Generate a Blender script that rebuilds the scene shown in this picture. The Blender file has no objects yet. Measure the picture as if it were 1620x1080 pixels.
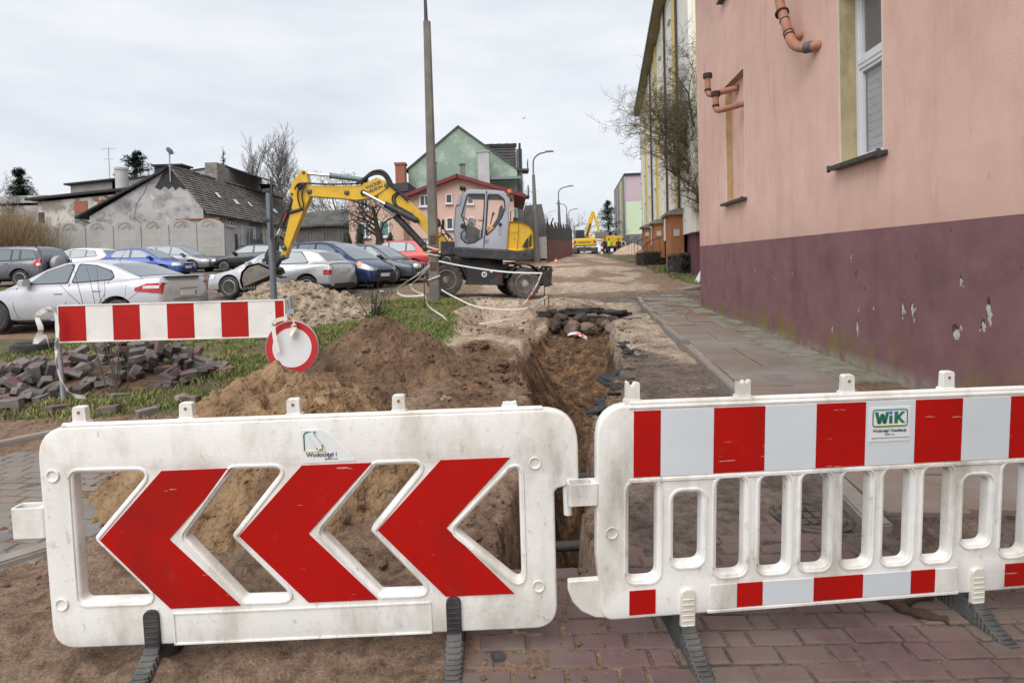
import bpy, bmesh, math, random
import numpy as np
from mathutils import Vector, Matrix

S = bpy.context.scene
COL = S.collection
R_ = math.radians
PI = math.pi

# ------------------------------------------------------------------ camera, sky, sun, exposure
CF, CCX, CCY, CH, CP, CR = 900.0, 810.0, 433.0, 1.6, R_(1.2), R_(-1.5)
cam_d = bpy.data.cameras.new('camera')
cam = bpy.data.objects.new('camera', cam_d)
COL.objects.link(cam)
CM = Matrix.Rotation(PI / 2 - CP, 3, 'X') @ Matrix.Rotation(CR, 3, 'Z')
cam.matrix_world = Matrix.Translation((0, 0, CH)) @ CM.to_4x4()
cam_d.sensor_width = 36.0
cam_d.lens = CF / 1620 * 36.0
cam_d.shift_y = -(540 - CCY) / 1620
cam_d.clip_start = 0.05
cam_d.clip_end = 3000
S.camera = cam

SUN_EL, SUN_AZ = R_(52), R_(200)       # overcast: a very soft sun, behind the camera and to the left
w = bpy.data.worlds.new("World")
S.world = w
w.use_nodes = True
nt = w.node_tree
nt.nodes.clear()
N = nt.nodes.new
LK = nt.links.new
out = N('ShaderNodeOutputWorld')
sky = N('ShaderNodeTexSky')
sky.sky_type = 'NISHITA'
sky.sun_disc = False
sky.sun_elevation = SUN_EL
sky.sun_rotation = SUN_AZ
bg1 = N('ShaderNodeBackground'); bg1.inputs[1].default_value = 0.07
LK(sky.outputs[0], bg1.inputs[0])
tc = N('ShaderNodeTexCoord')
mp = N('ShaderNodeMapping'); mp.inputs['Scale'].default_value = (1.0, 1.0, 3.4)
nz = N('ShaderNodeTexNoise'); nz.inputs['Scale'].default_value = 2.2; nz.inputs['Detail'].default_value = 7; nz.inputs['Roughness'].default_value = .55
rp = N('ShaderNodeValToRGB')
rp.color_ramp.elements[0].position = .32; rp.color_ramp.elements[0].color = (.63, .67, .74, 1)
rp.color_ramp.elements[1].position = .64; rp.color_ramp.elements[1].color = (.85, .87, .90, 1)
LK(tc.outputs['Generated'], mp.inputs[0]); LK(mp.outputs[0], nz.inputs[0]); LK(nz.outputs[0], rp.inputs[0])
bg2 = N('ShaderNodeBackground'); bg2.inputs[1].default_value = .79
LK(rp.outputs[0], bg2.inputs[0])
mx = N('ShaderNodeMixShader'); mx.inputs[0].default_value = .90
LK(bg1.outputs[0], mx.inputs[1]); LK(bg2.outputs[0], mx.inputs[2]); LK(mx.outputs[0], out.inputs[0])

sun_d = bpy.data.lights.new('sun', 'SUN')
sun_d.energy = 2.3
sun_d.angle = R_(60)
sun_d.color = (1.0, .97, .93)
sun = bpy.data.objects.new('sun', sun_d)
COL.objects.link(sun)
_sd = Vector((math.sin(SUN_AZ) * math.cos(SUN_EL), math.cos(SUN_AZ) * math.cos(SUN_EL), math.sin(SUN_EL)))
sun.rotation_euler = (-_sd).to_track_quat('-Z', 'Y').to_euler()

S.view_settings.view_transform = 'Standard'
S.view_settings.look = 'None'
S.view_settings.gamma = 1
S.view_settings.exposure = 0.58
S.view_settings.use_curve_mapping = False
S.render.engine = 'CYCLES'
S.cycles.use_denoising = True
S.cycles.max_bounces = 6
S.cycles.diffuse_bounces = 3
S.cycles.glossy_bounces = 3
S.cycles.transparent_max_bounces = 12

rnd = random.Random(7)

# ------------------------------------------------------------------ helpers
def ray(px, py):
    return CM @ Vector(((px - CCX) / CF, -(py - CCY) / CF, -1.0))
def at(px, py, Y):
    """the point of the place seen at photo pixel (px,py) that lies Y metres ahead"""
    d = ray(px, py); return Vector((0, 0, CH)) + d * (Y / d.y)

class MB:
    def __init__(s): s.v = []; s.f = []; s.m = []
    def add(s, vs, fs, mi=0, M=None):
        o = len(s.v)
        if M is not None: vs = [M @ Vector(p) for p in vs]
        s.v += [tuple(p) for p in vs]
        s.f += [tuple(i + o for i in f) for f in fs]
        s.m += [mi] * len(fs)
        return s
    def box(s, c, d, M=None, mi=0, rz=0, taper=1.0):
        x, y, z = d[0] / 2, d[1] / 2, d[2] / 2
        t = taper
        vs = [(-x, -y, -z), (x, -y, -z), (x, y, -z), (-x, y, -z), (-x * t, -y * t, z), (x * t, -y * t, z), (x * t, y * t, z), (-x * t, y * t, z)]
        T = Matrix.Translation(c) @ Matrix.Rotation(rz, 4, 'Z')
        if M is not None: T = M @ T
        return s.add(vs, [(0, 3, 2, 1), (4, 5, 6, 7), (0, 1, 5, 4), (1, 2, 6, 5), (2, 3, 7, 6), (3, 0, 4, 7)], mi, T)
    def tube(s, pts, r, n=8, caps=True, mi=0, M=None):
        pts = [Vector(p) for p in pts]
        if M is not None: pts = [M @ p for p in pts]
        k = len(pts)
        rs = r if isinstance(r, (list, tuple)) else [r] * k
        up = Vector((0, 0, 1)); vs = []
        pu = None
        for i, p in enumerate(pts):
            t = (pts[min(i + 1, k - 1)] - pts[max(i - 1, 0)])
            if t.length < 1e-9: t = Vector((0, 0, 1))
            t.normalize()
            if pu is None:
                a = up if abs(t.z) < .9 else Vector((1, 0, 0))
                pu = (a - t * a.dot(t)).normalized()
            else:
                q = pu - t * pu.dot(t)
                pu = q.normalized() if q.length > 1e-6 else pu
            b = t.cross(pu)
            for j in range(n):
                a = 2 * PI * j / n
                vs.append(p + (pu * math.cos(a) + b * math.sin(a)) * rs[i])
        fs = []
        for i in range(k - 1):
            for j in range(n):
                j2 = (j + 1) % n
                fs.append((i * n + j, i * n + j2, (i + 1) * n + j2, (i + 1) * n + j))
        if caps:
            fs.append(tuple(range(n - 1, -1, -1))); fs.append(tuple((k - 1) * n + j for j in range(n)))
        return s.add(vs, fs, mi)
    def cyl(s, a, b, r, r2=None, n=16, mi=0, M=None): return s.tube([a, b], [r, r if r2 is None else r2], n, True, mi, M)
    def lathe(s, prof, n=24, axis='Z', c=(0, 0, 0), M=None, mi=0, closed=False, caps=True):
        vs = []
        for r, h in prof:
            for j in range(n):
                a = 2 * PI * j / n; u, v = r * math.cos(a), r * math.sin(a)
                p = {'Z': (u, v, h), 'Y': (u, h, v), 'X': (h, u, v)}[axis]
                vs.append((p[0] + c[0], p[1] + c[1], p[2] + c[2]))
        fs = []; k = len(prof)
        for i in range(k if closed else k - 1):
            i2 = (i + 1) % k
            for j in range(n):
                j2 = (j + 1) % n
                q = (i * n + j, i * n + j2, i2 * n + j2, i2 * n + j)
                fs.append(q if axis != 'Y' else q[::-1])
        if not closed and caps:
            if prof[0][0] > 1e-6: fs.append(tuple(range(n))[::-1])
            if prof[-1][0] > 1e-6: fs.append(tuple((k - 1) * n + j for j in range(n)))
        return s.add(vs, fs, mi, M)
    def prism(s, poly, a, b, plane='XZ', M=None, mi=0):
        """2-D outline given a thickness from a to b along the plane's normal"""
        def P(u, v, w): return {'XZ': (u, w, v), 'XY': (u, v, w), 'YZ': (w, u, v)}[plane]
        n = len(poly)
        vs = [P(u, v, a) for u, v in poly] + [P(u, v, b) for u, v in poly]
        fs = [tuple(range(n)), tuple(range(2 * n - 1, n - 1, -1))] + [(i, i + n, (i + 1) % n + n, (i + 1) % n) for i in range(n)]
        return s.add(vs, fs, mi, M)
    def loft(s, rings, closed=True, caps=True, mi=0, M=None):
        n = len(rings[0]); vs = [p for r in rings for p in r]; fs = []
        for i in range(len(rings) - 1):
            for j in range(n if closed else n - 1):
                j2 = (j + 1) % n
                fs.append((i * n + j, i * n + j2, (i + 1) * n + j2, (i + 1) * n + j))
        if caps: fs.append(tuple(range(n - 1, -1, -1))); fs.append(tuple((len(rings) - 1) * n + j for j in range(n)))
        return s.add(vs, fs, mi, M)
    def rock(s, c, d, seed, n=2, mi=0, M=None, rough=.22):
        bm = bmesh.new(); bmesh.ops.create_icosphere(bm, subdivisions=n, radius=1)
        rr = random.Random(seed); ks = [(Vector((rr.gauss(0, 1), rr.gauss(0, 1), rr.gauss(0, 1))).normalized(), rr.uniform(.55, .95)) for _ in range(9)]
        vs = []
        for v in bm.verts:
            p = v.co.normalized(); h = 1.0
            for k, t in ks:
                dd = p.dot(k)
                if dd > t: h = min(h, t / dd)
            h *= 1 + rough * .3 * rr.uniform(-1, 1)
            vs.append((c[0] + p.x * h * d[0], c[1] + p.y * h * d[1], c[2] + p.z * h * d[2]))
        fs = [tuple(v.index for v in f.verts) for f in bm.faces]
        bm.free()
        return s.add(vs, fs, mi, M)
    def mesh(s, name, mats, smooth=None, fix=False):
        me = bpy.data.meshes.new(name)
        me.from_pydata(s.v, [], s.f)
        if not isinstance(mats, (list, tuple)): mats = [mats]
        for m in mats: me.materials.append(m)
        if len(mats) > 1: me.polygons.foreach_set('material_index', s.m)
        if fix:
            bm = bmesh.new(); bm.from_mesh(me); bmesh.ops.recalc_face_normals(bm, faces=bm.faces); bm.to_mesh(me); bm.free()
        me.update()
        if smooth is not None:
            me.polygons.foreach_set('use_smooth', [True] * len(me.polygons))
            me.set_sharp_from_angle(angle=R_(smooth))
        return me
    def build(s, name, mats, parent=None, smooth=None, bevel=0, fix=True, loc=None):
        o = bpy.data.objects.new(name, s.mesh(name, mats, smooth, fix))
        COL.objects.link(o)
        if parent is not None: o.parent = parent
        if loc is not None: o.location = loc
        if bevel:
            b = o.modifiers.new('bevel', 'BEVEL'); b.width = bevel; b.segments = 2; b.limit_method = 'ANGLE'; b.angle_limit = R_(40)
            if smooth is None:
                o.data.polygons.foreach_set('use_smooth', [True] * len(o.data.polygons)); o.data.set_sharp_from_angle(angle=R_(50)); b.harden_normals = False
        return o

def link_mesh(name, me, parent=None, M=None):
    o = bpy.data.objects.new(name, me); COL.objects.link(o)
    if parent is not None: o.parent = parent
    if M is not None: o.matrix_local = M
    return o
def tag(o, label=None, cat=None, group=None, kind=None):
    if label: o['label'] = label
    if cat: o['category'] = cat
    if group: o['group'] = group
    if kind: o['kind'] = kind
    return o
def thing(name, label, cat, loc=(0, 0, 0), rz=0, group=None, M=None):
    o = bpy.data.objects.new(name, None); COL.objects.link(o)
    o.empty_display_size = .2
    if M is not None: o.matrix_world = M
    else: o.location = loc; o.rotation_euler = (0, 0, rz)
    return tag(o, label, cat, group)
def copy_tree(o, parent=None):
    c = o.copy(); COL.objects.link(c)
    if parent is not None: c.parent = parent
    for ch in list(o.children): copy_tree(ch, c)
    return c
def roundpoly(pts, r, n=5):
    out = []; k = len(pts)
    for i in range(k):
        p = Vector(pts[i][:2]); a = Vector(pts[i - 1][:2]); b = Vector(pts[(i + 1) % k][:2])
        rr = pts[i][2] if len(pts[i]) > 2 else r
        da = (a - p); db = (b - p); la, lb = da.length, db.length; da.normalize(); db.normalize()
        ang = da.angle(db); t = min(rr / math.tan(ang / 2), la * .48, lb * .48)
        if t < 1e-4: out.append(tuple(p)); continue
        p0, p1 = p + da * t, p + db * t
        for j in range(n + 1):
            u = j / n; q = p0 * (1 - u) ** 2 + p * 2 * u * (1 - u) + p1 * u ** 2
            out.append(tuple(q))
    return out
def plate(name, outer, holes, thick, bev, mats, parent=None, y=0, smooth=35):
    """flat moulded body in the XZ plane with real openings and rounded edges"""
    cu = bpy.data.curves.new(name, 'CURVE'); cu.dimensions = '2D'; cu.fill_mode = 'BOTH'
    cu.extrude = max(thick / 2 - bev, 1e-4); cu.bevel_depth = bev; cu.bevel_resolution = 2; cu.offset = -bev
    for L in [outer] + list(holes):
        sp = cu.splines.new('POLY'); sp.points.add(len(L) - 1); sp.use_cyclic_u = True
        for i, p in enumerate(L): sp.points[i].co = (p[0], p[1], 0, 1)
    co = bpy.data.objects.new(name, cu)
    me = bpy.data.meshes.new_from_object(co)
    bpy.data.objects.remove(co); bpy.data.curves.remove(cu)
    me.transform(Matrix.Translation((0, y, 0)) @ Matrix.Rotation(PI / 2, 4, 'X'))
    me.name = name
    me.materials.clear()
    me.materials.append(mats)
    bm = bmesh.new(); bm.from_mesh(me); bmesh.ops.remove_doubles(bm, verts=bm.verts, dist=1e-5); bmesh.ops.recalc_face_normals(bm, faces=bm.faces); bm.to_mesh(me); bm.free()
    me.polygons.foreach_set('use_smooth', [True] * len(me.polygons)); me.set_sharp_from_angle(angle=R_(smooth))
    return link_mesh(name, me, parent)
def text(name, body, size, mat, parent, M, ext=.001, xs=1.0, align='LEFT', bold=0):
    cu = bpy.data.curves.new(name, 'FONT'); cu.body = body; cu.size = size; cu.extrude = ext; cu.align_x = align; cu.offset = bold
    co = bpy.data.objects.new(name, cu); me = bpy.data.meshes.new_from_object(co)
    bpy.data.objects.remove(co); bpy.data.curves.remove(cu)
    me.transform(Matrix.Diagonal((xs, 1, 1, 1))); me.materials.clear(); me.materials.append(mat); me.name = name
    return link_mesh(name, me, parent, M)
XZ = Matrix.Rotation(PI / 2, 4, 'X')     # lays a text or XY outline upright, facing -Y
def spline(pts, n=6):
    pts = [Vector(p) for p in pts]; out = []
    for i in range(len(pts) - 1):
        p0 = pts[max(i - 1, 0)]; p1 = pts[i]; p2 = pts[i + 1]; p3 = pts[min(i + 2, len(pts) - 1)]
        for j in range(n):
            t = j / n
            out.append(.5 * ((2 * p1) + (p2 - p0) * t + (2 * p0 - 5 * p1 + 4 * p2 - p3) * t * t + (-p0 + 3 * p1 - 3 * p2 + p3) * t ** 3))
    out.append(pts[-1]); return out

# ------------------------------------------------------------------ value noise (numpy) for terrain and heaps
def _h(ix, iy, s):
    n = (ix * 374761393 + iy * 668265263 + s * 1442695041).astype(np.int64) & 0xffffffff
    n = ((n ^ (n >> 13)) * 1274126177) & 0xffffffff
    n = n ^ (n >> 16)
    return (n & 0xffff) / 65535.0
def vn(x, y, s=0):
    x = np.asarray(x, float); y = np.asarray(y, float)
    ix = np.floor(x).astype(np.int64); iy = np.floor(y).astype(np.int64)
    fx = x - ix; fy = y - iy
    fx = fx * fx * (3 - 2 * fx); fy = fy * fy * (3 - 2 * fy)
    a = _h(ix, iy, s); b = _h(ix + 1, iy, s); c = _h(ix, iy + 1, s); d = _h(ix + 1, iy + 1, s)
    return (a + (b - a) * fx) * (1 - fy) + (c + (d - c) * fx) * fy
def fbm(x, y, s=0, o=4, g=.5):
    t = 0; a = 1; n = 0
    for k in range(o):
        t = t + a * (vn(np.asarray(x) * 2 ** k, np.asarray(y) * 2 ** k, s + k * 17) - .5); n += a; a *= g
    return t / n * 2
def sst(a, b, x):
    t = np.clip((np.asarray(x, float) - a) / (b - a), 0, 1); return t * t * (3 - 2 * t)

# ------------------------------------------------------------------ materials
def objco(t, tcn):
    # object coordinates shifted by where the object stands, so that copies of one piece do not repeat their pattern
    oi = t.nodes.new('ShaderNodeObjectInfo'); va_ = t.nodes.new('ShaderNodeVectorMath'); va_.operation = 'ADD'
    t.links.new(tcn.outputs['Object'], va_.inputs[0]); t.links.new(oi.outputs['Location'], va_.inputs[1]); return va_.outputs[0]
MT = {}
def mat(name, col, rough=.7, var=.12, sc=6., bump=0., bs=60., metal=0., col2=None, spec=.5, coat=0., det=6, bdist=.01, pos=(.35, .65)):
    if name in MT: return MT[name]
    m = bpy.data.materials.new(name); m.use_nodes = True; t = m.node_tree; b = t.nodes['Principled BSDF']
    b.inputs['Roughness'].default_value = rough; b.inputs['Metallic'].default_value = metal
    b.inputs['Specular IOR Level'].default_value = spec; b.inputs['Coat Weight'].default_value = coat
    tcn = t.nodes.new('ShaderNodeTexCoord'); oc = objco(t, tcn)
    nzn = t.nodes.new('ShaderNodeTexNoise'); nzn.inputs['Scale'].default_value = sc; nzn.inputs['Detail'].default_value = det; nzn.inputs['Roughness'].default_value = .6
    r = t.nodes.new('ShaderNodeValToRGB')
    c2 = col2 or tuple(min(1, c * (1 + var)) for c in col)
    c1 = col if col2 else tuple(c * (1 - var) for c in col)
    r.color_ramp.elements[0].position = pos[0]; r.color_ramp.elements[0].color = (*c1, 1)
    r.color_ramp.elements[1].position = pos[1]; r.color_ramp.elements[1].color = (*c2, 1)
    t.links.new(oc, nzn.inputs['Vector']); t.links.new(nzn.outputs[0], r.inputs[0]); t.links.new(r.outputs[0], b.inputs['Base Color'])
    if bump:
        n2 = t.nodes.new('ShaderNodeTexNoise'); n2.inputs['Scale'].default_value = bs; n2.inputs['Detail'].default_value = 4
        bp = t.nodes.new('ShaderNodeBump'); bp.inputs['Strength'].default_value = bump; bp.inputs['Distance'].default_value = bdist
        t.links.new(tcn.outputs['Object'], n2.inputs['Vector']); t.links.new(n2.outputs[0], bp.inputs['Height']); t.links.new(bp.outputs[0], b.inputs['Normal'])
    MT[name] = m; return m
def grime(m, col, sc=5., lo=.52, hi=.68, fac=.8, stretch=(1, 1, 1), det=8, seed=0.0, zfade=None, rough=None):
    """a second layer of dirt or stain with a noise outline over a material's colour; zfade=(z0,z1) keeps it near the foot"""
    t = m.node_tree; b = t.nodes['Principled BSDF']; src = b.inputs['Base Color'].links[0].from_socket
    tcn = t.nodes.new('ShaderNodeTexCoord'); mpn = t.nodes.new('ShaderNodeMapping'); mpn.inputs['Scale'].default_value = stretch; mpn.inputs['Location'].default_value = (seed, seed * 1.7, seed * .3)
    n = t.nodes.new('ShaderNodeTexNoise'); n.inputs['Scale'].default_value = sc; n.inputs['Detail'].default_value = det; n.inputs['Roughness'].default_value = .65
    mr = t.nodes.new('ShaderNodeMapRange'); mr.inputs[1].default_value = lo; mr.inputs[2].default_value = hi; mr.inputs[3].default_value = 0; mr.inputs[4].default_value = fac
    t.links.new(objco(t, tcn), mpn.inputs[0]); t.links.new(mpn.outputs[0], n.inputs[0]); t.links.new(n.outputs[0], mr.inputs[0])
    f = mr.outputs[0]
    if zfade:
        sx = t.nodes.new('ShaderNodeSeparateXYZ'); t.links.new(tcn.outputs['Object'], sx.inputs[0])
        m2 = t.nodes.new('ShaderNodeMapRange'); m2.inputs[1].default_value = zfade[0]; m2.inputs[2].default_value = zfade[1]; m2.inputs[3].default_value = 1; m2.inputs[4].default_value = 0
        t.links.new(sx.outputs[2], m2.inputs[0])
        mu = t.nodes.new('ShaderNodeMath'); mu.operation = 'MULTIPLY'; t.links.new(f, mu.inputs[0]); t.links.new(m2.outputs[0], mu.inputs[1]); f = mu.outputs[0]
    mxn = t.nodes.new('ShaderNodeMix'); mxn.data_type = 'RGBA'; mxn.inputs[7].default_value = (*col, 1)
    t.links.new(f, mxn.inputs[0]); t.links.new(src, mxn.inputs[6]); t.links.new(mxn.outputs[2], b.inputs['Base Color'])
    return m
def glassy(name, col, rough=.06, metal=.0, alpha=1.0):
    if name in MT: return MT[name]
    m = bpy.data.materials.new(name); m.use_nodes = True; b = m.node_tree.nodes['Principled BSDF']
    b.inputs['Base Color'].default_value = (*col, 1); b.inputs['Roughness'].default_value = rough; b.inputs['Metallic'].default_value = metal
    b.inputs['Specular IOR Level'].default_value = .8; b.inputs['Alpha'].default_value = alpha
    MT[name] = m; return m

white_plastic = grime(grime(grime(mat('white_plastic', (.78, .78, .76), .42, .03, 3, .12, 90), (.42, .40, .31), 4.5, .46, .70, .70, (1, 1, .45)), (.20, .19, .13), 30, .60, .76, .65, (1, 1, .6), seed=3), (.13, .115, .09), 3.2, .56, .76, .65, (1.2, 1, .35), seed=6, det=12)
red_sheet = grime(mat('red_reflective', (.40, .006, .004), .5, .06, 2, .05, 200, spec=.22), (.36, .06, .05), 11, .62, .8, .4, seed=2)
red_sheet = grime(grime(red_sheet, (.20, .012, .010), 3.5, .5, .7, .6, (1, 1, .5), seed=11), (.62, .30, .27), 16, .70, .715, .75, (.25, 1, 2.2), seed=4, det=3)
white_sheet = grime(mat('white_reflective', (.60, .66, .70), .40, .03, 3, .05, 200), (.3, .3, .27), 13, .66, .8, .6, seed=5)
old_red = grime(mat('worn_red_paint', (.38, .010, .008), .5, .08, 4, spec=.25), (.18, .03, .03), 9, .66, .78, .6)
old_white = grime(grime(mat('worn_white_paint', (.70, .69, .66), .5, .05, 4), (.14, .12, .10), 18, .66, .72, .8, (1, 1, .4), seed=3), (.45, .43, .38), 3, .5, .7, .5)
black_rubber = grime(mat('black_rubber', (.028, .028, .030), .75, .2, 20, .3, 120), (.13, .12, .11), 7, .5, .8, .5)
dark_plastic = grime(mat('grey_rubber', (.055, .057, .058), .8, .2, 14, .4, 90), (.20, .19, .17), 6, .45, .75, .6)
tyre_m = grime(mat('tyre_rubber', (.03, .03, .031), .85, .2, 12, .2, 60), (.14, .115, .09), 5, .45, .75, .55)
steel = grime(mat('galvanised_steel', (.33, .35, .37), .5, .1, 9, metal=.3), (.24, .19, .15), 8, .6, .8, .5)
dark_metal = mat('dark_metal', (.04, .042, .045), .5, .2, 12, metal=.2)
chrome = mat('polished_rod', (.7, .7, .7), .18, .05, 8, metal=.9)
concrete = grime(mat('concrete', (.36, .34, .31), .9, .12, 5, .35, 70), (.17, .155, .135), 4, .5, .75, .6)

# ================================================================== GROUND
_ZR = ([-50, 3, 6, 10, 15, 18, 25, 35, 65, 100, 300, 2000], [0, 0, .06, .12, .2, .42, .85, 1.25, 2.2, 3.0, 5.0, 8.0])
_ZL = ([-50, 4, 6.5, 9, 12, 16, 18, 25, 27, 30, 40, 65, 100, 300, 2000], [0, .02, .1, .2, .36, .62, .78, 1.13, 1.28, 1.45, 1.9, 2.45, 3.0, 5.0, 8.0])
_YT = [2.6, 2.95, 4, 5.5, 6.5, 8.35, 9.5, 11, 12.4, 13.8]
_XL = [-.16, -.14, .0, .16, .12, .02, .05, .2, .45, .75]
_XR = [.34, .36, .5, .76, 1.06, 1.72, 1.86, 1.98, 2.2, 2.5]
_TD = [1.45, 1.55, 1.6, 1.6, 1.5, 1.35, 1.15, .85, .5, .25]
def wall_x(y): return 3.72 + .079 * np.asarray(y, float)
def kerb_x(y): return 1.62 + .128 * np.asarray(y, float)
def surf(x, y):
    x = np.asarray(x, float); y = np.asarray(y, float)
    t = sst(-2.5, 1.0, x)
    z = np.interp(y, *_ZL) * (1 - t) + np.interp(y, *_ZR) * t
    z = z + .16 * np.exp(-((x + 2.3) / 1.5) ** 2 - ((y - 13.0) / 2.2) ** 2)                # the grassy verge
    e = 1 - sst(.62, 1.25, np.hypot((x + .55) / 3.0, (y - 16.1) / 2.6))                     # hard standing under the excavator
    z = z * (1 - e) + (.645 - .055 * (x + .72)) * e
    return z
def walk_w(x, y): return sst(-.03, .03, x - kerb_x(y)) * sst(2.9, 3.3, y) * (1 - sst(15.5, 17.5, y))
def trench(x, y, rag=True, sides=False):
    x = np.asarray(x, float); y = np.asarray(y, float)
    r = .26 * fbm(y * 1.5, x * .5, 31, 5, .6) * sst(3, 5, y) if rag else 0
    r2 = .30 * fbm(y * 1.7, x * .5, 53, 5, .6) * sst(3, 5, y) if rag else 0
    l = np.interp(y, _YT, _XL) + r; rr = np.interp(y, _YT, _XR) + r2
    ends = np.minimum((y - 2.93) * 2.0, (13.9 - y) * .8 + .2 * fbm(x * 2, y * 2, 8))
    if sides: return np.minimum(x - l, ends), np.minimum(rr - x, ends)
    return np.minimum(np.minimum(x - l, rr - x), ends)
def ground_z(x, y, fine=True):
    x = np.asarray(x, float); y = np.asarray(y, float)
    z = surf(x, y)
    near = 1 - sst(60, 130, np.hypot(x, y))
    walk = walk_w(x, y)
    pave = sst(-.1, .1, -2.45 - x) * (1 - sst(5.0, 5.4, y + .1 * x)) + sst(2.7, 3.2, x + 3.2 - y * 1.0) * (1 - sst(2.9, 3.3, y)) * sst(-.9, .2, x + .25 * fbm(y * 3, x, 5))
    brk = sst(-.9, .0, x) * (1 - sst(2.9, 3.2, y)) * sst(1.0, 1.7, y)
    pave = np.clip(pave + brk, 0, 1)
    rough = (1 - walk * .8) * (1 - pave * .9) * near
    z = z + rough * (.035 * fbm(x * .9, y * .9, 1, 3) + .028 * fbm(x * 3.1, y * 2.4, 2, 4) + .04 * fbm(x * 9, y * 8, 3, 3, .6) * (.3 + vn(x * .8, y * .8, 4)))
    # wheel ruts of the far, churned road and of the car park
    z = z + near * sst(14, 19, y) * .05 * fbm(x * .9, y * .45, 12, 4)
    left = (1 - sst(-1.0, -.1, x)) * sst(1.2, 1.8, y) * (1 - sst(4.5, 6, y)) * sst(-3.0, -2.3, x)
    z = z + left * (.35 + .65 * sst(2.7, 3.4, y)) * (-.055 + .17 * np.abs(fbm(x * 1.5 + .5 * y, y * 3.6, 21, 5, .6)) + .075 * fbm(x * 6, y * 9, 22, 4, .7) + .03 * fbm(x * 19, y * 22, 27, 2) + .02 * np.sin(24 * (y + .25 * x + .1 * fbm(x, y, 25))) * sst(.1, .5, fbm(x * .8, y * .8, 26, 2)))
    z = z + walk * .09 + (1 - walk) * 0
    # earth thrown up left of the trench
    z = z + .07 * np.exp(-((x + .55) / .55) ** 2) * sst(4.2, 6, y) * (1 - sst(9.5, 11, y)) * (1 + .9 * fbm(x * 2.5, y * 1.6, 41, 4))
    # the pit in front of the excavator
    pit = sst(0, .45, np.minimum(np.minimum(x + 1.15 + .15 * fbm(y * 2, x, 6), (1.0 - x) * .5), np.minimum((y - 11.6) * .5, (14.7 - y) * .7)))
    z = z - .34 * pit
    wob = .07 * fbm(x * 5, y * 5, 61, 4, .6)
    il, ir = trench(x, y, sides=True)
    sl = .12 + .22 * vn(y * .9, x * .3, 71) + .62 * np.exp(-((y - 8.6) / 2.2) ** 2)
    sr = .10 + .22 * vn(y * 1.1, x * .3, 73) + .38 * np.exp(-((y - 7.4) / 1.6) ** 2)
    f = np.clip((il + wob) / sl, 0, 1) ** .8 * np.clip((ir + wob) / sr, 0, 1) ** .7
    # clods and slumped lumps left of the cut
    lump = np.exp(-((x + .45) / .75) ** 2) * sst(3.8, 5, y) * (1 - sst(9, 10.5, y)) * (f < .3)
    z = z + lump * (.10 * np.abs(fbm(x * 3.2, y * 2.6, 101, 5, .65)) + .05 * fbm(x * 11, y * 10, 102, 3))
    dp = np.interp(y, _YT, _TD) * (1 + .12 * fbm(x * 1.5, y * 1.5, 9, 3))
    z = z - dp * f + f * (.10 * fbm(x * 4, y * 4, 10, 4, .6) + .05 * fbm(x * 12, y * 11, 11, 3))
    return z
def gz(x, y): return float(ground_z(np.array([x]), np.array([y]))[0])
def gpt(px, py, it=30):
    """where the line of sight through a photo pixel meets the ground"""
    d = ray(px, py); t = 2.0
    lo, hi = 1.0, 200.0
    P0 = Vector((0, 0, CH))
    t = lo
    while t < hi:
        p = P0 + d * t
        if p.z < float(surf(p.x, p.y)): break
        t += .05 * max(1, t * .1)
    return P0 + d * t

def _axis(lo, hi, f0, f1, step, grow, sfun=None):
    a = [f0]
    while a[-1] < f1: a.append(a[-1] + (step if sfun is None else sfun(a[-1])))
    s = a[-1] - a[-2]; up = [a[-1]]
    while up[-1] < hi: s *= grow; up.append(up[-1] + s)
    s = step; dn = [a[0]]
    while dn[-1] > lo: s *= grow; dn.append(dn[-1] - s)
    return np.array(dn[:0:-1] + a + up[1:])
gx = _axis(-900, 900, -3.6, 5.6, .045, 1.09)
gy = _axis(-60, 1500, 1.5, 16, .04, 1.07, lambda y: .03 + .004 * max(0, y - 2))
GX, GY = np.meshgrid(gx, gy)
GZ = ground_z(GX, GY)
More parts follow.
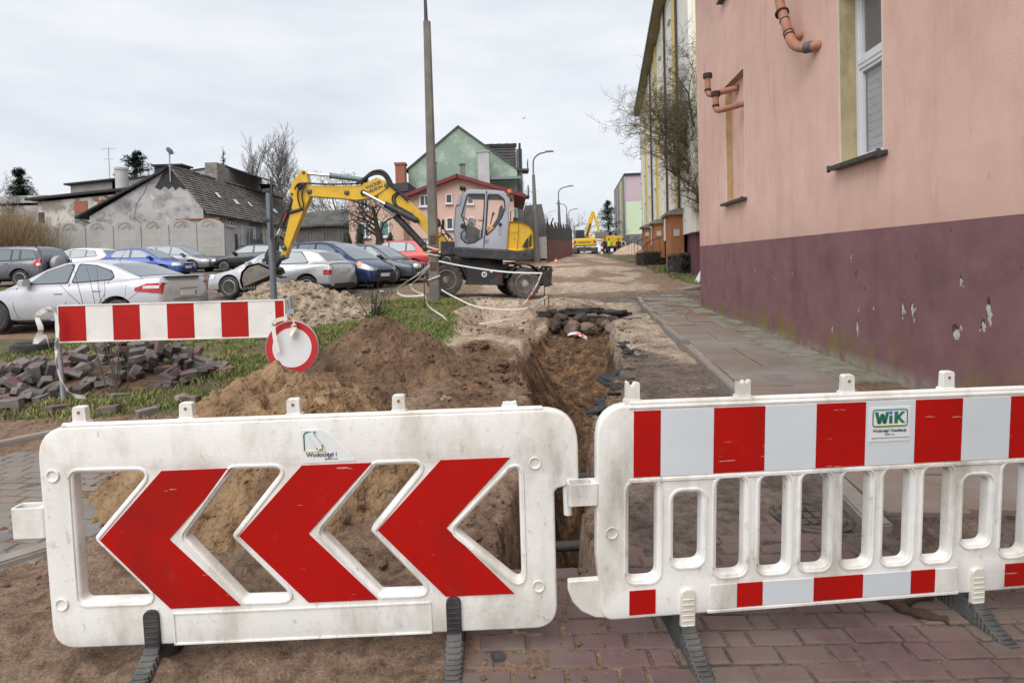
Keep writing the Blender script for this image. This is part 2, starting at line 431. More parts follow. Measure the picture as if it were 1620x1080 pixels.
# keep the loose sheet below slabs and paving bricks that are built one by one
nv = GX.size; nxx = len(gx); nyy = len(gy)
me = bpy.data.meshes.new('ground')
me.vertices.add(nv)
me.vertices.foreach_set('co', np.stack([GX, GY, GZ], -1).astype(np.float32).ravel())
i = np.arange((nyy - 1) * (nxx - 1)); r_, c_ = i // (nxx - 1), i % (nxx - 1); b_ = r_ * nxx + c_
q = np.stack([b_, b_ + 1, b_ + nxx + 1, b_ + nxx], -1).astype(np.int32)
me.loops.add(q.size); me.loops.foreach_set('vertex_index', q.ravel())
me.polygons.add(len(q)); me.polygons.foreach_set('loop_start', np.arange(0, q.size, 4, dtype=np.int32)); me.polygons.foreach_set('loop_total', np.full(len(q), 4, np.int32))
me.polygons.foreach_set('use_smooth', np.ones(len(q), bool))
me.update(calc_edges=True)
def grass_zone(x, y):
    n = fbm(x * .9, y * .9, 80, 4)
    verge = np.minimum(np.minimum(x + 4.6 + .4 * n, -1.0 - x - .02 * y + .35 * n), np.minimum(y - 8.2 + .8 * n + (x + 2) * .25, 14.3 - y + .5 * n))
    pile = np.minimum(np.minimum(-2.2 - x - .25 * (y - 6) + .5 * n, y - 6.0 + .3 * n), 11.5 - y + .8 * n)
    lot = np.minimum(np.minimum(np.abs(fbm(x * .25, y * .25, 83, 3)) * 3 - .9, y - 12.5), -3.5 - x)
    hed = np.minimum(x - 5.2 - .06 * y + .5 * n, y - 21)
    fn = np.minimum(y - 34.5 + n, 39 - y) - (x > -8) * 9
    return np.maximum(np.maximum(sst(-.25, .3, verge), sst(-.3, .3, pile)), np.maximum(np.maximum(.75 * sst(-.2, .5, lot), sst(0, .5, hed)), sst(0, .6, fn)))
ins = trench(GX, GY)
zg = grass_zone(GX, GY) * (ins < -.2)
zp = np.clip(sst(-2.0, -1.0, GX) * sst(8.2, 9.6, GY + .4 * GX + .6 * fbm(GX, GY, 90)) * (.55 + .8 * fbm(GX * .7, GY * .5, 91, 3)) * (1 - sst(1.9, 3.2, GX - .12 * GY) * .5), 0, 1)
zd = np.clip(sst(-.06, .22, ins), 0, 1)
zthrow = np.exp(-((GX + .5) / .7) ** 2) * sst(4, 5.5, GY) * (1 - sst(9.5, 11, GY))
zd = np.maximum(zd, .6 * zthrow)
za = sst(.9, 1.5, GX - .02 * GY) * (1 - sst(15, 22, GY)) * (1 - walk_w(GX, GY))
za = np.maximum(za, sst(.0, .5, GX - .36) * (1 - sst(3.6, 4.4, GY)))
za = np.maximum(za, (1 - sst(-4.0, -3.4, GX)) * sst(13, 15, GY) * .8)          # the muddy car park
ca = me.color_attributes.new('zone', 'FLOAT_COLOR', 'POINT')
ca.data.foreach_set('color', np.stack([zg, zp, zd, za], -1).astype(np.float32).ravel())

gm = bpy.data.materials.new('ground_earth'); gm.use_nodes = True; t = gm.node_tree; b = t.nodes['Principled BSDF']
b.inputs['Roughness'].default_value = .92; b.inputs['Specular IOR Level'].default_value = .25
def nn(k, **kw):
    n = t.nodes.new(k)
    for a, v in kw.items(): setattr(n, a, v)
    return n
tco = nn('ShaderNodeTexCoord')
def noise(sc, det=6, ro=.6, stretch=None, loc=None):
    n = nn('ShaderNodeTexNoise'); n.inputs['Scale'].default_value = sc; n.inputs['Detail'].default_value = det; n.inputs['Roughness'].default_value = ro
    src = tco.outputs['Object']
    if stretch or loc:
        m = nn('ShaderNodeMapping'); m.inputs['Scale'].default_value = stretch or (1, 1, 1); m.inputs['Location'].default_value = loc or (0, 0, 0)
        t.links.new(src, m.inputs[0]); src = m.outputs[0]
    t.links.new(src, n.inputs[0]); return n.outputs[0]
def ramp(f, stops):
    r = nn('ShaderNodeValToRGB')
    while len(r.color_ramp.elements) < len(stops): r.color_ramp.elements.new(.5)
    for e, (p, c) in zip(r.color_ramp.elements, stops): e.position = p; e.color = (*c, 1) if len(c) == 3 else c
    t.links.new(f, r.inputs[0]); return r.outputs[0]
def mixc(f, a, bb):
    m = nn('ShaderNodeMix', data_type='RGBA'); t.links.new(f, m.inputs[0]); t.links.new(a, m.inputs[6]); t.links.new(bb, m.inputs[7]); return m.outputs[2]
def mth(op, a, bb=None):
    m = nn('ShaderNodeMath', operation=op)
    for k, v in enumerate((a, bb)):
        if v is None: continue
        if isinstance(v, (int, float)): m.inputs[k].default_value = v
        else: t.links.new(v, m.inputs[k])
    m.use_clamp = op in ('ADD', 'MULTIPLY'); return m.outputs[0]
va = nn('ShaderNodeVertexColor', layer_name='zone'); sp = nn('ShaderNodeSeparateColor'); t.links.new(va.outputs[0], sp.inputs[0])
zG, zP, zD, zA = sp.outputs[0], sp.outputs[1], sp.outputs[2], va.outputs[1]
fine = noise(42, 8, .7); mid = noise(3.2, 8, .65); big = noise(.7, 5, .6)
earth = ramp(mid, [(.3, (.15, .092, .060)), (.5, (.26, .170, .114)), (.72, (.37, .265, .19))])
earth2 = ramp(fine, [(.3, (.10, .065, .045)), (.5, (.24, .17, .125)), (.7, (.37, .285, .22))])
base_c = mixc(mth('MULTIPLY', fine, .75), earth, earth2)
pale = ramp(mid, [(.32, (.27, .195, .135)), (.5, (.44, .35, .265)), (.7, (.54, .465, .38))])
soil = ramp(noise(2.6, 9, .75, (1.8, 1.8, .8)), [(.33, (.036, .023, .015)), (.46, (.10, .060, .035)), (.55, (.18, .105, .058)), (.63, (.31, .18, .085)), (.76, (.37, .27, .18))])
aspl = ramp(noise(2.2, 9, .7), [(.3, (.095, .074, .062)), (.5, (.175, .138, .115)), (.68, (.26, .205, .165))])
gras = ramp(noise(5, 7, .7), [(.35, (.105, .085, .055)), (.55, (.15, .135, .065)), (.72, (.10, .135, .045))])
def _mul(a, k):
    m = nn('ShaderNodeMath', operation='MULTIPLY'); t.links.new(a, m.inputs[0]); m.inputs[1].default_value = k; return m.outputs[0]
def edge(z, sc, amt=.9):
    m = nn('ShaderNodeMath', operation='SUBTRACT'); t.links.new(noise(sc, 7, .7), m.inputs[0]); m.inputs[1].default_value = .5
    a = nn('ShaderNodeMath', operation='ADD'); t.links.new(z, a.inputs[0]); t.links.new(_mul(m.outputs[0], amt), a.inputs[1])
    return ramp(a.outputs[0], [(.36, (0, 0, 0)), (.64, (1, 1, 1))])
c = mixc(edge(zA, 2.1), base_c, aspl)
c = mixc(edge(zP, 1.8), c, pale)
c = mixc(edge(zG, 3.3), c, gras)
c = mixc(edge(zD, 4.0, .5), c, soil)
# fine light and dark crumbs
cr = ramp(noise(95, 4, .6), [(.32, (.55, .55, .55)), (.5, (1, 1, 1)), (.7, (1.3, 1.3, 1.3))])
mm = nn('ShaderNodeMix', data_type='RGBA', blend_type='MULTIPLY'); mm.inputs[0].default_value = .85
t.links.new(c, mm.inputs[6]); t.links.new(cr, mm.inputs[7])
cr2 = ramp(noise(13, 8, .7), [(.40, (.52, .50, .48)), (.50, (.95, .95, .95)), (.62, (1.22, 1.22, 1.22))])
m3 = nn('ShaderNodeMix', data_type='RGBA', blend_type='MULTIPLY'); m3.inputs[0].default_value = .8
t.links.new(mm.outputs[2], m3.inputs[6]); t.links.new(cr2, m3.inputs[7])
t.links.new(m3.outputs[2], b.inputs['Base Color'])
bp = nn('ShaderNodeBump'); bp.inputs['Strength'].default_value = 1.0; bp.inputs['Distance'].default_value = .045
hsum = nn('ShaderNodeMath', operation='ADD'); t.links.new(noise(11, 9, .72), hsum.inputs[0]); t.links.new(_mul(noise(60, 5, .7), .35), hsum.inputs[1])
t.links.new(hsum.outputs[0], bp.inputs['Height']); t.links.new(bp.outputs[0], b.inputs['Normal'])
me.materials.append(gm)
ground = link_mesh('ground', me); ground['kind'] = 'structure'

# ---- loose clods and crumbs on the dug ground (nobody could count them)
dirt_m = grime(grime(mat('dug_sand', (.15, .088, .045), .95, .3, 3.0, 1.0, 26, col2=(.30, .195, .105), bdist=.05), (.40, .27, .145), 2.2, .5, .66, .7), (.09, .055, .032), 7, .52, .7, .7, seed=3)
dark_dirt = grime(grime(mat('dark_earth', (.085, .050, .030), .95, .3, 3.0, 1.0, 26, col2=(.19, .118, .07), bdist=.05), (.29, .19, .115), 2.6, .54, .72, .6), (.055, .034, .022), 7, .52, .7, .7, seed=3)
pale_dirt = grime(mat('pale_rubble', (.19, .14, .095), .95, .3, 4.0, 1.0, 30, col2=(.44, .355, .26), bdist=.05), (.58, .51, .42), 9, .5, .7, .6)
asphalt_m = grime(mat('broken_asphalt', (.030, .029, .030), .9, .3, 14, .6, 60, bdist=.01), (.18, .15, .12), 5, .5, .75, .5)
stone_m = grime(mat('field_stone', (.20, .16, .13), .85, .25, 5, .3, 40), (.36, .29, .22), 4, .5, .7, .7)
mb = MB(); rr = random.Random(3)
for k in range(4200):
    if k % 3 == 0: x, y = rr.uniform(-3.4, .4), rr.uniform(2.0, 9)
    elif k % 3 == 1: x, y = rr.gauss(.6, 1.0), rr.uniform(3.2, 14)
    else: x, y = rr.uniform(-1.5, 4.0), rr.uniform(3, 17) 
    if x > float(kerb_x(y)) - .05 and y < 16: continue
    if x > float(np.interp(y, _YT, _XR)) + .3 and k % 6: continue
    s = min(.05, .005 + rr.expovariate(150)) * (1 + y * .04)
    if float(vn(np.array([x * 1.2]), np.array([y * 1.2]), 99)[0]) < .42: continue
    mb.rock((x, y, gz(x, y) + s * .25), (s * rr.uniform(.8, 1.4), s * rr.uniform(.8, 1.4), s * .75), k, 1, 0 if rr.random() < .95 or x < -1 else 1)
o = mb.build('clods', [dark_dirt, asphalt_m], fix=False); tag(o, 'loose crumbs of earth and asphalt scattered over the dug up road', kind='stuff')

# ================================================================== HEAPS
def heap(name, label, cx, cy, rx, ry, h, m, seed, n=120, rough=.10, rot=0, p=1.25, clods=150, group=None, base=None, cs=.028):
    u = np.linspace(-1.25, 1.25, n); A, B = np.meshgrid(u, u)
    ca_, sa_ = math.cos(rot), math.sin(rot)
    X = cx + A * rx * ca_ - B * ry * sa_; Y = cy + A * rx * sa_ + B * ry * ca_
    rr_ = np.hypot(A, B) * (1 + .22 * fbm(A * 1.6 + seed, B * 1.6, seed, 3))
    Z = np.clip(1 - rr_ ** p, -.25, 1); Z = np.where(Z > .86, .86 + (Z - .86) * .6, Z)
    Z = h * Z * (1 + .10 * fbm(A * 2.2, B * 2.2, seed + 3, 3)) + rough * h * (.8 * fbm(A * 4, B * 4, seed + 5, 4) - .8 * np.abs(fbm(A * 6, B * 6, seed + 8, 4, .6)) + .7 * fbm(A * 13, B * 13, seed + 6, 4, .7)) * (Z > -.2)
    g = surf(X, Y) - .03
    Zw = g + Z
    vs = np.stack([X, Y, Zw], -1).reshape(-1, 3); fs = []
    keep = (Z > -.12)
    for i in range(n - 1):
        for j in range(n - 1):
            if keep[i, j] or keep[i + 1, j] or keep[i, j + 1] or keep[i + 1, j + 1]:
                a = i * n + j; fs.append((a, a + 1, a + n + 1, a + n))
    used = sorted({k for f in fs for k in f}); mp_ = {k: q for q, k in enumerate(used)}
    mb = MB(); mb.add([tuple(vs[k]) for k in used], [tuple(mp_[k] for k in f) for f in fs])
    o = mb.build(name, m, smooth=180, fix=False); tag(o, label, 'heap', group)
    cl = MB(); r = random.Random(seed)
    for k in range(clods):
        i, j = r.randrange(n), r.randrange(n)
        if Z[i, j] < -.02: continue
        s = min(.07, .005 + r.expovariate(1 / cs) * .30)
        cl.rock((X[i, j], Y[i, j], Zw[i, j] + s * .15), (s * r.uniform(.8, 1.4), s, s * .8), seed * 1000 + k, 1)
    c = cl.build('clods', m, o, fix=False); c['kind'] = 'stuff'
    return o
heap('sand_heap', 'heap of brown sand just behind the arrow barrier, left of the trench', -1.9, 4.55, 1.3, 1.3, .86, dirt_m, 11, 210, .15, .25, 1.15, 1100)
heap('earth_heap', 'large dark pointed earth heap in the middle, right of the round sign', -1.78, 7.6, 1.35, 1.25, .90, dark_dirt, 23, 210, .14, -.2, .98, 1300)
heap('earth_ridge', 'low dark earth ridge between the sand heap and the pointed earth heap', -2.2, 6.1, .95, .75, .44, dark_dirt, 31, 130, .18, .3, 1.3, 600)
heap('rubble_heap', 'pale stony rubble heap under the bucket of the near excavator', -4.95, 12.6, 2.0, 1.5, .95, pale_dirt, 47, 190, .22, 0, 1.3, 2600, cs=.085)
heap('soil_bed', 'low bed of dark soil and grit under the heaped paving bricks', -5.4, 7.6, 1.6, 1.0, .25, dark_dirt, 59, 90, .2, 0, 1.5, clods=260)

# ================================================================== PAVEMENTS, SLABS AND KERBS (pieces laid one by one)
paver_red = grime(grime(mat('paver_purple', (.088, .052, .053), .85, .15, 2.3, .5, 90, col2=(.150, .092, .090)), (.145, .112, .09), 1.7, .42, .60, .9), (.42, .40, .38), 160, .70, .76, .6)
paver_grey = grime(grime(mat('paver_grey', (.125, .122, .12), .85, .15, 2.5, .35, 120, col2=(.19, .185, .178)), (.21, .17, .135), 1.6, .44, .64, .8), (.1, .09, .085), 5, .6, .75, .5)
slab_m = grime(grime(mat('slab_concrete', (.165, .145, .13), .9, .2, 1.6, .35, 60, col2=(.26, .23, .205)), (.21, .155, .12), 1.3, .44, .60, .85), (.12, .105, .09), 5, .58, .75, .55)
slab_moss = grime(mat('slab_mossy', (.21, .19, .165), .9, .2, 3, .35, 60, col2=(.30, .27, .235)), (.115, .125, .035), 4, .46, .62, .75)
kerb_m = grime(mat('kerb_concrete', (.23, .215, .20), .9, .15, 6, .4, 80), (.25, .19, .145), 2.5, .42, .62, .85)

def paver_mesh(nm, m, l=.2, wd=.1, h=.07):
    mb = MB(); mb.box((0, 0, -h / 2), (l - .008, wd - .008, h)); me_ = mb.mesh(nm, m)
    bm = bmesh.new(); bm.from_mesh(me_)
    bmesh.ops.bevel(bm, geom=[e for e in bm.edges if all(v.co.z > -.01 for v in e.verts)], offset=.007, segments=1, affect='EDGES')
    bmesh.ops.recalc_face_normals(bm, faces=bm.faces); bm.to_mesh(me_); bm.free(); return me_
pm_red = [paver_mesh('brick', paver_red), paver_mesh('brick', paver_red, .097), ]
pm_grey = [paver_mesh('paving_stone', paver_grey)]
pv = thing('brick_pavement', None, None); pv['kind'] = 'structure'
rr = random.Random(5)
def zpl(x, y): return float(surf(x, y))
cnt = 0
for j in range(40):
    y = 1.83 + j * .1035
    x = -.75 + (.1 if j % 2 else 0) + .03 * (j % 3)
    while x < 3.3:
        half = rr.random() < .12
        L = .1 if half else .2
        cx = x + L / 2
        lim = -.30 + .2 * float(fbm(np.array([y * 3]), np.array([0.]), 5)[0]) + (.12 * (y - 2))
        inside = (cx > lim) and (y < 2.90 or cx > .52 + .1 * (y - 2.9)) and cx < 1.3 + y * .85
        far = y > 3.05 + .12 * float(fbm(np.array([cx * 2]), np.array([1.]), 9)[0]) + (.25 if 1.0 < cx < 1.9 else 0)
        if inside and not far and (y < 3.05 or cx < float(kerb_x(y)) - .12) and cnt < 299:
            o = link_mesh('brick', pm_red[1 if half else 0], pv)
            o.location = (cx, y, zpl(cx, y) + .012 + rr.uniform(-.007, .004) - .004)
            o.rotation_euler = (rr.gauss(0, .012), rr.gauss(0, .012), rr.gauss(0, .02)); cnt += 1
        x += L + .006
# the grey block pavement on the left, bounded by two kerbs
pg = thing('grey_pavement', None, None); pg['kind'] = 'structure'
ang = .12; cnt = 0
for j in range(-2, 34):
    for i in range(-2, 26):
        u = i * .206 + (.1 if j % 2 else 0); v = j * .104
        x = -2.75 - u * math.cos(ang) + v * .98 * math.sin(ang) - .25; y = 2.75 + v + u * math.sin(ang) * .9
        a, b_ = -2.74 - .2, 3.02
        # between the front kerb (from (-2.8,3.0) running left and near) and the rear kerb
        if y < 3.22 + (x + 2.63) * .95 + .0 or y > 4.95 - (x + 4.6) * -.9 + .0 and x < -3.9: continue
        if y > 5.2 or x > -2.35 + .35 * (y - 4) or x < -5.6: continue
        if cnt >= 298: continue
        o = link_mesh('paving_stone', pm_grey[0], pg); cnt += 1
        o.location = (x, y, zpl(x, y) + .006 + rr.uniform(-.003, .003)); o.rotation_euler = (.018 + rr.gauss(0, .006), rr.gauss(0, .006), -ang + rr.gauss(0, .015))
def kerb_run(root, p0, p1, n, wd=.12, ht=.2, up=.1, gapj=.01, name='kerb_stone', m=kerb_m, jit=.012):
    p0, p1 = Vector(p0), Vector(p1); d = p1 - p0; L = d.length / n; a = math.atan2(d.y, d.x)
    mb = MB(); mb.box((0, 0, -ht / 2), (L - gapj, wd, ht)); me_ = mb.mesh(name, m)
    bm = bmesh.new(); bm.from_mesh(me_); bmesh.ops.bevel(bm, geom=list(bm.edges), offset=.012, segments=2, affect='EDGES'); bmesh.ops.recalc_face_normals(bm, faces=bm.faces); bm.to_mesh(me_); bm.free()
    for k in range(n):
        c = p0 + d * ((k + .5) / n); o = link_mesh(name, me_, root)
        z0, z1 = float(surf(*(c - d * .5 / n)[:2])), float(surf(*(c + d * .5 / n)[:2]))
        o.location = (c.x + rr.gauss(0, jit), c.y + rr.gauss(0, jit), zpl(c.x, c.y) + up + rr.gauss(0, jit)); o.rotation_euler = (rr.gauss(0, .04), -math.atan2(z1 - z0, L) + rr.gauss(0, .01), a + rr.gauss(0, .012))
kl = thing('left_kerb', None, None); kl['kind'] = 'structure'
kerb_run(kl, (-2.62, 3.28, 0), (-3.7, 2.2, 0), 2, up=.035)
kerb_run(kl, (-4.3, 5.5, 0), (-5.5, 4.25, 0), 2, .1, up=.05)
kerb_run(kl, (-4.25, 5.55, 0), (-2.3, 5.35, 0), 3, .08, up=.03)
kr = thing('pavement_kerb', None, None); kr['kind'] = 'structure'
ys = [2.2, 16.2]
kerb_run(kr, (float(kerb_x(3.1)), 3.1, 0), (float(kerb_x(9.1)), 9.1, 0), 6, .12, .22, .10)
kerb_run(kr, (float(kerb_x(9.15)), 9.15, 0), (float(kerb_x(16.9)), 16.9, 0), 7, .13, .22, .105, jit=.02)
sw = thing('side_pavement', None, None); sw['kind'] = 'structure'
smsh = {}
for j in range(28):
    y = 3.45 + j * .505
    x0, x1 = float(kerb_x(y)) + .07, float(wall_x(y)) - .01
    n = max(2, round((x1 - x0) / .5))
    for k in range(n):
        wd = (x1 - x0) / n; key = (round(wd, 2), k == n - 1)
        if key not in smsh:
            mb = MB(); mb.box((0, 0, -.03), (key[0] - .008, .497, .06)); me_ = mb.mesh('slab', slab_moss if key[1] else slab_m)
            bm = bmesh.new(); bm.from_mesh(me_); bmesh.ops.bevel(bm, geom=list(bm.edges), offset=.006, segments=1, affect='EDGES'); bmesh.ops.recalc_face_normals(bm, faces=bm.faces); bm.to_mesh(me_); bm.free(); smsh[key] = me_
        if rr.random() < .05: continue
        o = link_mesh('slab', smsh[key], sw); xc = x0 + (k + .5) * wd
        tl = 1.0 if y < 11 else 2.6
        o.location = (xc, y, zpl(xc, y) + .112 + rr.gauss(0, .006) * tl); o.rotation_euler = (.02 + rr.gauss(0, .012) * tl, rr.gauss(0, .012) * tl, -.1 + rr.gauss(0, .006))

# gully cover in the road
iron = grime(mat('cast_iron', (.055, .05, .048), .7, .2, 20, .3, 90, metal=.3), (.22, .17, .13), 8, .45, .65, .7)
gp = gpt(1284, 822)
t_ = thing('manhole_cover', 'round cast iron gully cover set in the road behind the striped barrier', 'manhole cover', (gp.x, gp.y, gz(gp.x, gp.y) + .004))
mb = MB(); mb.lathe([(.235, -.05), (.235, .012), (.215, .014), (.212, .004), (.19, .004), (.188, .012), (.172, .012), (.17, -.05)], 40); mb.build('rim', iron, t_, smooth=40)
mb = MB(); mb.box((0, 0, -.02), (.25, .25, .04))
for i in range(4):
    for j in range(3):
        mb.box((-.093 + i * .062, -.082 + j * .082, .006), (.05, .066, .016))
mb.build('grate', iron, t_, bevel=.003)

# ================================================================== THE TWO BARRIERS
def barrier_foot(root, x, tongue_m, foot_m, ln=.46):
    t = MB()
    t.loft([[(x + sx * (.03), -.034 + yy, z) for sx, yy in ((-1, 0), (1, 0), (1, .012), (-1, .012))] for z in (-.02, .13)], True, True)
    f = roundpoly([(x - .030, -.03), (x + .030, -.03), (x + .030, .150, .028), (x - .030, .150, .028)], .004, 6)
    o = MB().prism(f, -.040, -.022, 'XZ')
    for k in range(6): o.box((x, -.041, .0 + k * .022), (.05, .004, .006))
    o.build('tongue', tongue_m, root, bevel=.004)
    b = MB()
    prof = [(-ln / 2, -.115), (ln / 2, -.115), (ln / 2, -.092), (ln / 2 - .03, -.085), (ln * .26, -.055), (ln * .12, -.012), (.05, .0), (-.05, .0), (-ln * .12, -.012), (-ln * .26, -.055), (-ln / 2 + .03, -.085), (-ln / 2, -.092)]
    b.prism(prof, x - .030, x + .030, 'YZ')
    for sgn in (-1, 1):
        for k in range(9):
            yy = sgn * (.06 + k * .018); hz = np.interp(abs(yy), [.05, ln * .12, ln * .26, ln / 2], [0, -.012, -.055, -.09])
            b.box((x, yy, (-.115 + hz) / 2), (.074, .006, hz + .110))
            b.box((x, yy, hz + .002), (.05, .007, .008))
    b.build('foot', foot_m, root, bevel=.003)
def lug(root, x, z0, m, broken=0, seed=0, hh=.075):
    mb = MB(); a = .027
    mb.box((x, 0, z0 + .008), (.068, .040, .016), taper=.9)
    if broken:
        r = random.Random(seed); n = 7; h = hh * broken
        top = [(x - a + 2 * a * k / (n - 1), z0 + .015 + h * r.uniform(.72, 1.0)) for k in range(n)]
        mb.prism([(x - a, z0 + .012)] + [(x + a, z0 + .012)] + top[::-1], -.013, .013)
        mb.build('lug', m, root)
    else:
        mb.prism(roundpoly([(x - a, z0 + .012), (x + a, z0 + .012), (x + a * .92, z0 + hh, .012), (x - a * .92, z0 + hh, .012)], .002, 5), -.013, .013)
        l = mb.build('lug', m, root, bevel=.003)
        mb = MB(); mb.cyl((x, -.0155, z0 + hh * .7), (x, -.012, z0 + hh * .7), .006, n=12); mb.build('bolt_hole', mat('brass', (.25, .16, .05), .5), l)
def hinge(root, x0, x1, z0, z1):
    # flat moulded eye: an oblong hollow ring seen from above
    o2 = roundpoly([(x0, -.030), (x1, -.030), (x1, .030), (x0, .030)], .014, 4); i2 = roundpoly([(x0 + .009, -.021), (x1 - .03, -.021), (x1 - .03, .021), (x0 + .009, .021)], .010, 4)
    n = len(o2); mb = MB(); vs = [(a, b, z) for z in (z0, z1) for L in (o2, i2) for a, b in L]; fs = []
    for j in range(n):
        k = (j + 1) % n
        fs += [(j, k, 2 * n + k, 2 * n + j), (n + k, n + j, 3 * n + j, 3 * n + k), (2 * n + j, 2 * n + k, 3 * n + k, 3 * n + j), (k, j, n + j, n + k)]
    mb.add(vs, fs); mb.build('hinge_loop', white_plastic, root, smooth=40)
def dimple(root, x, z, m):
    mb = MB(); mb.lathe([(.026, -.001), (.0245, -.006), (.021, -.006), (.017, .004), (.0, .009)], 24, 'Y', (x, -.0265, z), caps=False); mb.build('dimple', m, root, smooth=60)

def bframe(O, yaw, tilt, roll): return Matrix.Translation(O) @ Matrix.Rotation(yaw, 4, 'Z') @ Matrix.Rotation(tilt, 4, 'X') @ Matrix.Rotation(roll, 4, 'Y')
T = .052
lb = thing('road_barrier', 'white plastic road barrier with three red arrowheads pointing left', 'barrier', M=bframe((-.85, 2.3, .1), .022, .04, -.005), group='plastic road barriers')
# body outline, traced in metres
o_ = roundpoly([(-1.03, 0.0, .1), (1.0, -.005, .1), (1.0, .575, .03), (1.1, .60, .03), (1.1, .905, .15), (-1.03, .905, .13)], .05, 8)
H1 = [roundpoly([(-.90, .718), (-.603, .714), (-.842, .45), (-.612, .188), (-.905, .192)], .025),
      roundpoly([(-.275, .708), (-.075, .706), (-.300, .437), (-.067, .172), (-.262, .174), (-.482, .443)], .022),
      roundpoly([(.290, .702), (.480, .702), (.252, .437), (.480, .172), (.287, .174), (.060, .440)], .022),
      roundpoly([(.858, .690), (.858, .185), (.592, .425)], .022)]
plate('panel', o_, H1, T, .011, white_plastic, lb)
# raised lips round the openings, on both faces
def lip(root, L, y, m=white_plastic, r=.0065): 
    mb = MB(); P = [(p[0], y, p[1]) for p in L]; mb.tube(P + [P[0], P[1]], r, 6, False); return mb.build('lip', m, root, smooth=60)
def grow(L, d):
    c = len(L); out = []
    for i in range(c):
        a = Vector(L[i - 1]); p = Vector(L[i]); q = Vector(L[(i + 1) % c]); e = (q - a)
        if e.length < 1e-6: continue
        e.normalize(); out.append((p.x - e.y * d * SG, p.y + e.x * d * SG))
    return out
SG = 1
def area(L): return sum(L[i - 1][0] * L[i][1] - L[i][0] * L[i - 1][1] for i in range(len(L))) / 2
for L in H1:
    SG = -1 if area(L) > 0 else 1
    lip(lb, grow(L, .016), -T / 2 + .001)
    SG = 1
for x0 in (-.553, -.003, .548):
    cp = [(x0, .716), (x0 + .277, .716), (x0 + .012, .437), (x0 + .277, .152), (x0, .152), (x0 - .262, .44)]
    mb = MB(); mb.prism(cp, -T / 2 - .004, -T / 2 + .002); mb.build('arrowhead', red_sheet, lb)
mb = MB()
for z in (.128, .002): mb.box((-.03, -T / 2 - .001, z), (1.03, .006, .006))
for x in (-.545, .485): mb.box((x, -T / 2 - .001, .065), (.006, .006, .132))
mb.build('foot_board_frame', white_plastic, lb)
mb = MB(); mb.tube([(-.93, -.012, .906), (.0, -.012, .906), (.96, -.012, .906)], .012, 8); mb.build('top_rib', white_plastic, lb, smooth=60)
for k, x in enumerate((-.868, -.452, -.03, .388)): lug(lb, x, .905, white_plastic)
lug(lb, .83, .905, white_plastic, .22, 4)
for p in ((-.975, .713), (-.98, .188), (.925, .69), (.925, .178)): dimple(lb, *p, white_plastic)
for x in (-.63, .578): barrier_foot(lb, x, black_rubber, dark_plastic)
hinge(lb, -1.152, -1.02, .465, .585)
mb = MB(); mb.cyl((1.055, 0, .60), (1.055, 0, .46), .020, .017, 14); mb.build('hinge_pin', white_plastic, lb, smooth=40)
def sticker_paint(): return mat('sticker_white', (.70, .74, .76), .45, .03, 20)
green_ink = mat('green_ink', (.02, .16, .11), .5); dark_ink = mat('dark_ink', (.05, .055, .07), .6); blue_ink = mat('blue_ink', (.03, .2, .55), .5); yellow_ink = mat('yellow_ink', (.75, .6, .05), .5)
st = MB(); st.prism([(.0, .725), (.21, .728), (.21, .735), (.105, .845), (.085, .858), (.0, .858)], -T / 2 - .002, -T / 2 + .001); st = st.build('sticker', sticker_paint(), lb)
yy = -T / 2 - .003
def frame_strip(parent, name, x0, x1, z0, z1, w_, y, m, r=.012, sides='all'):
    L = roundpoly([(x0, z0), (x1, z0), (x1, z1), (x0, z1)], r, 5)
    mb = MB(); mb.tube([(a, y, b) for a, b in L] + [(L[0][0], y, L[0][1])], w_, 6, False); return mb.build(name, m, parent)
mb = MB(); mb.tube([(.012 + .0, yy, .775), (.012, yy, .84), (.02, yy, .85), (.06, yy, .85)], .0025, 6); mb.build('logo_frame', green_ink, st)
mb = MB(); mb.tube([(.012, yy, .778), (.02, yy, .772), (.095, yy, .772)], .002, 6); mb.build('logo_line', yellow_ink, st)
mb = MB(); mb.prism([(.034, .848), (.052, .852), (.058, .835), (.082, .80), (.085, .786), (.070, .783), (.060, .80)], yy - .012, yy - .004); mb.build('torn_flap', sticker_paint(), st)
mb = MB(); mb.tube([(.060, yy - .006, .786), (.078, yy - .008, .782), (.087, yy - .008, .800)], .002, 5); mb.build('torn_edge', dark_ink, st)
text('lettering', 'Wodociągi i', .024, dark_ink, st, Matrix.Translation((.018, yy, .750)) @ XZ, .0006, bold=.0004)
text('lettering', 'Spółka z o.o.', .010, dark_ink, st, Matrix.Translation((.09, yy, .737)) @ XZ, .0006)
for k, (x, z, l) in enumerate(((.13, .835, .03), (.17, .836, .05), (.155, .82, .02), (.19, .822, .015))):
    pass

rb = thing('road_barrier', 'white plastic road barrier with red and white striped board and slots, on the right', 'barrier', M=bframe((1.3, 2.38, .1), .10, .04, .014), group='plastic road barriers')
o_ = roundpoly([(-.985, .035, .06), (1.10, .035, .1), (1.10, .915, .13), (-1.005, .915, .14), (-1.005, .3, .02), (-.992, .19, .01)], .05, 8)
slots = []
for k, x in enumerate((-.873, -.688, -.506, -.319, -.139, .043, .225, .407, .590, .773, .955)):
    short = k in (1, 8)
    wd = .116 if k < 9 else .112
    slots.append(roundpoly([(x, .252 if short else .198), (x + wd, .252 if short else .198), (x + wd, .545 if short else .594), (x, .545 if short else .594)], .034, 6))
plate('panel', o_, slots, T, .011, white_plastic, rb)
for L in slots:
    SG = -1 if area(L) > 0 else 1
    lip(rb, grow(L, .017), -T / 2 + .001)
    SG = 1
cols = [-.857, -.747, -.527, -.311, -.09, .126, .347, .562, .784, 1.0]
ym = -T / 2
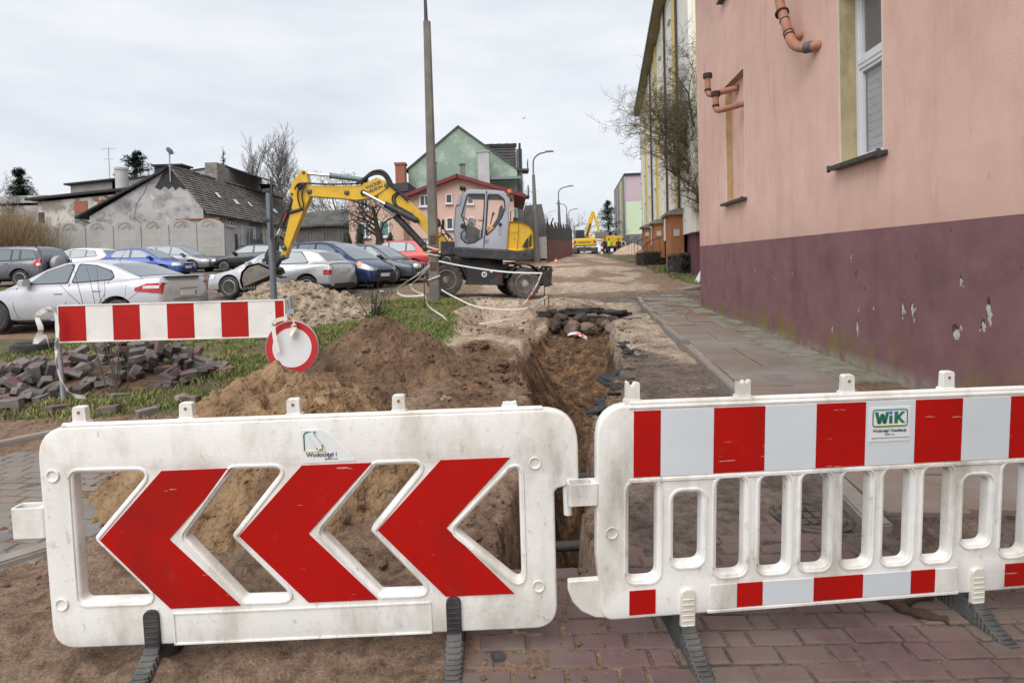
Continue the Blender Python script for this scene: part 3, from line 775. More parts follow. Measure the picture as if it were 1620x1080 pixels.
for k in range(9):
    mb = MB(); mb.prism([(cols[k] + .0005, .622), (cols[k + 1] - .0005, .622), (cols[k + 1] - .0005, .889), (cols[k] + .0005, .889)], ym - .0035, ym + .001)
    o = mb.build('red_stripe' if k % 2 == 0 else 'white_stripe', red_sheet if k % 2 == 0 else white_sheet, rb)
lows = [(-.872, -.763, 1), (-.533, -.419, 0), (-.419, -.308, 1), (-.308, -.085, 0), (-.085, .135, 1), (.135, .352, 0), (.352, .464, 1), (.464, .568, 0), (.793, .95, 1)]
for a, b2, r in lows:
    mb = MB(); mb.prism([(a + .0005, .055), (b2 - .0005, .055), (b2 - .0005, .155), (a + .0005, .155)], ym - .0035, ym + .001); mb.build('red_stripe' if r else 'white_stripe', red_sheet if r else (white_plastic if b2 - a < .12 else white_sheet), rb)
mb = MB(); mb.box((.016, ym, .044), (1.12, .008, .014)); mb.box((.1, ym, .6075), (1.95, .010, .016)); mb.box((.1, ym, .903), (1.95, .010, .012)); mb.build('rib', white_plastic, rb, bevel=.003)
mb = MB(); mb.tube([(-.87, -.012, .916), (1.0, -.012, .916)], .013, 8); mb.build('top_rib', white_plastic, rb, smooth=60)
lug(rb, -.855, .915, white_plastic, 1.0, 2, .072); lug(rb, -.393, .915, white_plastic, .95, 9, .068)
lug(rb, .06, .915, white_plastic, hh=.085); lug(rb, .51, .915, white_plastic, hh=.085); lug(rb, .97, .915, white_plastic, hh=.085)
for p in ((-.945, .40),): dimple(rb, *p, white_plastic)
pale_tongue = grime(mat('bone_plastic', (.66, .64, .56), .5, .05, 8), (.3, .28, .2), 9, .5, .75, .5)
for x in (-.63, .66): barrier_foot(rb, x, pale_tongue, dark_plastic)
hinge(rb, -1.118, -.995, .518, .604)
mb = MB()
arc = [(-1.118, .205), (-1.118, .165), (-1.10, .115), (-1.065, .075), (-1.01, .045), (-.94, .036), (-.94, .16), (-.985, .19), (-.985, .205)]
mb.prism(arc, -T / 2 + .012, T / 2 - .012); mb.build('skirt', grime(mat('yellowed_plastic', (.66, .66, .60), .5, .06, 6), (.3, .31, .2), 9, .5, .75, .6), rb, bevel=.006)
st = MB(); st.prism([(.140, .722), (.323, .722), (.323, .866), (.140, .866)], ym - .006, ym - .003); st = st.build('sticker', sticker_paint(), rb)
yy = ym - .0068
frame_strip(st, 'logo_frame', .155, .308, .785, .855, .0022, yy, green_ink)
mb = MB(); mb.tube([(.160, yy, .790), (.303, yy, .790)], .0016, 5); mb.build('logo_line', yellow_ink, st)
wk = MB()
# the utility's letters W i K drawn as bold slanted strokes
def stroke(p, q, wd): 
    p, q = Vector(p), Vector(q); d = Vector((wd / 2, 0)); wk.prism([tuple(p - d), tuple(p + d), tuple(q + d), tuple(q - d)], yy - .0012, yy)
for a, b2 in (((.170, .846), (.183, .797)), ((.196, .838), (.183, .797)), ((.196, .838), (.207, .797)), ((.219, .846), (.207, .797))): stroke(a, b2, .014)
stroke((.234, .830), (.234, .797), .014); stroke((.258, .846), (.258, .797), .015); stroke((.290, .846), (.264, .820), .015); stroke((.266, .824), (.292, .797), .015)
wk.build('logo_letters', green_ink, st)
mb = MB(); mb.lathe([(.007, -.0012), (.007, 0)], 14, 'Y', (.234, yy, .842)); mb.build('logo_dot', blue_ink, st)
text('lettering', 'Wodociągi i Kanalizacja', .0165, dark_ink, st, Matrix.Translation((.2315, yy, .762)) @ XZ, .0005, .94, 'CENTER', .0003)
text('lettering', 'Spółka z o.o.', .009, dark_ink, st, Matrix.Translation((.2315, yy, .749)) @ XZ, .0005, 1, 'CENTER')
mb = MB(); rrs = random.Random(2); x = .152
while x < .308:
    l = rrs.uniform(.003, .012); mb.box((x + l / 2, yy, .737), (l, .001, .0042)); x += l + .0025
mb.build('fine_print', mat('faint_ink', (.25, .27, .3), .6), st)

# ================================================================== PINK HOUSE ON THE RIGHT
pink = grime(grime(mat('pink_stucco', (.77, .495, .405), .9, .05, 2.0, .9, 130, col2=(.82, .555, .465), bdist=.006), (.50, .28, .23), 3.2, .50, .74, .5, (1, 1, .22), seed=4), (.84, .58, .48), 1.3, .52, .75, .5, seed=9)
pink = grime(grime(pink, (.36, .19, .155), 9, .66, .76, .5, (1, 1, .18), seed=14), (.62, .37, .31), .8, .5, .75, .5, (1, 1, .5), seed=15)
plum = grime(grime(mat('plum_stucco', (.205, .100, .108), .9, .08, 2.5, .5, 220, col2=(.255, .130, .138), bdist=.006), (.125, .068, .073), 2.2, .52, .75, .55, (1, 1, .35), seed=2), (.13, .026, .032), 6.5, .655, .69, .8, (1, 1, .55), seed=7)
plum = grime(plum, (.10, .05, .052), 1.1, .5, .72, .45, (1, 1, .8), seed=12)
plum = grime(plum, (.27, .16, .165), 14, .62, .72, .5, (1, 1, 1), seed=13)
plum = grime(plum, (.20, .175, .02), 3.1, .42, .62, .95, (1, 1, .4), seed=5, zfade=(.30, .72))
plum = grime(plum, (.33, .33, .27), 4.0, .35, .6, .9, (1, 1, 1), seed=8, zfade=(.20, .36))
WM = Matrix.Translation((3.72, 0, 0)) @ Matrix.Rotation(math.atan2(1, .079), 4, 'Z')
ph = thing('pink_house', 'pink rendered house with plum base painted along the pavement, at the right', 'house', M=WM)
def rect(a, b2, c, d): return [(a, c), (b2, c), (b2, d), (a, d)]
UL = 14.8
plate('wall', rect(-6, UL, 1.872, 9.5), [rect(6.46, 7.46, 2.74, 5.02), rect(11.15, 12.42, 2.74, 5.26), rect(1.6, 2.6, 2.74, 5.02), rect(6.46, 7.46, 7.1, 9.2), rect(11.15, 12.42, 7.1, 9.2)], .3, .004, pink, ph, y=-.15, smooth=30)
mb = MB(); mb.box(((UL - 6) / 2, -.145, .885), (UL + 6, .3, 1.97)); mb.build('base', plum, ph)
mb = MB(); mb.box((UL - .15, -5.3, 5.69), (.3, 10, 7.62)); mb.box((4, -10.3, 5.69), (21, .3, 7.62)); mb.build('side_wall', pink, ph)
mb = MB(); mb.box((UL - .15, -5.3, .885), (.306, 10, 1.97)); mb.build('side_base', plum, ph)
mb = MB(); mb.box((4.4, -5, 9.56), (21.8, 11.4, .12)); mb.prism([(-11, 9.62), (1.1, 9.62), (-5, 13)], -6.4, 15.1, 'YZ'); mb.build('roof', mat('dark_tiles', (.08, .05, .045), .8, .3, 8), ph)
reveal = grime(mat('ochre_reveal', (.42, .35, .20), .9, .12, 4, .3, 90, col2=(.50, .43, .26)), (.2, .16, .07), 5, .5, .7, .5, (1, 1, .4))
trim = mat('cream_edge', (.72, .64, .52), .8, .06, 8)
upvc = mat('white_window_frame', (.74, .76, .80), .35, .03, 5)
sill_m = grime(mat('sill_slate', (.045, .045, .048), .6, .2, 10, .2, 60), (.2, .18, .15), 9, .5, .7, .5)
blind_m = mat('blind_slat', (.52, .54, .55), .5, .08, 6)
dglass = glassy('window_glass', (.035, .042, .048), .05)
def window_big(u0, u1, z0, z1, zbar, blind=True):
    d = .24
    mb = MB()
    for a in (u0, u1): mb.box((a + (.006 if a == u0 else -.006), -d / 2 - .002, (z0 + z1) / 2), (.012, d, z1 - z0))
    mb.box(((u0 + u1) / 2, -d / 2 - .002, z1 - .006), (u1 - u0 - .026, d, .012)); mb.build('reveal', reveal, ph)
    mb = MB()
    for a in (u0 + .004, u1 - .004): mb.box((a, -.004, (z0 + z1) / 2), (.018, .016, z1 - z0))
    mb.box(((u0 + u1) / 2, -.004, z1 - .004), (u1 - u0 - .03, .016, .018)); mb.build('edge_trim', trim, ph)
    y = -d
    fr = MB(); f = .075
    for a in (u0 + .014 + f / 2, u1 - .014 - f / 2): fr.box((a, y, (z0 + z1) / 2), (f, .07, z1 - z0))
    for c in (z0 + f / 2, z1 - f / 2 - .012): fr.box(((u0 + u1) / 2, y, c), (u1 - u0 - 2 * f - .03, .068, f))
    fr.box(((u0 + u1) / 2, y, zbar), (u1 - u0 - 2 * f - .03, .068, .13))
    fr.box(((u0 + u1) / 2, y + .037, zbar), (u1 - u0 - 2 * f - .03, .014, .02))
    w_ = fr.build('window', upvc, ph, bevel=.006)
    for a, b2 in ((z0 + f, zbar - .065), (zbar + .065, z1 - f)):
        s = MB()
        for uu in (u0 + .014 + f + .022, u1 - .014 - f - .022): s.box((uu, y - .006, (a + b2) / 2), (.044, .05, b2 - a))
        for c in (a + .022, b2 - .022): s.box(((u0 + u1) / 2, y - .006, c), (u1 - u0 - 2 * f - .03 - .09, .048, .044))
        s.build('sash', upvc, w_, bevel=.005)
        g = MB(); g.box(((u0 + u1) / 2, y - .02, (a + b2) / 2), (u1 - u0 - 2 * f - .1, .006, b2 - a - .08)); g.build('pane', glassy('clear_pane', (.5, .55, .58), .03, 0, .18), w_)
    if blind:
        zz = z0 + .1
        while zz < zbar - .08:
            b_ = MB(); b_.box(((u0 + u1) / 2, y - .05, zz + .05), (u1 - u0 - .26, .008, .092), M=None); b_.build('blind_slat', blind_m, w_); zz += .098
    c = MB(); c.box(((u0 + u1) / 2, y - .35, (zbar + z1) / 2 if blind else (z0 + z1) / 2), (u1 - u0, .02, z1 - zbar if blind else z1 - z0)); c.build('dim_room_sheet', mat('dim_room', (.10, .095, .09), .9), w_)  # dark sheet behind the glass, the room's dimness put into its colour
    sl = MB(); sl.box(((u0 + u1) / 2, -.06, z0 - .028), (u1 - u0 + .16, .36, .055)); sl.box((u0 - .085, .105, z0 - .03), (.03, .04, .09)); sl.box((u1 + .085, .105, z0 - .03), (.03, .04, .09)); sl.build('sill', sill_m, ph, bevel=.005)
window_big(6.46, 7.46, 2.74, 5.02, 4.0)
window_big(1.6, 2.6, 2.74, 5.02, 4.0)
window_big(6.46, 7.46, 7.1, 9.2, 8.4)
def niche(u0, u1, z0, z1):
    mb = MB(); mb.box(((u0 + u1) / 2, -.19, (z0 + z1) / 2), (u1 - u0 - .002, .1, z1 - z0 - .002)); mb.build('blocked_window', pink, ph)
    mb = MB(); mb.box((u1 - .007, -.07, (z0 + z1) / 2), (.014, .136, z1 - z0 - .004)); mb.box((u0 + .007, -.07, (z0 + z1) / 2), (.014, .136, z1 - z0 - .004)); mb.box(((u0 + u1) / 2, -.07, z1 - .008), (u1 - u0 - .032, .136, .014)); mb.build('reveal', mat('tan_reveal', (.48, .33, .18), .9, .1, 5, .2), ph)
    mb = MB()
    for a in (u0 + .004, u1 - .004): mb.box((a, -.004, (z0 + z1) / 2), (.022, .016, z1 - z0))
    mb.box(((u0 + u1) / 2, -.004, z1 - .004), (u1 - u0 - .03, .016, .02)); mb.build('edge_trim', trim, ph)
    sl = MB(); sl.box(((u0 + u1) / 2, -.02, z0 - .028), (u1 - u0 + .14, .28, .055)); sl.box((u0 - .075, .105, z0 - .03), (.03, .04, .085)); sl.build('sill', sill_m, ph, bevel=.005)
niche(11.15, 12.42, 2.74, 5.26); niche(11.15, 12.42, 7.1, 9.2)
# flaked spots: irregular bits where the render has broken away
chip_m = mat('bare_plaster', (.50, .47, .43), .9, .2, 30, .4, 80); chip_d = mat('broken_render', (.075, .05, .05), .95, .3, 25, .6, 60)
rc = random.Random(8)
for (u, z, su, sz) in ((5.96, .98, .035, .075), (5.30, .82, .05, .085), (4.9, 1.04, .035, .10), (5.24, 1.31, .02, .04), (7.06, .66, .022, .10), (7.03, .89, .015, .025), (6.13, .97, .03, .07), (7.72, .57, .014, .05), (9.0, 1.3, .012, .014), (9.7, 1.2, .01, .02), (7.2, 1.55, .012, .05), (6.7, .94, .012, .02), (12.0, 1.35, .01, .01), (10.7, 1.32, .012, .02), (4.97, .93, .03, .05), (5.18, .43, .0, .0)):
    if su == 0: continue
    def blob(k, y, m, nm, par, dx=0, dz=0):
        n = 19; mb = MB(); ph_ = rc.uniform(0, 6)
        P = [(u + dx + su * k * (.55 + .55 * rc.random() + .25 * math.sin(3 * a + ph_)) * math.cos(a), z + dz + sz * k * (.5 + .6 * rc.random() + .25 * math.sin(2 * a + ph_)) * math.sin(a)) for a in [2 * PI * j / n for j in range(n)]]
        mb.prism(P, y - .02, y); return mb.build(nm, m, par)
    o = blob(1.0, .0062, chip_d, 'plaster_chip', ph, su * .25, sz * .35)
    blob(.85, .0082, chip_m, 'bare_patch', o)
    for q in range(2): blob(.3, .0078, chip_m, 'bare_patch', o, su * rc.uniform(-1.6, 1.6), sz * rc.uniform(-1.3, 1.3))
# flue pipes of orange drain pipe sticking out of the wall
clay = grime(mat('orange_drain_pipe', (.44, .20, .12), .6, .12, 5, .1, 60), (.15, .07, .05), 7, .52, .72, .6)
soot = mat('sooty_collar', (.05, .035, .03), .8, .3, 15)
def elbow(a, b2, c, n=6): # quarter bend from a via corner b to c
    a, b2, c = Vector(a), Vector(b2), Vector(c); return [a * (1 - t) ** 2 + b2 * 2 * t * (1 - t) + c * t * t for t in [k / n for k in range(n + 1)]]
def flue(label, u, z, h, uw, out=.30):
    f = thing('flue_pipe', label, 'flue pipe', M=WM, group='flue pipes on the pink wall')
    r = .062
    mb = MB(); P = [(u, out, z + h), (u, out, z + .1)] + elbow((u, out, z + .1), (u, out, z), (u, out - .1, z)) + [(u, -.05, z)]
    P = [(u, out, z + h), (u, out, z + .12)] + [tuple(p) for p in elbow((u, out, z + .12), (u, out, z), (u + (uw - u) * .35, out - .09, z))] + [(uw, -.13, z)]
    mb.tube(P, r, 16); mb.build('pipe', clay, f, smooth=50)
    mb = MB(); mb.lathe([(.092, h - .05), (.098, h - .02), (.096, h + .05), (.078, h + .056), (.06, h + .02)], 20, 'Z', (u, out, z)); mb.build('cap', soot, f, smooth=40)
    mb = MB(); mb.lathe([(.069, .11), (.072, .12), (.072, .15), (.069, .16)], 18, 'Z', (u, out, z)); mb.build('collar', soot, f, smooth=40)
    return f
flue('upper orange flue pipe with sooty cap over the blocked window', 12.46, 5.08, .44, 11.9, .34)
flue('lower orange flue pipe with sooty cap over the blocked window', 12.02, 4.62, .38, 11.35, .30)
f = thing('flue_pipe', 'long slanting orange flue pipe high on the pink wall beside the tall window', 'flue pipe', M=WM, group='flue pipes on the pink wall')
mb = MB(); mb.tube([(8.86, .22, 5.75), (8.74, .22, 5.36), (8.42, .22, 4.78)] + [tuple(p) for p in elbow((8.42, .22, 4.78), (8.30, .22, 4.55), (8.08, .10, 4.50))] + [(7.95, -.05, 4.49)], .068, 16); mb.build('pipe', clay, f, smooth=50)
mb = MB()
for p, q, r in (((8.70, .22, 5.26), (8.685, .22, 5.235), .10), ((8.60, .22, 5.10), (8.59, .22, 5.085), .076), ((8.47, .22, 4.87), (8.46, .22, 4.855), .076), ((8.44, .22, 4.82), (8.43, .22, 4.80), .076), ((8.82, .22, 5.60), (8.80, .22, 5.56), .08)): mb.cyl(p, q, r, n=16)
mb.build('collar', soot, f, smooth=40)
mb = MB(); mb.cyl((8.13, .13, 4.51), (8.05, .07, 4.50), .078, n=16); mb.build('sleeve', mat('grey_sleeve', (.10, .11, .13), .6), f, smooth=40)
mb = MB(); mb.tube([(8.72, .16, 5.05)] + [tuple(p) for p in elbow((8.72, .14, 4.98), (8.68, .12, 4.86), (8.60, .06, 4.84))] + [(8.5, -.05, 4.84)], .055, 12); mb.build('branch_pipe', clay, f, smooth=50)

# ================================================================== CARS
car_glass = glassy('car_glass', (.17, .20, .225), .05, .12)
car_dark = mat('car_underside', (.012, .012, .013), .9, .2, 10)
trim_black = mat('black_trim', (.018, .018, .02), .45, .2, 10)
lamp_clear = mat('clear_lamp', (.62, .64, .66), .12, .15, 16, coat=.6)
lamp_red = mat('red_lamp', (.42, .012, .014), .15, .2, 18, coat=.6)
lamp_amber = mat('amber_lamp', (.75, .25, .03), .2, .15, 16, coat=.5)
rim_m = mat('alloy_rim', (.58, .59, .60), .4, .1, 10, metal=.1)
rim_d = mat('steel_wheel', (.035, .035, .037), .6, .2, 10, metal=.2)
plate_m = mat('number_plate', (.70, .71, .70), .5, .05, 30)
def paint(name, col, metal=.35, rough=.32):
    m = mat(name, col, rough, .03, 3, metal=metal, coat=.5)
    return grime(m, (.23, .19, .15), 3.0, .45, .8, .55, (1, 1, 1), zfade=(.12, .60))
def wheel(car, x, y, r, wd, alloy=True, spokes=7, face=1):
    t = MB(); pr = [(r * .66, -wd / 2 + .01), (r * .86, -wd / 2), (r * .97, -wd * .40), (r, -wd * .25), (r, wd * .25), (r * .97, wd * .40), (r * .86, wd / 2), (r * .66, wd / 2 - .01)]
    t.lathe(pr, 28, 'Y', (x, y, r)); w_ = t.build('wheel', tyre_m, car, smooth=35)
    f = face; q = MB()
    q.lathe([(r * .68, f * (wd / 2 - .012)), (r * .64, f * (wd / 2 - .004)), (r * .60, f * (wd / 2 - .03)), (r * .58, f * (wd / 2 - .10))], 28, 'Y', (x, y, r), caps=False)
    m = rim_m if alloy else rim_d
    for k in range(spokes):
        a = 2 * PI * k / spokes; M = Matrix.Translation((x, y + f * (wd / 2 - .035), r)) @ Matrix.Rotation(a, 4, 'Y')
        q.box((0, 0, r * .34), (r * .16, .03, r * .56), M, taper=.75)
    q.lathe([(0, f * (wd / 2 - .015)), (r * .13, f * (wd / 2 - .017)), (r * .15, f * (wd / 2 - .06))], 14, 'Y', (x, y, r))
    q.build('rim', m, w_, smooth=35)
    d = MB(); d.lathe([(0, f * (wd / 2 - .075)), (r * .62, f * (wd / 2 - .075))], 20, 'Y', (x, y, r)); d.build('brake_shadow_plate', car_dark, w_)
def car(name, label, cf, pm, x, y, heading, group='cars parked on the muddy lot', pitch=None):
    L, W, H = cf['L'], cf['W'], cf['H']; xf, xr = cf['wb']; rw = cf['rw']; zb0 = cf.get('zb', .20)
    dk, rf = cf['deck'], cf['roof']
    ds, dz = zip(*dk); rs_, rz_ = zip(*rf)
    s0, s1 = rs_[0], rs_[-1]
    hd = Vector((math.cos(heading), math.sin(heading)))
    zc = float(surf(x, y)); zf = float(surf(x + hd.x * L * .3, y + hd.y * L * .3)); zr = float(surf(x - hd.x * L * .3, y - hd.y * L * .3))
    M = Matrix.Translation((x, y, (zf + zr) / 2 - .01)) @ Matrix.Rotation(heading, 4, 'Z') @ Matrix.Rotation(-math.atan2(zf - zr, L * .6), 4, 'Y')
    root = thing(name, label, 'car', M=M, group=group)
    X = lambda s: L / 2 - s
    nose = cf.get('nose', .74); tail = cf.get('tail', .80)
    def wS(s): return W / 2 * float(np.interp(s, [0, .10, .32, .8, L - .8, L - .28, L - .08, L], [nose, nose + .12, .955, 1, 1, .965, tail + .10, tail]))
    def zd(s): return float(np.interp(s, ds, dz))
    def sm(a, n=3):  # slightly smoothed deck
        return sum(zd(a + d) for d in (-.05, 0, .05)) / 3
    def zrf(s): return sum(float(np.interp(s + d, rs_, rz_)) for d in (-.06, -.03, 0, .03, .06)) / 5
    def zbf(s): return zb0 + float(np.interp(s, [0, .25, L - .35, L], [.06, 0, 0, .10]))
    ra = rw * 1.15
    st = set(np.linspace(0, L, 34).tolist()) | {.04, .10, .16, L - .04, L - .1, L - .16}
    for c in (xf, xr):
        for k in range(15): st.add(c + ra * math.cos(PI * k / 14))
        st.add(c - ra - .01); st.add(c + ra + .01)
    st = sorted(s for s in st if 0 <= s <= L)
    T_ = [0, 0, .10, .28, .52, .74, .90, .975, 1.0, 1.0]
    # half width as a function of the height fraction
    FW = ([0, .05, .15, .3, .5, .7, .86, .95, 1.0], [.90, .955, .985, 1.0, 1.0, .985, .955, .92, .87])
    def yb(s, z): 
        f = (z - zb0) / max(.05, (zd(s) - zb0)); return wS(s) * float(np.interp(f, *FW))
    rings = []
    for s in st:
        z0 = zbf(s); top = sm(s); arch = 0
        for c in (xf, xr):
            if abs(s - c) < ra: arch = rw + math.sqrt(max(0, ra * ra - (s - c) ** 2))
        zz = max(z0, min(arch, top - .1))
        h = top - zz; half = []
        half.append((0, zz)); half.append((wS(s) * .80, zz))
        for tt in T_[2:8]:
            z = zz + h * tt; half.append((yb(s, z), z))
        half.append((wS(s) * .72, top + .010)); half.append((wS(s) * .35, top + .022))
        rg = half + [(0, top + .026)] + [(-a, b2) for a, b2 in half[:0:-1]]
        rings.append([(X(s), a, b2) for a, b2 in rg])
    mb = MB(); mb.loft(rings)
    # cabin
    kk = cf.get('tumble', .42)
    def gy(s, z): return .90 * wS(s) - kk * max(0, z - zd(s)) 
    gs = sorted(set(np.linspace(s0, s1, 30).tolist()) | {a for a, _ in rf})
    rr2 = []
    for s in gs:
        b0 = zd(s) - .03; t1 = max(zrf(s), b0 + .031); n = 5; half = []
        for k in range(n + 1):
            z = b0 + (t1 - .045 * min(1, (t1 - b0) / .2) - b0) * k / n; half.append((gy(s, z), z))
        ye = half[-1][0]; half.append((ye - .035, t1 - .016)); half.append((ye - .11, t1)); half.append((ye * .5, t1 + .016))
        rg = half + [(0, t1 + .02)] + [(-a, b2) for a, b2 in half[::-1]]
        rr2.append([(X(s), a, b2) for a, b2 in rg])
    mb.loft(rr2)
    body = mb.build('body', pm, root, smooth=38)
    # dark inner block behind the wheel arches
    mb = MB(); mb.box((X((xf + xr) / 2), 0, zb0 + .14), (xr - xf + 2 * ra + .06, W * .62, .30)); mb.box((X(L / 2), 0, zb0 - .02), (L * .86, W * .7, .08)); mb.build('underbody', car_dark, root)
    # side windows
    def sidepoly(nm, P, off, m, par, sub=6):
        P2 = []
        for i in range(len(P)):
            a, b2 = P[i], P[(i + 1) % len(P)]
            for k in range(sub): P2.append((a[0] + (b2[0] - a[0]) * k / sub, a[1] + (b2[1] - a[1]) * k / sub))
        cx_ = sum(p[0] for p in P2) / len(P2); cz_ = sum(p[1] for p in P2) / len(P2)
        for sgn in (-1, 1):
            mb = MB(); n = len(P2); R1 = [(X(a), sgn * (gy(a, b2) + off), b2) for a, b2 in P2]; R2 = [(X(cx_ + (a - cx_) * .5), sgn * (gy(cx_ + (a - cx_) * .5, cz_ + (b2 - cz_) * .5) + off), cz_ + (b2 - cz_) * .5) for a, b2 in P2]
            R0 = [(p[0], sgn * (abs(p[1]) - .03), p[2]) for p in R1]
            mb.loft([R0, R1, R2], True, False); mb.add(R2 + [(X(cx_), sgn * (gy(cx_, cz_) + off), cz_)], [(k, (k + 1) % n, n) for k in range(n)])
            mb.build(nm, m, par, smooth=30)
    for P in cf['win']:
        P = roundpoly(P, .05, 3); c0 = sum(p[0] for p in P) / len(P); c1 = sum(p[1] for p in P) / len(P)
        sidepoly('window_seal', [(c0 + (a - c0) * (1 + .03 / max(.08, abs(a - c0))), c1 + (b2 - c1) * (1 + .022 / max(.06, abs(b2 - c1)))) for a, b2 in P], .003, trim_black, root, 2)
        sidepoly('window', P, .008, car_glass, root, 2)
    def topglass(nm, a, b2, inset, m):
        mb = MB(); n = 12; k = 9; vs = []; fs = []
        for i in range(n + 1):
            s = a + (b2 - a) * i / n; t1 = zrf(s); ye = gy(s, t1 - .045) - inset
            for j in range(k):
                u = -1 + 2 * j / (k - 1); y_ = u * ye
                cr_ = float(np.interp(abs(y_), [0, ye * .55, ye + inset - .11, ye + inset - .03], [.02, .016, 0, -.014])); vs.append((X(s), y_, t1 + cr_ + .008))
        for i in range(n):
            for j in range(k - 1): fs.append((i * k + j, i * k + j + 1, (i + 1) * k + j + 1, (i + 1) * k + j))
        mb.add(vs, fs); return mb.build(nm, m, root, smooth=60)
    a, b2 = cf['screen']; topglass('windscreen', a, b2, .05, car_glass)
    a, b2 = cf['rear']; topglass('rear_window', a, b2, cf.get('rin', .07), car_glass)
    for s in (xf, xr):
        for sg in (-1, 1): wheel(root, X(s), sg * (wS(s) - cf.get('tw', .20) / 2 - .012), rw, cf.get('tw', .20), cf.get('alloy', True), cf.get('spokes', 7), sg)
    # patches that follow the flank and wrap round the corners: lamps, bumper strips, sill
    def patch(nm, sa, sb, za, zb_, m, off=.008, both=True, nS=7, nZ=4, slant=0, cap=0):
        for sg in ((-1, 1) if both else (1,)):
            mb = MB(); vs = []; fs = []
            for i in range(nS + 1):
                s = sa + (sb - sa) * i / nS
                for j in range(nZ + 1):
                    f = j / nZ; z = (za(s) if callable(za) else za) * (1 - f) + (zb_(s) if callable(zb_) else zb_) * f
                    vs.append((X(s), sg * (yb(s, z) + off), z))
            for i in range(nS):
                for j in range(nZ): a_ = i * (nZ + 1) + j; fs.append((a_, a_ + 1, a_ + nZ + 2, a_ + nZ + 1))
            mb.add(vs, fs)
            if cap:   # carry on across the end face
                s = sb if cap > 0 else sa; e = X(s) + (-.006 if cap > 0 else .006); y1 = yb(s, (za if not callable(za) else za(s)))
                z0_, z1_ = (za(s) if callable(za) else za), (zb_(s) if callable(zb_) else zb_)
                wI = abs(cap)
                mb.add([(e, sg * (y1 + off), z0_), (e, sg * (y1 - wI), z0_ + .01), (e, sg * (y1 - wI), z1_ - .02), (e, sg * (y1 + off - .01), z1_)], [(0, 1, 2, 3)])
            mb.build(nm, m, root, smooth=40)
    for h in cf['lamps']: patch(*h[:5], {'c': lamp_clear, 'r': lamp_red, 'a': lamp_amber, 'k': trim_black, 'b': pm}[h[5]], off=h[6] if len(h) > 6 else .010, cap=h[7] if len(h) > 7 else 0)
    # door seams, handles, mirrors
    for P in cf['seams']:
        for sg in (-1, 1):
            mb = MB(); L2 = [(X(a), sg * ((yb(a, z) if z <= zd(a) - .02 else gy(a, z)) + .0005), z) for a, z in P]
            mb.tube([tuple(p) for p in spline(L2, 3)], .0055, 4); mb.build('door_seam', trim_black, root)
    for a, z in cf['handles']:
        for sg in (-1, 1):
            mb = MB(); mb.box((X(a), sg * (yb(a, z) + .014), z), (.17, .022, .026)); mb.build('door_handle', cf.get('hm', pm), root, bevel=.008)
    a, z = cf['mirror']
    for sg in (-1, 1):
        mb = MB(); mb.loft([[(X(a) + dx, sg * (gy(a, z) + dy), z + dz_) for dx, dz_ in ((-.07 * q, -.06 * q), (.07 * q, -.06 * q), (.09 * q, 0), (.06 * q, .075 * q), (-.07 * q, .08 * q))] for dy, q in ((-.02, .35), (.05, .55), (.07, 1), (.19, 1.0), (.23, .7))])
        mb.build('mirror', cf.get('mm', pm), root, smooth=50)
    # end faces: plates, grille, bumper inserts
    for e in cf['ends']:
        nm, front, y0, y1, z0, z1, mk = e; xx = L / 2 if front else -L / 2; sgn = 1 if front else -1
        mb = MB(); mb.box((xx + sgn * .004, (y0 + y1) / 2, (z0 + z1) / 2), (.028, y1 - y0, z1 - z0)); o = mb.build(nm, {'p': plate_m, 'k': trim_black, 'c': chrome, 'r': lamp_red, 'l': lamp_clear}[mk], root, bevel=.005)
        if mk == 'p':
            mb = MB(); mb.box((xx + sgn * .0185, y0 + .03 if not front else y1 - .03, (z0 + z1) / 2), (.002, .045, z1 - z0 - .014)); mb.build('plate_band', blue_ink, o)
    if cf.get('rails'):
        mb = MB()
        for sg in (-1, 1):
            ya = gy(2.2, H - .1) - .10; mb.tube([(X(s0 + .75), sg * ya, zrf(s0 + .75) + .01), (X(s0 + .95), sg * ya, zrf(s0 + .95) + .055), (X(s1 - .55), sg * ya, zrf(s1 - .55) + .055), (X(s1 - .35), sg * ya, zrf(s1 - .35) + .01)], .016, 6)
        mb.build('roof_rail', trim_black, root, smooth=60)
    mb = MB(); a = cf.get('aer', s1 - 1.1); mb.tube([(X(a), 0, zrf(a) + .02), (X(a) - .16, 0, zrf(a) + .24)], [.007, .003], 5); mb.build('aerial', trim_black, root)
    root['_L'] = L
    return root, X, gy, zd, zrf, yb
plt = lambda z: ('number_plate', 0, -.26, .26, z - .055, z + .055, 'p')
pltf = lambda z: ('number_plate', 1, -.26, .26, z - .055, z + .055, 'p')
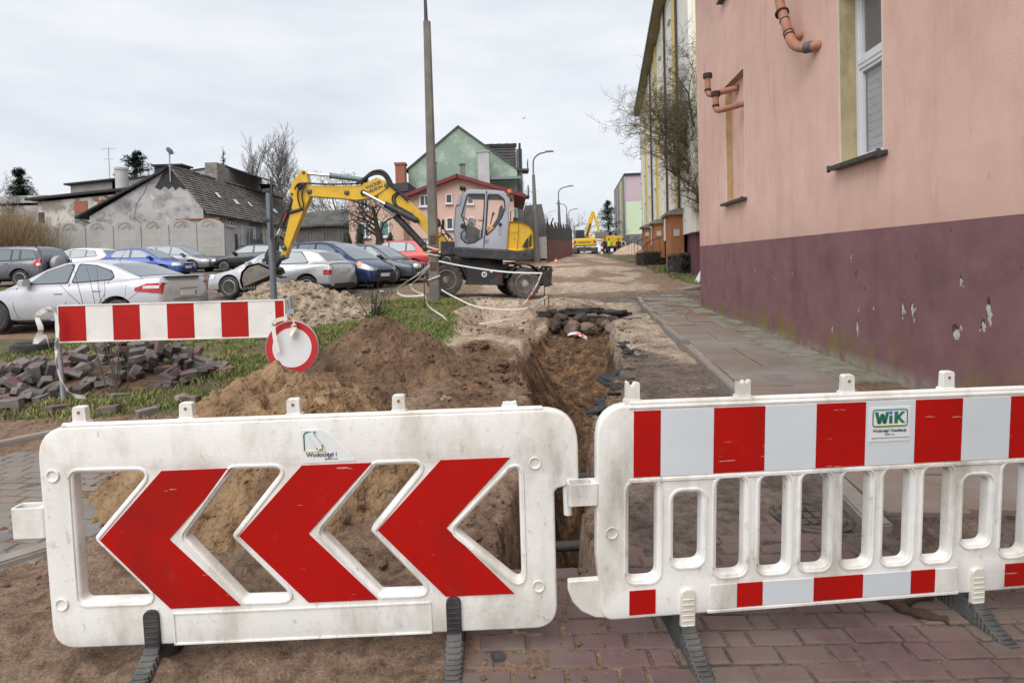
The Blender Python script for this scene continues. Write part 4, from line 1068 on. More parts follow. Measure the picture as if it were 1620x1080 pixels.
# ---- saloon
saloon = dict(L=4.62, W=1.81, H=1.48, wb=(.95, 3.65), rw=.325, spokes=6, alloy=False,
    deck=[(0, .52), (.10, .62), (.3, .70), (.9, .84), (1.35, .93), (2.2, .96), (3.2, 1.00), (3.7, 1.04), (4.15, 1.085), (4.5, 1.09), (4.56, 1.04), (4.62, .80)],
    roof=[(1.15, .90), (1.55, 1.10), (1.95, 1.31), (2.3, 1.43), (2.7, 1.48), (3.1, 1.45), (3.45, 1.36), (3.8, 1.22), (4.12, 1.10), (4.2, 1.06)],
    win=[[(1.62, 1.00), (2.52, 1.02), (2.56, 1.385), (2.36, 1.37), (2.0, 1.24)], [(2.64, 1.02), (3.46, 1.07), (3.54, 1.13), (3.42, 1.24), (3.1, 1.35), (2.7, 1.39)]],
    screen=(1.25, 2.12), rear=(3.36, 4.08), rin=.09,
    lamps=[('tail_light', 4.05, 4.57, lambda s: .82 - .06 * (s - 4.05) / .5, lambda s: .86 + .12 * min(1, (s - 4.0) / .3), 'r', .012, .20), ('tail_light_lens', 4.22, 4.53, .865, .925, 'c', .017, .0), ('headlight', .08, .55, .62, .72, 'c', .01, -.2), ('side_rub', 1.4, 3.2, .26, .30, 'b', .012)],
    seams=[[(1.42, .93), (1.40, .6), (1.50, .32)], [(2.58, 1.0), (2.57, .6), (2.58, .28)], [(3.45, 1.02), (3.40, .75), (3.22, .5)], [(1.45, .30), (2.5, .27), (3.2, .28)]],
    handles=[(2.38, .80), (3.22, .84)], mirror=(1.68, 1.02), aer=3.05,
    ends=[plt(.73), ('trim_bar', 0, -.28, .28, .84, .865, 'c'), ('boot_seam', 0, -.5, .5, .615, .625, 'k'), ('grille', 1, -.5, .5, .32, .42, 'k'), pltf(.5)])
silver_w = paint('pale_silver_paint', (.50, .51, .54), .4)
def px_x(px, Y): return (px - 810) / 900 * Y
c1 = car('saloon_car', 'silver saloon car with red and clear tail light, behind the striped board', saloon, silver_w, -9.42, 12.65, PI - .07)
mb = MB(); X_ = c1[1]; mb.prism([(X_(4.28), 1.10), (X_(4.58), 1.125), (X_(4.60), 1.105), (X_(4.3), 1.085)], -.62, .62); mb.build('boot_lip', silver_w, c1[0], bevel=.005)
# ---- off-roader with a wheel on the back door
suv = dict(L=4.4, W=1.81, H=1.70, wb=(.85, 3.49), rw=.35, zb=.28, tumble=.26, tail=.90,
    deck=[(0, .66), (.08, .80), (.25, .94), (1.1, 1.03), (1.35, 1.06), (4.3, 1.10), (4.4, 1.02)],
    roof=[(1.15, 1.03), (1.9, 1.58), (2.2, 1.68), (3.0, 1.70), (3.9, 1.66), (4.12, 1.60), (4.38, 1.10)],
    win=[[(1.7, 1.10), (2.3, 1.11), (2.3, 1.56), (1.98, 1.53), (1.72, 1.2)], [(2.38, 1.11), (3.05, 1.12), (3.05, 1.56), (2.38, 1.57)], [(3.13, 1.12), (3.42, 1.13), (3.40, 1.55), (3.13, 1.56)], [(3.5, 1.15), (4.15, 1.17), (3.95, 1.50), (3.5, 1.55)]],
    screen=(1.25, 2.05), rear=(4.10, 4.36), rin=.10,
    lamps=[('tail_light', 4.06, 4.36, .82, 1.14, 'r', .012, .06), ('tail_lens', 4.2, 4.36, .86, .97, 'c', .016, .0), ('wheel_flare', 3.0, 3.98, lambda s: .35 + math.sqrt(max(0, .43 ** 2 - (s - 3.49) ** 2)), lambda s: .35 + math.sqrt(max(.0, .50 ** 2 - (s - 3.49) ** 2)), 'b', .03), ('side_moulding', 1.3, 3.0, .42, .50, 'b', .025), ('headlight', .05, .45, .74, .88, 'c', .01, -.1)],
    seams=[[(1.45, 1.02), (1.43, .7), (1.5, .4)], [(2.34, 1.08), (2.34, .7), (2.35, .38)], [(3.1, 1.08), (3.08, .85), (2.95, .6)]],
    handles=[(2.18, .95), (2.92, .97)], mirror=(1.72, 1.14), rails=True, aer=3.8,
    ends=[('bumper', 0, -.8, .8, .40, .58, 'k'), ('rear_panel', 0, -.55, .60, .62, 1.02, 'k')])
grey_s = paint('graphite_paint', (.13, .135, .15), .5)
c2 = car('offroad_car', 'dark grey off-road car with spare wheel on its tailgate, far left', suv, grey_s, px_x(12, 24.6), 24.6, PI)
mb = MB(); mb.lathe([(.0, -.22), (.30, -.22), (.34, -.19), (.35, -.12), (.35, .0), (.30, .02), (0, .02)][::-1], 28, 'X', (-2.24, .12, .92)); mb.build('spare_wheel_cover', mat('cover_grey', (.30, .30, .31), .5, .1, 5), c2[0], smooth=40)
# ---- hatchbacks
def hatch(L=3.75, W=1.64, H=1.42, wb=(.78, 3.19), rw=.29, doors=3, sl=.32, **k):
    b2 = L
    d = dict(L=L, W=W, H=H, wb=wb, rw=rw, tail=.88,
        deck=[(0, .48), (.06, .60), (.2, .70), (.75, .80), (1.02, .89), (b2 - 1.5, .93), (b2 - .3, .97), (b2 - .05, .92), (b2, .72)],
        roof=[(.88, .86), (1.2, 1.04), (1.62, 1.30), (1.95, H - .035), (2.5, H), (b2 - .8, H - .035), (b2 - .5, H - .10), (b2 - .12, .98), (b2 - .08, .94)],
        screen=(1.0, 1.78), rear=(b2 - .46, b2 - .16), rin=.09, handles=[(2.2, .78)], mirror=(1.35, .96),
        ends=[plt(.62), ('bumper_strip', 0, -.7, .7, .40, .44, 'k'), ('grille', 1, -.42, .42, .55, .66, 'k'), ('air_intake', 1, -.5, .5, .27, .35, 'k'), pltf(.44)],
        lamps=[('headlight', .04, .34, .55, .69, 'c', .01, -.26), ('tail_light', b2 - .28, b2 - .04, .68, .90, 'r', .012, .05), ('side_strip', .95, b2 - .95, .50, .545, 'k', .014)])
    if doors == 3:
        d['win'] = [[(1.32, .97), (2.26, .98), (2.26, 1.335), (1.92, 1.32), (1.6, 1.16)], [(2.36, .985), (b2 - .62, 1.0), (b2 - .52, 1.06), (b2 - .72, 1.31), (2.36, 1.335)]]
        d['seams'] = [[(1.12, .86), (1.1, .6), (1.2, .3)], [(2.31, .96), (2.31, .6), (2.32, .26)]]
    else:
        d['win'] = [[(1.32, .97), (2.05, .98), (2.05, H - .09), (1.86, H - .12), (1.6, 1.16)], [(2.13, .985), (2.86, .995), (2.86, H - .10), (2.13, H - .085)], [(2.93, 1.0), (b2 - .62, 1.03), (b2 - .8, 1.27), (2.93, H - .11)]]
        d['seams'] = [[(1.12, .86), (1.1, .6), (1.2, .3)], [(2.09, .96), (2.09, .6), (2.1, .26)], [(2.9, .96), (2.88, .7), (2.7, .45)]]
        d['handles'] = [(1.95, .79), (2.75, .80)]
    d.update(k); return d
blue_p = paint('bright_blue_paint', (.018, .065, .30), .2)
car('small_car', 'bright blue three-door hatchback, nose to the right, by the pale wall', hatch(ends=[plt(.62), ('grille', 1, -.38, .38, .58, .66, 'k'), ('air_intake', 1, -.5, .5, .28, .35, 'k'), pltf(.47), ('bumper_strip', 1, -.7, .7, .40, .43, 'k')], hm=trim_black), blue_p, px_x(237, 27.2), 27.2, 0)
golf = hatch(L=4.2, W=1.76, H=1.49, wb=(.88, 3.46), rw=.315, doors=5)
car('family_car', 'grey five-door hatchback standing behind the bright blue hatchback', golf, paint('mid_grey_paint', (.20, .215, .235), .5), px_x(284, 31.2), 31.2, -.04)
car('small_car', 'black three-door hatchback in front of the iron gate', hatch(), paint('black_paint', (.010, .010, .014), .2, .25), px_x(398, 31.0), 31.0, PI + .04)
a3 = hatch(L=4.15, W=1.74, H=1.42, wb=(.86, 3.37), rw=.315, spokes=8,
    deck=[(0, .48), (.06, .60), (.2, .68), (.8, .80), (1.18, .90), (2.6, .94), (3.85, .99), (4.1, .95), (4.15, .72)],
    roof=[(1.02, .87), (1.4, 1.08), (1.8, 1.30), (2.1, 1.385), (2.6, 1.42), (3.3, 1.385), (3.62, 1.31), (4.0, 1.02), (4.06, .97)],
    win=[[(1.5, .98), (2.42, .985), (2.42, 1.345), (2.08, 1.33), (1.78, 1.18)], [(2.52, .99), (3.32, 1.01), (3.38, 1.05), (3.10, 1.32), (2.52, 1.345)]], screen=(1.15, 1.95), rear=(3.62, 3.96), rin=.10,
    seams=[[(1.28, .88), (1.26, .6), (1.36, .3)], [(2.47, .96), (2.47, .6), (2.48, .26)]], handles=[(2.3, .80)], mirror=(1.55, .98),
    lamps=[('headlight', .04, .36, .55, .69, 'c', .01, -.26), ('tail_light', 3.90, 4.12, .66, .80, 'r', .012, .07), ('tail_light_lens', 3.90, 4.12, .80, .91, 'c', .012, .07), ('side_strip', 1.3, 2.4, .50, .53, 'c', .014), ('bumper_edge', 3.72, 4.13, .42, .60, 'b', .03, .55), ('bumper_skirt', 3.75, 4.12, .24, .38, 'k', .01, .5)],
    ends=[plt(.77), ('skirt', 0, -.66, .66, .26, .40, 'k')])
ay = 17.6
car('hatchback_car', 'silver three-door hatchback with alloy wheels behind the rubble heap', a3, paint('light_silver_paint', (.50, .515, .54), .45), px_x(446, ay), ay, R_(170))
mpv = dict(L=3.95, W=1.70, H=1.60, wb=(.80, 3.30), rw=.30, tumble=.33, nose=.80, tail=.88, alloy=False, spokes=9,
    deck=[(0, .52), (.06, .66), (.2, .78), (.6, .93), (.95, 1.02), (2.5, 1.04), (3.8, 1.06), (3.95, .9)],
    roof=[(.55, .90), (.95, 1.13), (1.35, 1.36), (1.75, 1.53), (2.2, 1.60), (3.0, 1.58), (3.5, 1.50), (3.85, 1.10)],
    win=[[(1.02, 1.06), (1.35, 1.07), (1.36, 1.25)], [(1.45, 1.07), (2.3, 1.09), (2.3, 1.50), (1.9, 1.47), (1.5, 1.30)], [(2.38, 1.09), (3.1, 1.11), (3.05, 1.49), (2.38, 1.50)], [(3.18, 1.12), (3.5, 1.14), (3.3, 1.44), (3.14, 1.48)]],
    screen=(.68, 1.68), rear=(3.5, 3.8), lamps=[('headlight', .03, .50, lambda s: .60 + .2 * s, lambda s: .72 + .34 * s, 'c', .012, -.22), ('turn_lamp', .38, .54, lambda s: .71 + .2 * (s - .3), .92, 'a', .016), ('tail_light', 3.6, 3.9, .8, 1.2, 'r', .01)],
    seams=[[(1.2, 1.0), (1.2, .6), (1.28, .3)], [(2.34, 1.06), (2.34, .6), (2.35, .28)]], handles=[(2.2, .88), (3.0, .9)], mirror=(1.45, 1.10),
    ends=[('grille', 1, -.46, .46, .55, .64, 'k'), ('air_intake', 1, -.55, .55, .26, .38, 'k'), pltf(.46), plt(.7)])
car('minivan_car', 'dark blue tall-roofed car with a large slanting headlight, nose towards the grass', mpv, paint('navy_paint', (.012, .028, .10), .3), px_x(528, 19.4), 19.8, R_(-22))
wreck = hatch(L=4.1, W=1.72, H=1.45, wb=(.84, 3.4), rw=.30, doors=5, ends=[plt(.62)], lamps=[('tail_light', 3.8, 4.06, .68, .9, 'r', .012)])
c9 = car('damaged_car', 'dark grey-blue car with its front bumper missing and lamps laid bare', wreck, paint('slate_blue_paint', (.055, .065, .085), .4), px_x(592, 21.6), 21.8, R_(-18))
mb = MB(); mb.box((2.045, 0, .52), (.05, 1.15, .34)); mb.build('radiator', trim_black, c9[0], bevel=.01)
for sg in (-1, 1):
    mb = MB(); mb.lathe([(0, .10), (.07, .09), (.105, .05), (.11, -.06)], 18, 'X', (2.02, sg * .54, .60)); mb.lathe([(0, .08), (.06, .07), (.085, .04), (.09, -.06)], 16, 'X', (2.03, sg * .34, .60)); mb.build('bare_headlight', lamp_clear, c9[0], smooth=50)
mb = MB(); mb.tube([(2.1, -.6, .36), (2.12, 0, .34), (2.1, .6, .36)], .03, 8)
for k in range(5): mb.tube([(2.06, -.4 + .2 * k, .36), (2.09, -.38 + .2 * k, .66)], .018, 6)
mb.build('crash_bar', mat('bare_alloy', (.30, .30, .30), .5, .2, 12, metal=.4), c9[0], smooth=50)
skoda = hatch(L=4.0, W=1.68, H=1.50, wb=(.82, 3.28), rw=.30, doors=5)
car('hatchback_car', 'red five-door hatchback with black roof, beyond the damaged car', skoda, paint('red_paint', (.40, .02, .03), .15), px_x(620, 26.2), 26.2, R_(174))
car('estate_car', 'dark car half hidden behind the concrete pole, beyond the red hatchback', golf, paint('dark_teal_paint', (.02, .028, .033), .3), px_x(682, 29.8), 29.8, R_(-15))
wht = hatch(L=4.1, W=1.76, H=1.46, wb=(.86, 3.4), rw=.31, doors=5, lamps=[('tail_light', 3.55, 4.06, lambda s: .80 - .04 * (s - 3.5), lambda s: .84 + .10 * min(1, (s - 3.5) / .3), 'r', .012, .2), ('headlight', .04, .34, .55, .69, 'c', .01, -.26)])
car('hatchback_car', 'white hatchback between the off-road car and the bright blue hatchback', wht, paint('white_paint', (.66, .66, .67), .0), px_x(128, 29.4), 29.4, PI)

# ================================================================== NEAR EXCAVATOR
yel = grime(grime(mat('machine_yellow', (.66, .40, .012), .42, .05, 3, coat=.2), (.28, .20, .10), 4, .52, .75, .6), (.07, .055, .035), 6, .62, .72, .7, (1, 1, .5), seed=3)
cabgrey = grime(mat('cab_grey', (.33, .35, .40), .45, .05, 3, coat=.2), (.26, .23, .2), 4, .55, .8, .4)
blk = grime(mat('machine_black', (.030, .032, .035), .55, .2, 6), (.19, .165, .14), 3.5, .5, .75, .5)
hose_m = mat('hose_rubber', (.018, .018, .02), .6, .2, 20)
mud_tyre = grime(mat('muddy_tyre', (.05, .047, .045), .9, .25, 10, .3, 50), (.20, .165, .135), 3, .40, .7, .7)
bucket_m = grime(mat('bucket_steel', (.16, .15, .14), .6, .25, 6, .2, 40, metal=.3), (.27, .21, .16), 5, .45, .65, .7)
EM = Matrix.Translation((-.72, 16.0, .62)) @ Matrix.Rotation(.055, 4, 'Y')
ex = thing('wheeled_excavator', 'yellow and grey wheeled excavator with its arm reaching over the rubble heap', 'excavator', M=EM)
def bigwheel(root, M, r, wd, f):
    t = MB(); pr = [(r * .58, -wd / 2 + .02), (r * .72, -wd / 2), (r * .9, -wd * .47), (r * .96, -wd * .34), (r * .96, wd * .34), (r * .9, wd * .47), (r * .72, wd / 2), (r * .58, wd / 2 - .02)]
    t.lathe(pr, 32, 'Y', M=M)
    for k in range(18):
        for sg in (-1, 1):
            A = M @ Matrix.Rotation(2 * PI * (k + (.5 if sg > 0 else 0)) / 18, 4, 'Y')
            t.add([(-.045, sg * wd * .06, r * .95), (.025, sg * wd * .06, r * .95), (.075, sg * wd * .49, r * .88), (-.0, sg * wd * .49, r * .88), (-.04, sg * wd * .06, r * 1.0), (.02, sg * wd * .06, r * 1.0), (.065, sg * wd * .45, r * .985), (.005, sg * wd * .45, r * .985)], [(0, 1, 2, 3), (4, 7, 6, 5), (0, 4, 5, 1), (1, 5, 6, 2), (2, 6, 7, 3), (3, 7, 4, 0)], 0, A)
    w_ = t.build('wheel', mud_tyre, root, smooth=35)
    q = MB(); q.lathe([(r * .60, f * (wd / 2 - .015)), (r * .57, f * (wd / 2 - .0)), (r * .54, f * (wd / 2 - .03)), (r * .51, f * (wd / 2 - .13)), (r * .36, f * (wd / 2 - .15)), (r * .33, f * (wd / 2 - .10)), (r * .24, f * (wd / 2 - .09)), (r * .22, f * (wd / 2 - .02)), (r * .12, f * (wd / 2)), (0, f * (wd / 2))], 28, 'Y', M=M, caps=False)
    for k in range(8):
        a = 2 * PI * k / 8; q.lathe([(0, f * (wd / 2 - .07)), (.018, f * (wd / 2 - .07)), (.018, f * (wd / 2 - .1))], 6, 'Y', (r * .28 * math.cos(a), 0, r * .28 * math.sin(a)), M=M)
    q.build('rim', grime(mat('grey_rim', (.34, .34, .34), .6, .15, 8), (.12, .10, .085), 5, .48, .68, .6), w_, smooth=35)
CHM = Matrix.Translation((-.2, 0, 0)) @ Matrix.Rotation(R_(12), 4, 'Z')
ch = MB()
ch.prism([(-.62, .95), (.70, .95), (.50, .56), (-.45, .58)], -.62, .62, 'XZ', CHM)
ch.box((0, 0, .70), (2.5, .5, .28), CHM); ch.box((0, 0, .62), (.9, 1.44, .30), CHM)
ch.lathe([(.62, .93), (.62, 1.06), (.5, 1.08)], 28, 'Z', M=CHM)
for sx in (-1.05, 1.05): ch.box((sx, 0, .47), (.26, 1.3, .26), CHM)
ch.build('chassis', blk, ex, bevel=.015)
mb = MB(); mb.box((0, -.735, .62), (1.0, .04, .42), CHM); mb.box((0, -.735, .40), (1.06, .06, .05), CHM); mb.box((0, -.735, .84), (1.1, .06, .04), CHM); mb.build('side_box', blk, ex, bevel=.01)
for sx in (-1.05, 1.05):
    for sy in (-1, 1):
        M = CHM @ Matrix.Translation((sx, sy * .86, .50 if sx < 0 else .45))
        bigwheel(ex, M, .435, .36, sy)
        mb = MB(); n = 12; rg = []
        for k in range(n + 1):
            a = R_(15) + R_(150) * k / n; rg.append([(.53 * math.cos(a), -.2, .53 * math.sin(a) + .0), (.53 * math.cos(a), .2, .53 * math.sin(a)), (.50 * math.cos(a), .2, .50 * math.sin(a)), (.50 * math.cos(a), -.2, .50 * math.sin(a))])
        mb.loft(rg, True, True, 0, M); mb.build('fender', blk, ex, smooth=40)
d = MB(); n = 8; rg = []
for k in range(n + 1):
    a = -.5 + 1.0 * k / n; rg.append([(1.70 + .25 * (1 - math.cos(a * 1.6)) * 1.6, y, .62 + .30 * math.sin(a * 1.6)) for y in (-1.02, 1.02)] + [(1.735 + .25 * (1 - math.cos(a * 1.6)) * 1.6, y, .62 + .30 * math.sin(a * 1.6)) for y in (1.02, -1.02)])
d.loft(rg, True, True, 0, CHM)
for y in (-1.0, -.5, .0, .5, 1.0): d.prism([(1.42, .60), (1.78, .92), (1.80, .88), (1.78, .40), (1.60, .36)], y - .02, y + .02, 'XZ', CHM)
for y in (-.35, .35): d.prism([(1.0, .62), (1.74, .58), (1.74, .48), (1.0, .50)], y - .05, y + .05, 'XZ', CHM)
d.box((1.76, -.55, .90), (.05, .9, .06), CHM)
d.build('dozer_blade', blk, ex, bevel=.008)
mb = MB(); mb.lathe([(.075, -.003), (.075, .003)], 24, 'Y', (-.02, -.765, .66), M=CHM); rd = mb.build('speed_disc', mat('sign_white', (.75, .75, .74), .5, .04, 20), ex)
text('lettering', '30', .095, dark_ink, rd, CHM @ Matrix.Translation((-.02, -.771, .628)) @ XZ, .001, 1, 'CENTER', .004)
mb = MB(); mb.box((0, 0, 0), (.055, .004, .055), CHM @ Matrix.Translation((.17, -.762, .74)) @ Matrix.Rotation(PI / 4, 4, 'Y')); mb.build('warning_label', mat('sign_white', (.75, .75, .74)), ex)
mb = MB(); mb.box((.38, -.76, .70), (.05, .01, .06), CHM); mb.build('reflector', lamp_red, ex)
# superstructure deck
NY = -.86
mb = MB(); mb.prism(roundpoly([(-.95, 1.36), (.52, 1.33), (.80, 1.31), (1.22, 1.38), (1.23, 1.07, .1), (.84, 1.04), (.15, 1.07), (-.76, 1.09), (-.92, 1.19)], .04), NY - .02, .86); mb.build('deck', blk, ex, bevel=.03)
mb = MB(); mb.lathe([(.05, -.002), (.035, .01)], 14, 'Y', (1.0, NY - .02, 1.22)); mb.build('deck_hole', hose_m, ex)
# engine hood
hp = roundpoly([(.535, 1.345), (.56, 2.085, .05), (.82, 2.095, .2), (1.08, 2.02, .25), (1.21, 1.84, .2), (1.235, 1.40, .05), (.80, 1.315)], .03, 7)
mb = MB()
def shrink(P, k, cx=.85, cz=1.7): return [(cx + (a - cx) * k, cz + (b2 - cz) * k) for a, b2 in P]
mb.loft([[(a, y, b2) for a, b2 in shrink(hp, k)] for y, k in ((NY + .06, .90), (NY + .02, .975), (NY - .0, 1.0), (.80, 1.0), (.84, .93))], True, True); mb.build('engine_hood', yel, ex, smooth=35)
mb = MB(); mb.tube([(.825, NY - .001, 2.08), (.82, NY - .003, 1.7), (.80, NY - .001, 1.33)], .006, 5); mb.build('hood_seam', hose_m, ex)
mb = MB(); mb.tube([(.57, NY - .001, 1.80), (.825, NY - .002, 1.80)], .005, 5); mb.build('hood_seam', hose_m, ex)
vent1 = spline([(.93, 0, 1.42), (1.0, 0, 1.60), (1.10, 0, 1.70)], 5)
for nm, P in (('hood_vent', [(.93, 1.42), (1.09, 1.40), (1.095, 1.70), (1.02, 1.60)]), ('hood_vent', [(1.115, 1.43), (1.165, 1.45), (1.175, 1.78), (1.12, 1.72)])):
    mb = MB(); mb.prism(P, NY - .008, NY + .02); mb.build(nm, mat('vent_mesh', (.03, .03, .03), .8, .3, 60), ex)
mb = MB(); mb.lathe([(.016, -.006), (.016, .01)], 10, 'Y', (.72, NY - .002, 1.62)); mb.build('hood_lock', hose_m, ex)
# cab: near wall with door and rear-quarter openings, far wall, roof, posts
co_ = roundpoly([(-.80, 1.36), (-.89, 1.75, .1), (-.85, 2.42), (-.68, 2.80, .12), (-.50, 2.90, .1), (.20, 2.895), (.40, 2.87, .12), (.55, 2.68, .12), (.555, 2.05), (.53, 1.33)], .03, 6)
dg = roundpoly([(-.70, 2.20), (-.62, 2.55), (-.55, 2.78, .08), (-.10, 2.79, .04), (-.11, 2.3), (-.15, 1.64, .05), (-.35, 1.50, .08), (-.55, 1.47, .1), (-.70, 1.60, .08), (-.70, 1.74, .06), (-.58, 1.86, .06), (-.60, 1.98, .06)], .03, 6)
rg_ = roundpoly([(-.01, 2.785, .04), (.26, 2.785, .08), (.42, 2.66, .08), (.445, 2.42, .1), (.36, 2.18, .1), (.16, 1.88, .1), (-.045, 1.68, .03)], .03, 6)
plate('cab_side', co_, [dg, rg_], .06, .012, cabgrey, ex, y=NY + .03)
plate('cab_side', co_, [roundpoly([(-.74, 1.9), (-.64, 2.75), (.40, 2.75), (.45, 1.9)], .08)], .05, .01, cabgrey, ex, y=.16)
mb = MB(); mb.prism(roundpoly([(-.66, 2.83), (-.50, 2.915), (.20, 2.91), (.42, 2.88), (.52, 2.78), (.42, 2.82), (-.5, 2.84)], .02), NY + .02, .17); mb.build('cab_roof', cabgrey, ex, bevel=.015)
mb = MB(); mb.prism([(.50, 1.35), (.56, 1.35), (.575, 2.1), (.52, 2.1)], NY + .06, .135); mb.prism([(-.86, 1.36), (-.78, 1.36), (-.83, 1.75), (-.90, 1.75)], NY + .06, .135); mb.build('cab_end_panel', cabgrey, ex)
for P, y in ((dg, NY + .045), (rg_, NY + .045)):
    mb = MB(); mb.prism(P, y, y + .006); mb.build('cab_glass', glassy('cab_pane', (.75, .8, .8), .02, 0, .05), ex)
    mb = MB(); L = [(a, NY - .001, b2) for a, b2 in P]; mb.tube(L + [L[0]], .016, 6, False); mb.build('glass_seal', hose_m, ex, smooth=60)
mb = MB(); mb.loft([[(-.885, y, 1.78), (-.845, y, 2.42), (-.67, y, 2.80), (-.66, y, 2.79), (-.83, y, 2.41), (-.87, y, 1.78)] for y in (NY + .07, .13)]); mb.build('windscreen', glassy('cab_pane', (.75, .8, .8)), ex)
for y in (NY + .05, .14): mb = MB(); mb.tube([(-.88, y, 1.72), (-.845, y, 2.43), (-.66, y, 2.82)], .03, 8); mb.build('windscreen_post', blk, ex, smooth=50)
mb = MB(); mb.tube([(-.055, NY - .005, 2.88), (-.06, NY - .005, 2.2), (-.09, NY - .005, 1.38)], .012, 6); mb.build('door_seam', hose_m, ex)
mb = MB(); mb.tube([(-.065, NY - .0, 2.80), (-.07, NY - .0, 2.2), (-.10, NY + .0, 1.66)], .030, 8); mb.build('door_post', cabgrey, ex, smooth=50)
mb = MB(); mb.prism(roundpoly([(.29, 1.72), (.36, 1.72), (.36, 2.0), (.29, 2.0)], .03), NY - .012, NY + .01); mb.build('handle_recess', mat('cab_grey_recess', (.28, .30, .34), .5), ex, bevel=.006)
mb = MB(); mb.lathe([(0, -.02), (.045, -.018), (.05, .0)], 16, 'Y', (.33, NY - .005, 2.0)); mb.build('door_lock', hose_m, ex)
mb = MB(); mb.lathe([(0, -.02), (.065, -.014), (.07, .0)], 18, 'Y', (-.655, NY - .005, 1.93)); mb.build('speaker_grille', hose_m, ex)
mb = MB()
for k in range(5): mb.box((-.02, NY - .004, 1.50 + k * .022), (.11, .012, .012))
mb.build('cab_vent', mat('cab_grey_recess', (.28, .30, .34)), ex)
mb = MB(); mb.tube([(-.20, NY + .1, 1.62), (-.19, NY + .06, 1.85), (-.21, NY + .06, 1.97), (-.27, NY + .1, 1.95)], .014, 6); mb.build('grab_rail', mat('pale_rail', (.55, .55, .55), .4), ex, smooth=60)
# seat, consoles, levers
mb = MB(); mb.prism(roundpoly([(.00, 1.78), (.12, 1.70), (.42, 2.42, .06), (.36, 2.55, .06), (.30, 2.50, .06), (.24, 2.2)], .04), -.60, -.12); mb.prism(roundpoly([(-.42, 1.72), (.10, 1.66), (.14, 1.82), (-.40, 1.86)], .05), -.62, -.10); mb.build('seat', mat('seat_cloth', (.035, .035, .036), .95, .2, 30), ex, bevel=.03)
mb = MB(); mb.prism(roundpoly([(-.52, 1.42), (-.08, 1.42), (-.10, 1.78), (-.38, 1.96), (-.60, 2.0), (-.66, 1.9)], .04), -.40, .12); mb.box((-.2, -.34, 1.40), (1.1, 1.0, .04)); mb.build('console', mat('console_plastic', (.05, .05, .052), .7, .2, 20), ex, bevel=.02)
mb = MB(); mb.prism(roundpoly([(-.02, 1.66), (.21, 1.72), (.21, 1.92), (-.0, 1.96)], .03), NY + .10, NY + .16); mb.build('yellow_console', mat('console_orange', (.65, .34, .02), .6), ex, bevel=.01)
mb = MB(); mb.box((-.22, -.2, 2.14), (.16, .2, .04)); mb.build('arm_pad', mat('console_orange', (.65, .34, .02)), ex, bevel=.01)
mb = MB(); mb.prism(roundpoly([(-.56, 2.02), (-.36, 2.02), (-.34, 2.16), (-.50, 2.18)], .02), -.36, -.30); mb.build('display', mat('display_grey', (.30, .34, .38), .3), ex, bevel=.008)
mb = MB(); mb.tube([(.06, -.66, 2.0), (.10, -.68, 2.18), (.13, -.68, 2.30)], [.014, .018, .028], 8); mb.lathe([(0, .06), (.03, .05), (.035, 0), (.02, -.03)], 10, 'Z', (.135, -.68, 2.28)); mb.build('joystick', hose_m, ex, smooth=50)
mb = MB(); mb.tube([(-.62, -.30, 1.6), (-.55, -.30, 2.08)], .03, 8); mb.lathe([(.20, -.012), (.212, 0), (.20, .012), (.188, 0)], 24, 'Z', M=Matrix.Translation((-.54, -.30, 2.10)) @ Matrix.Rotation(.6, 4, 'Y'), closed=True); mb.build('steering_wheel', hose_m, ex, smooth=50)
mb = MB(); mb.lathe([(.06, 0), (.062, .05), (.055, .09), (0, .10)], 16, 'Z', (.56, -.5, 2.89)); b_ = mb.build('beacon', mat('orange_beacon', (.80, .16, .015), .25, .1, 10, coat=.5), ex, smooth=40)
mb = MB(); mb.tube([(.50, -.5, 2.80), (.58, -.5, 2.82), (.58, -.5, 2.90)], .015, 6); mb.lathe([(.03, -.2), (.04, -.12), (.03, -.04)], 10, 'Z', (.61, -.5, 2.85)); mb.build('beacon_bracket', blk, ex)
for k, y in enumerate((-.62, -.50)):
    mb = MB(); mb.lathe([(.0, .05), (.05, .045), (.06, 0), (.06, -.05), (.0, -.055)], 14, 'X', (-.74 + .06 * k, y, 2.97)); mb.box((-.72 + .06 * k, y, 2.90), (.04, .04, .06)); mb.build('work_lamp', hose_m, ex, smooth=40)
mb = MB(); mb.prism(roundpoly([(-.86, 2.45), (-.80, 2.75), (-.70, 2.79), (-.74, 2.50)], .03), NY - .03, NY + .1); mb.build('lamp_visor', cabgrey, ex, bevel=.01)
mb = MB(); mb.tube([(.60, -.4, 2.05), (.60, -.4, 2.40), (.72, -.4, 2.44), (.74, -.4, 2.05)], .013, 6); mb.lathe([(.07, 0), (.07, .16), (.05, .18)], 12, 'Z', (.74, -.1, 2.08)); mb.build('handrail', blk, ex, smooth=60)
mb = MB(); mb.tube([(-1.05, NY, 1.5), (-1.22, NY - .1, 1.75), (-1.22, NY - .1, 1.95)], .014, 6); m_ = mb.build('mirror_arm', blk, ex, smooth=60)
mb = MB(); mb.prism(roundpoly([(-1.22, 1.82), (-1.14, 1.82), (-1.14, 2.08), (-1.20, 2.08)], .03), NY - .16, NY - .06); mb.build('mirror', hose_m, ex, bevel=.01)
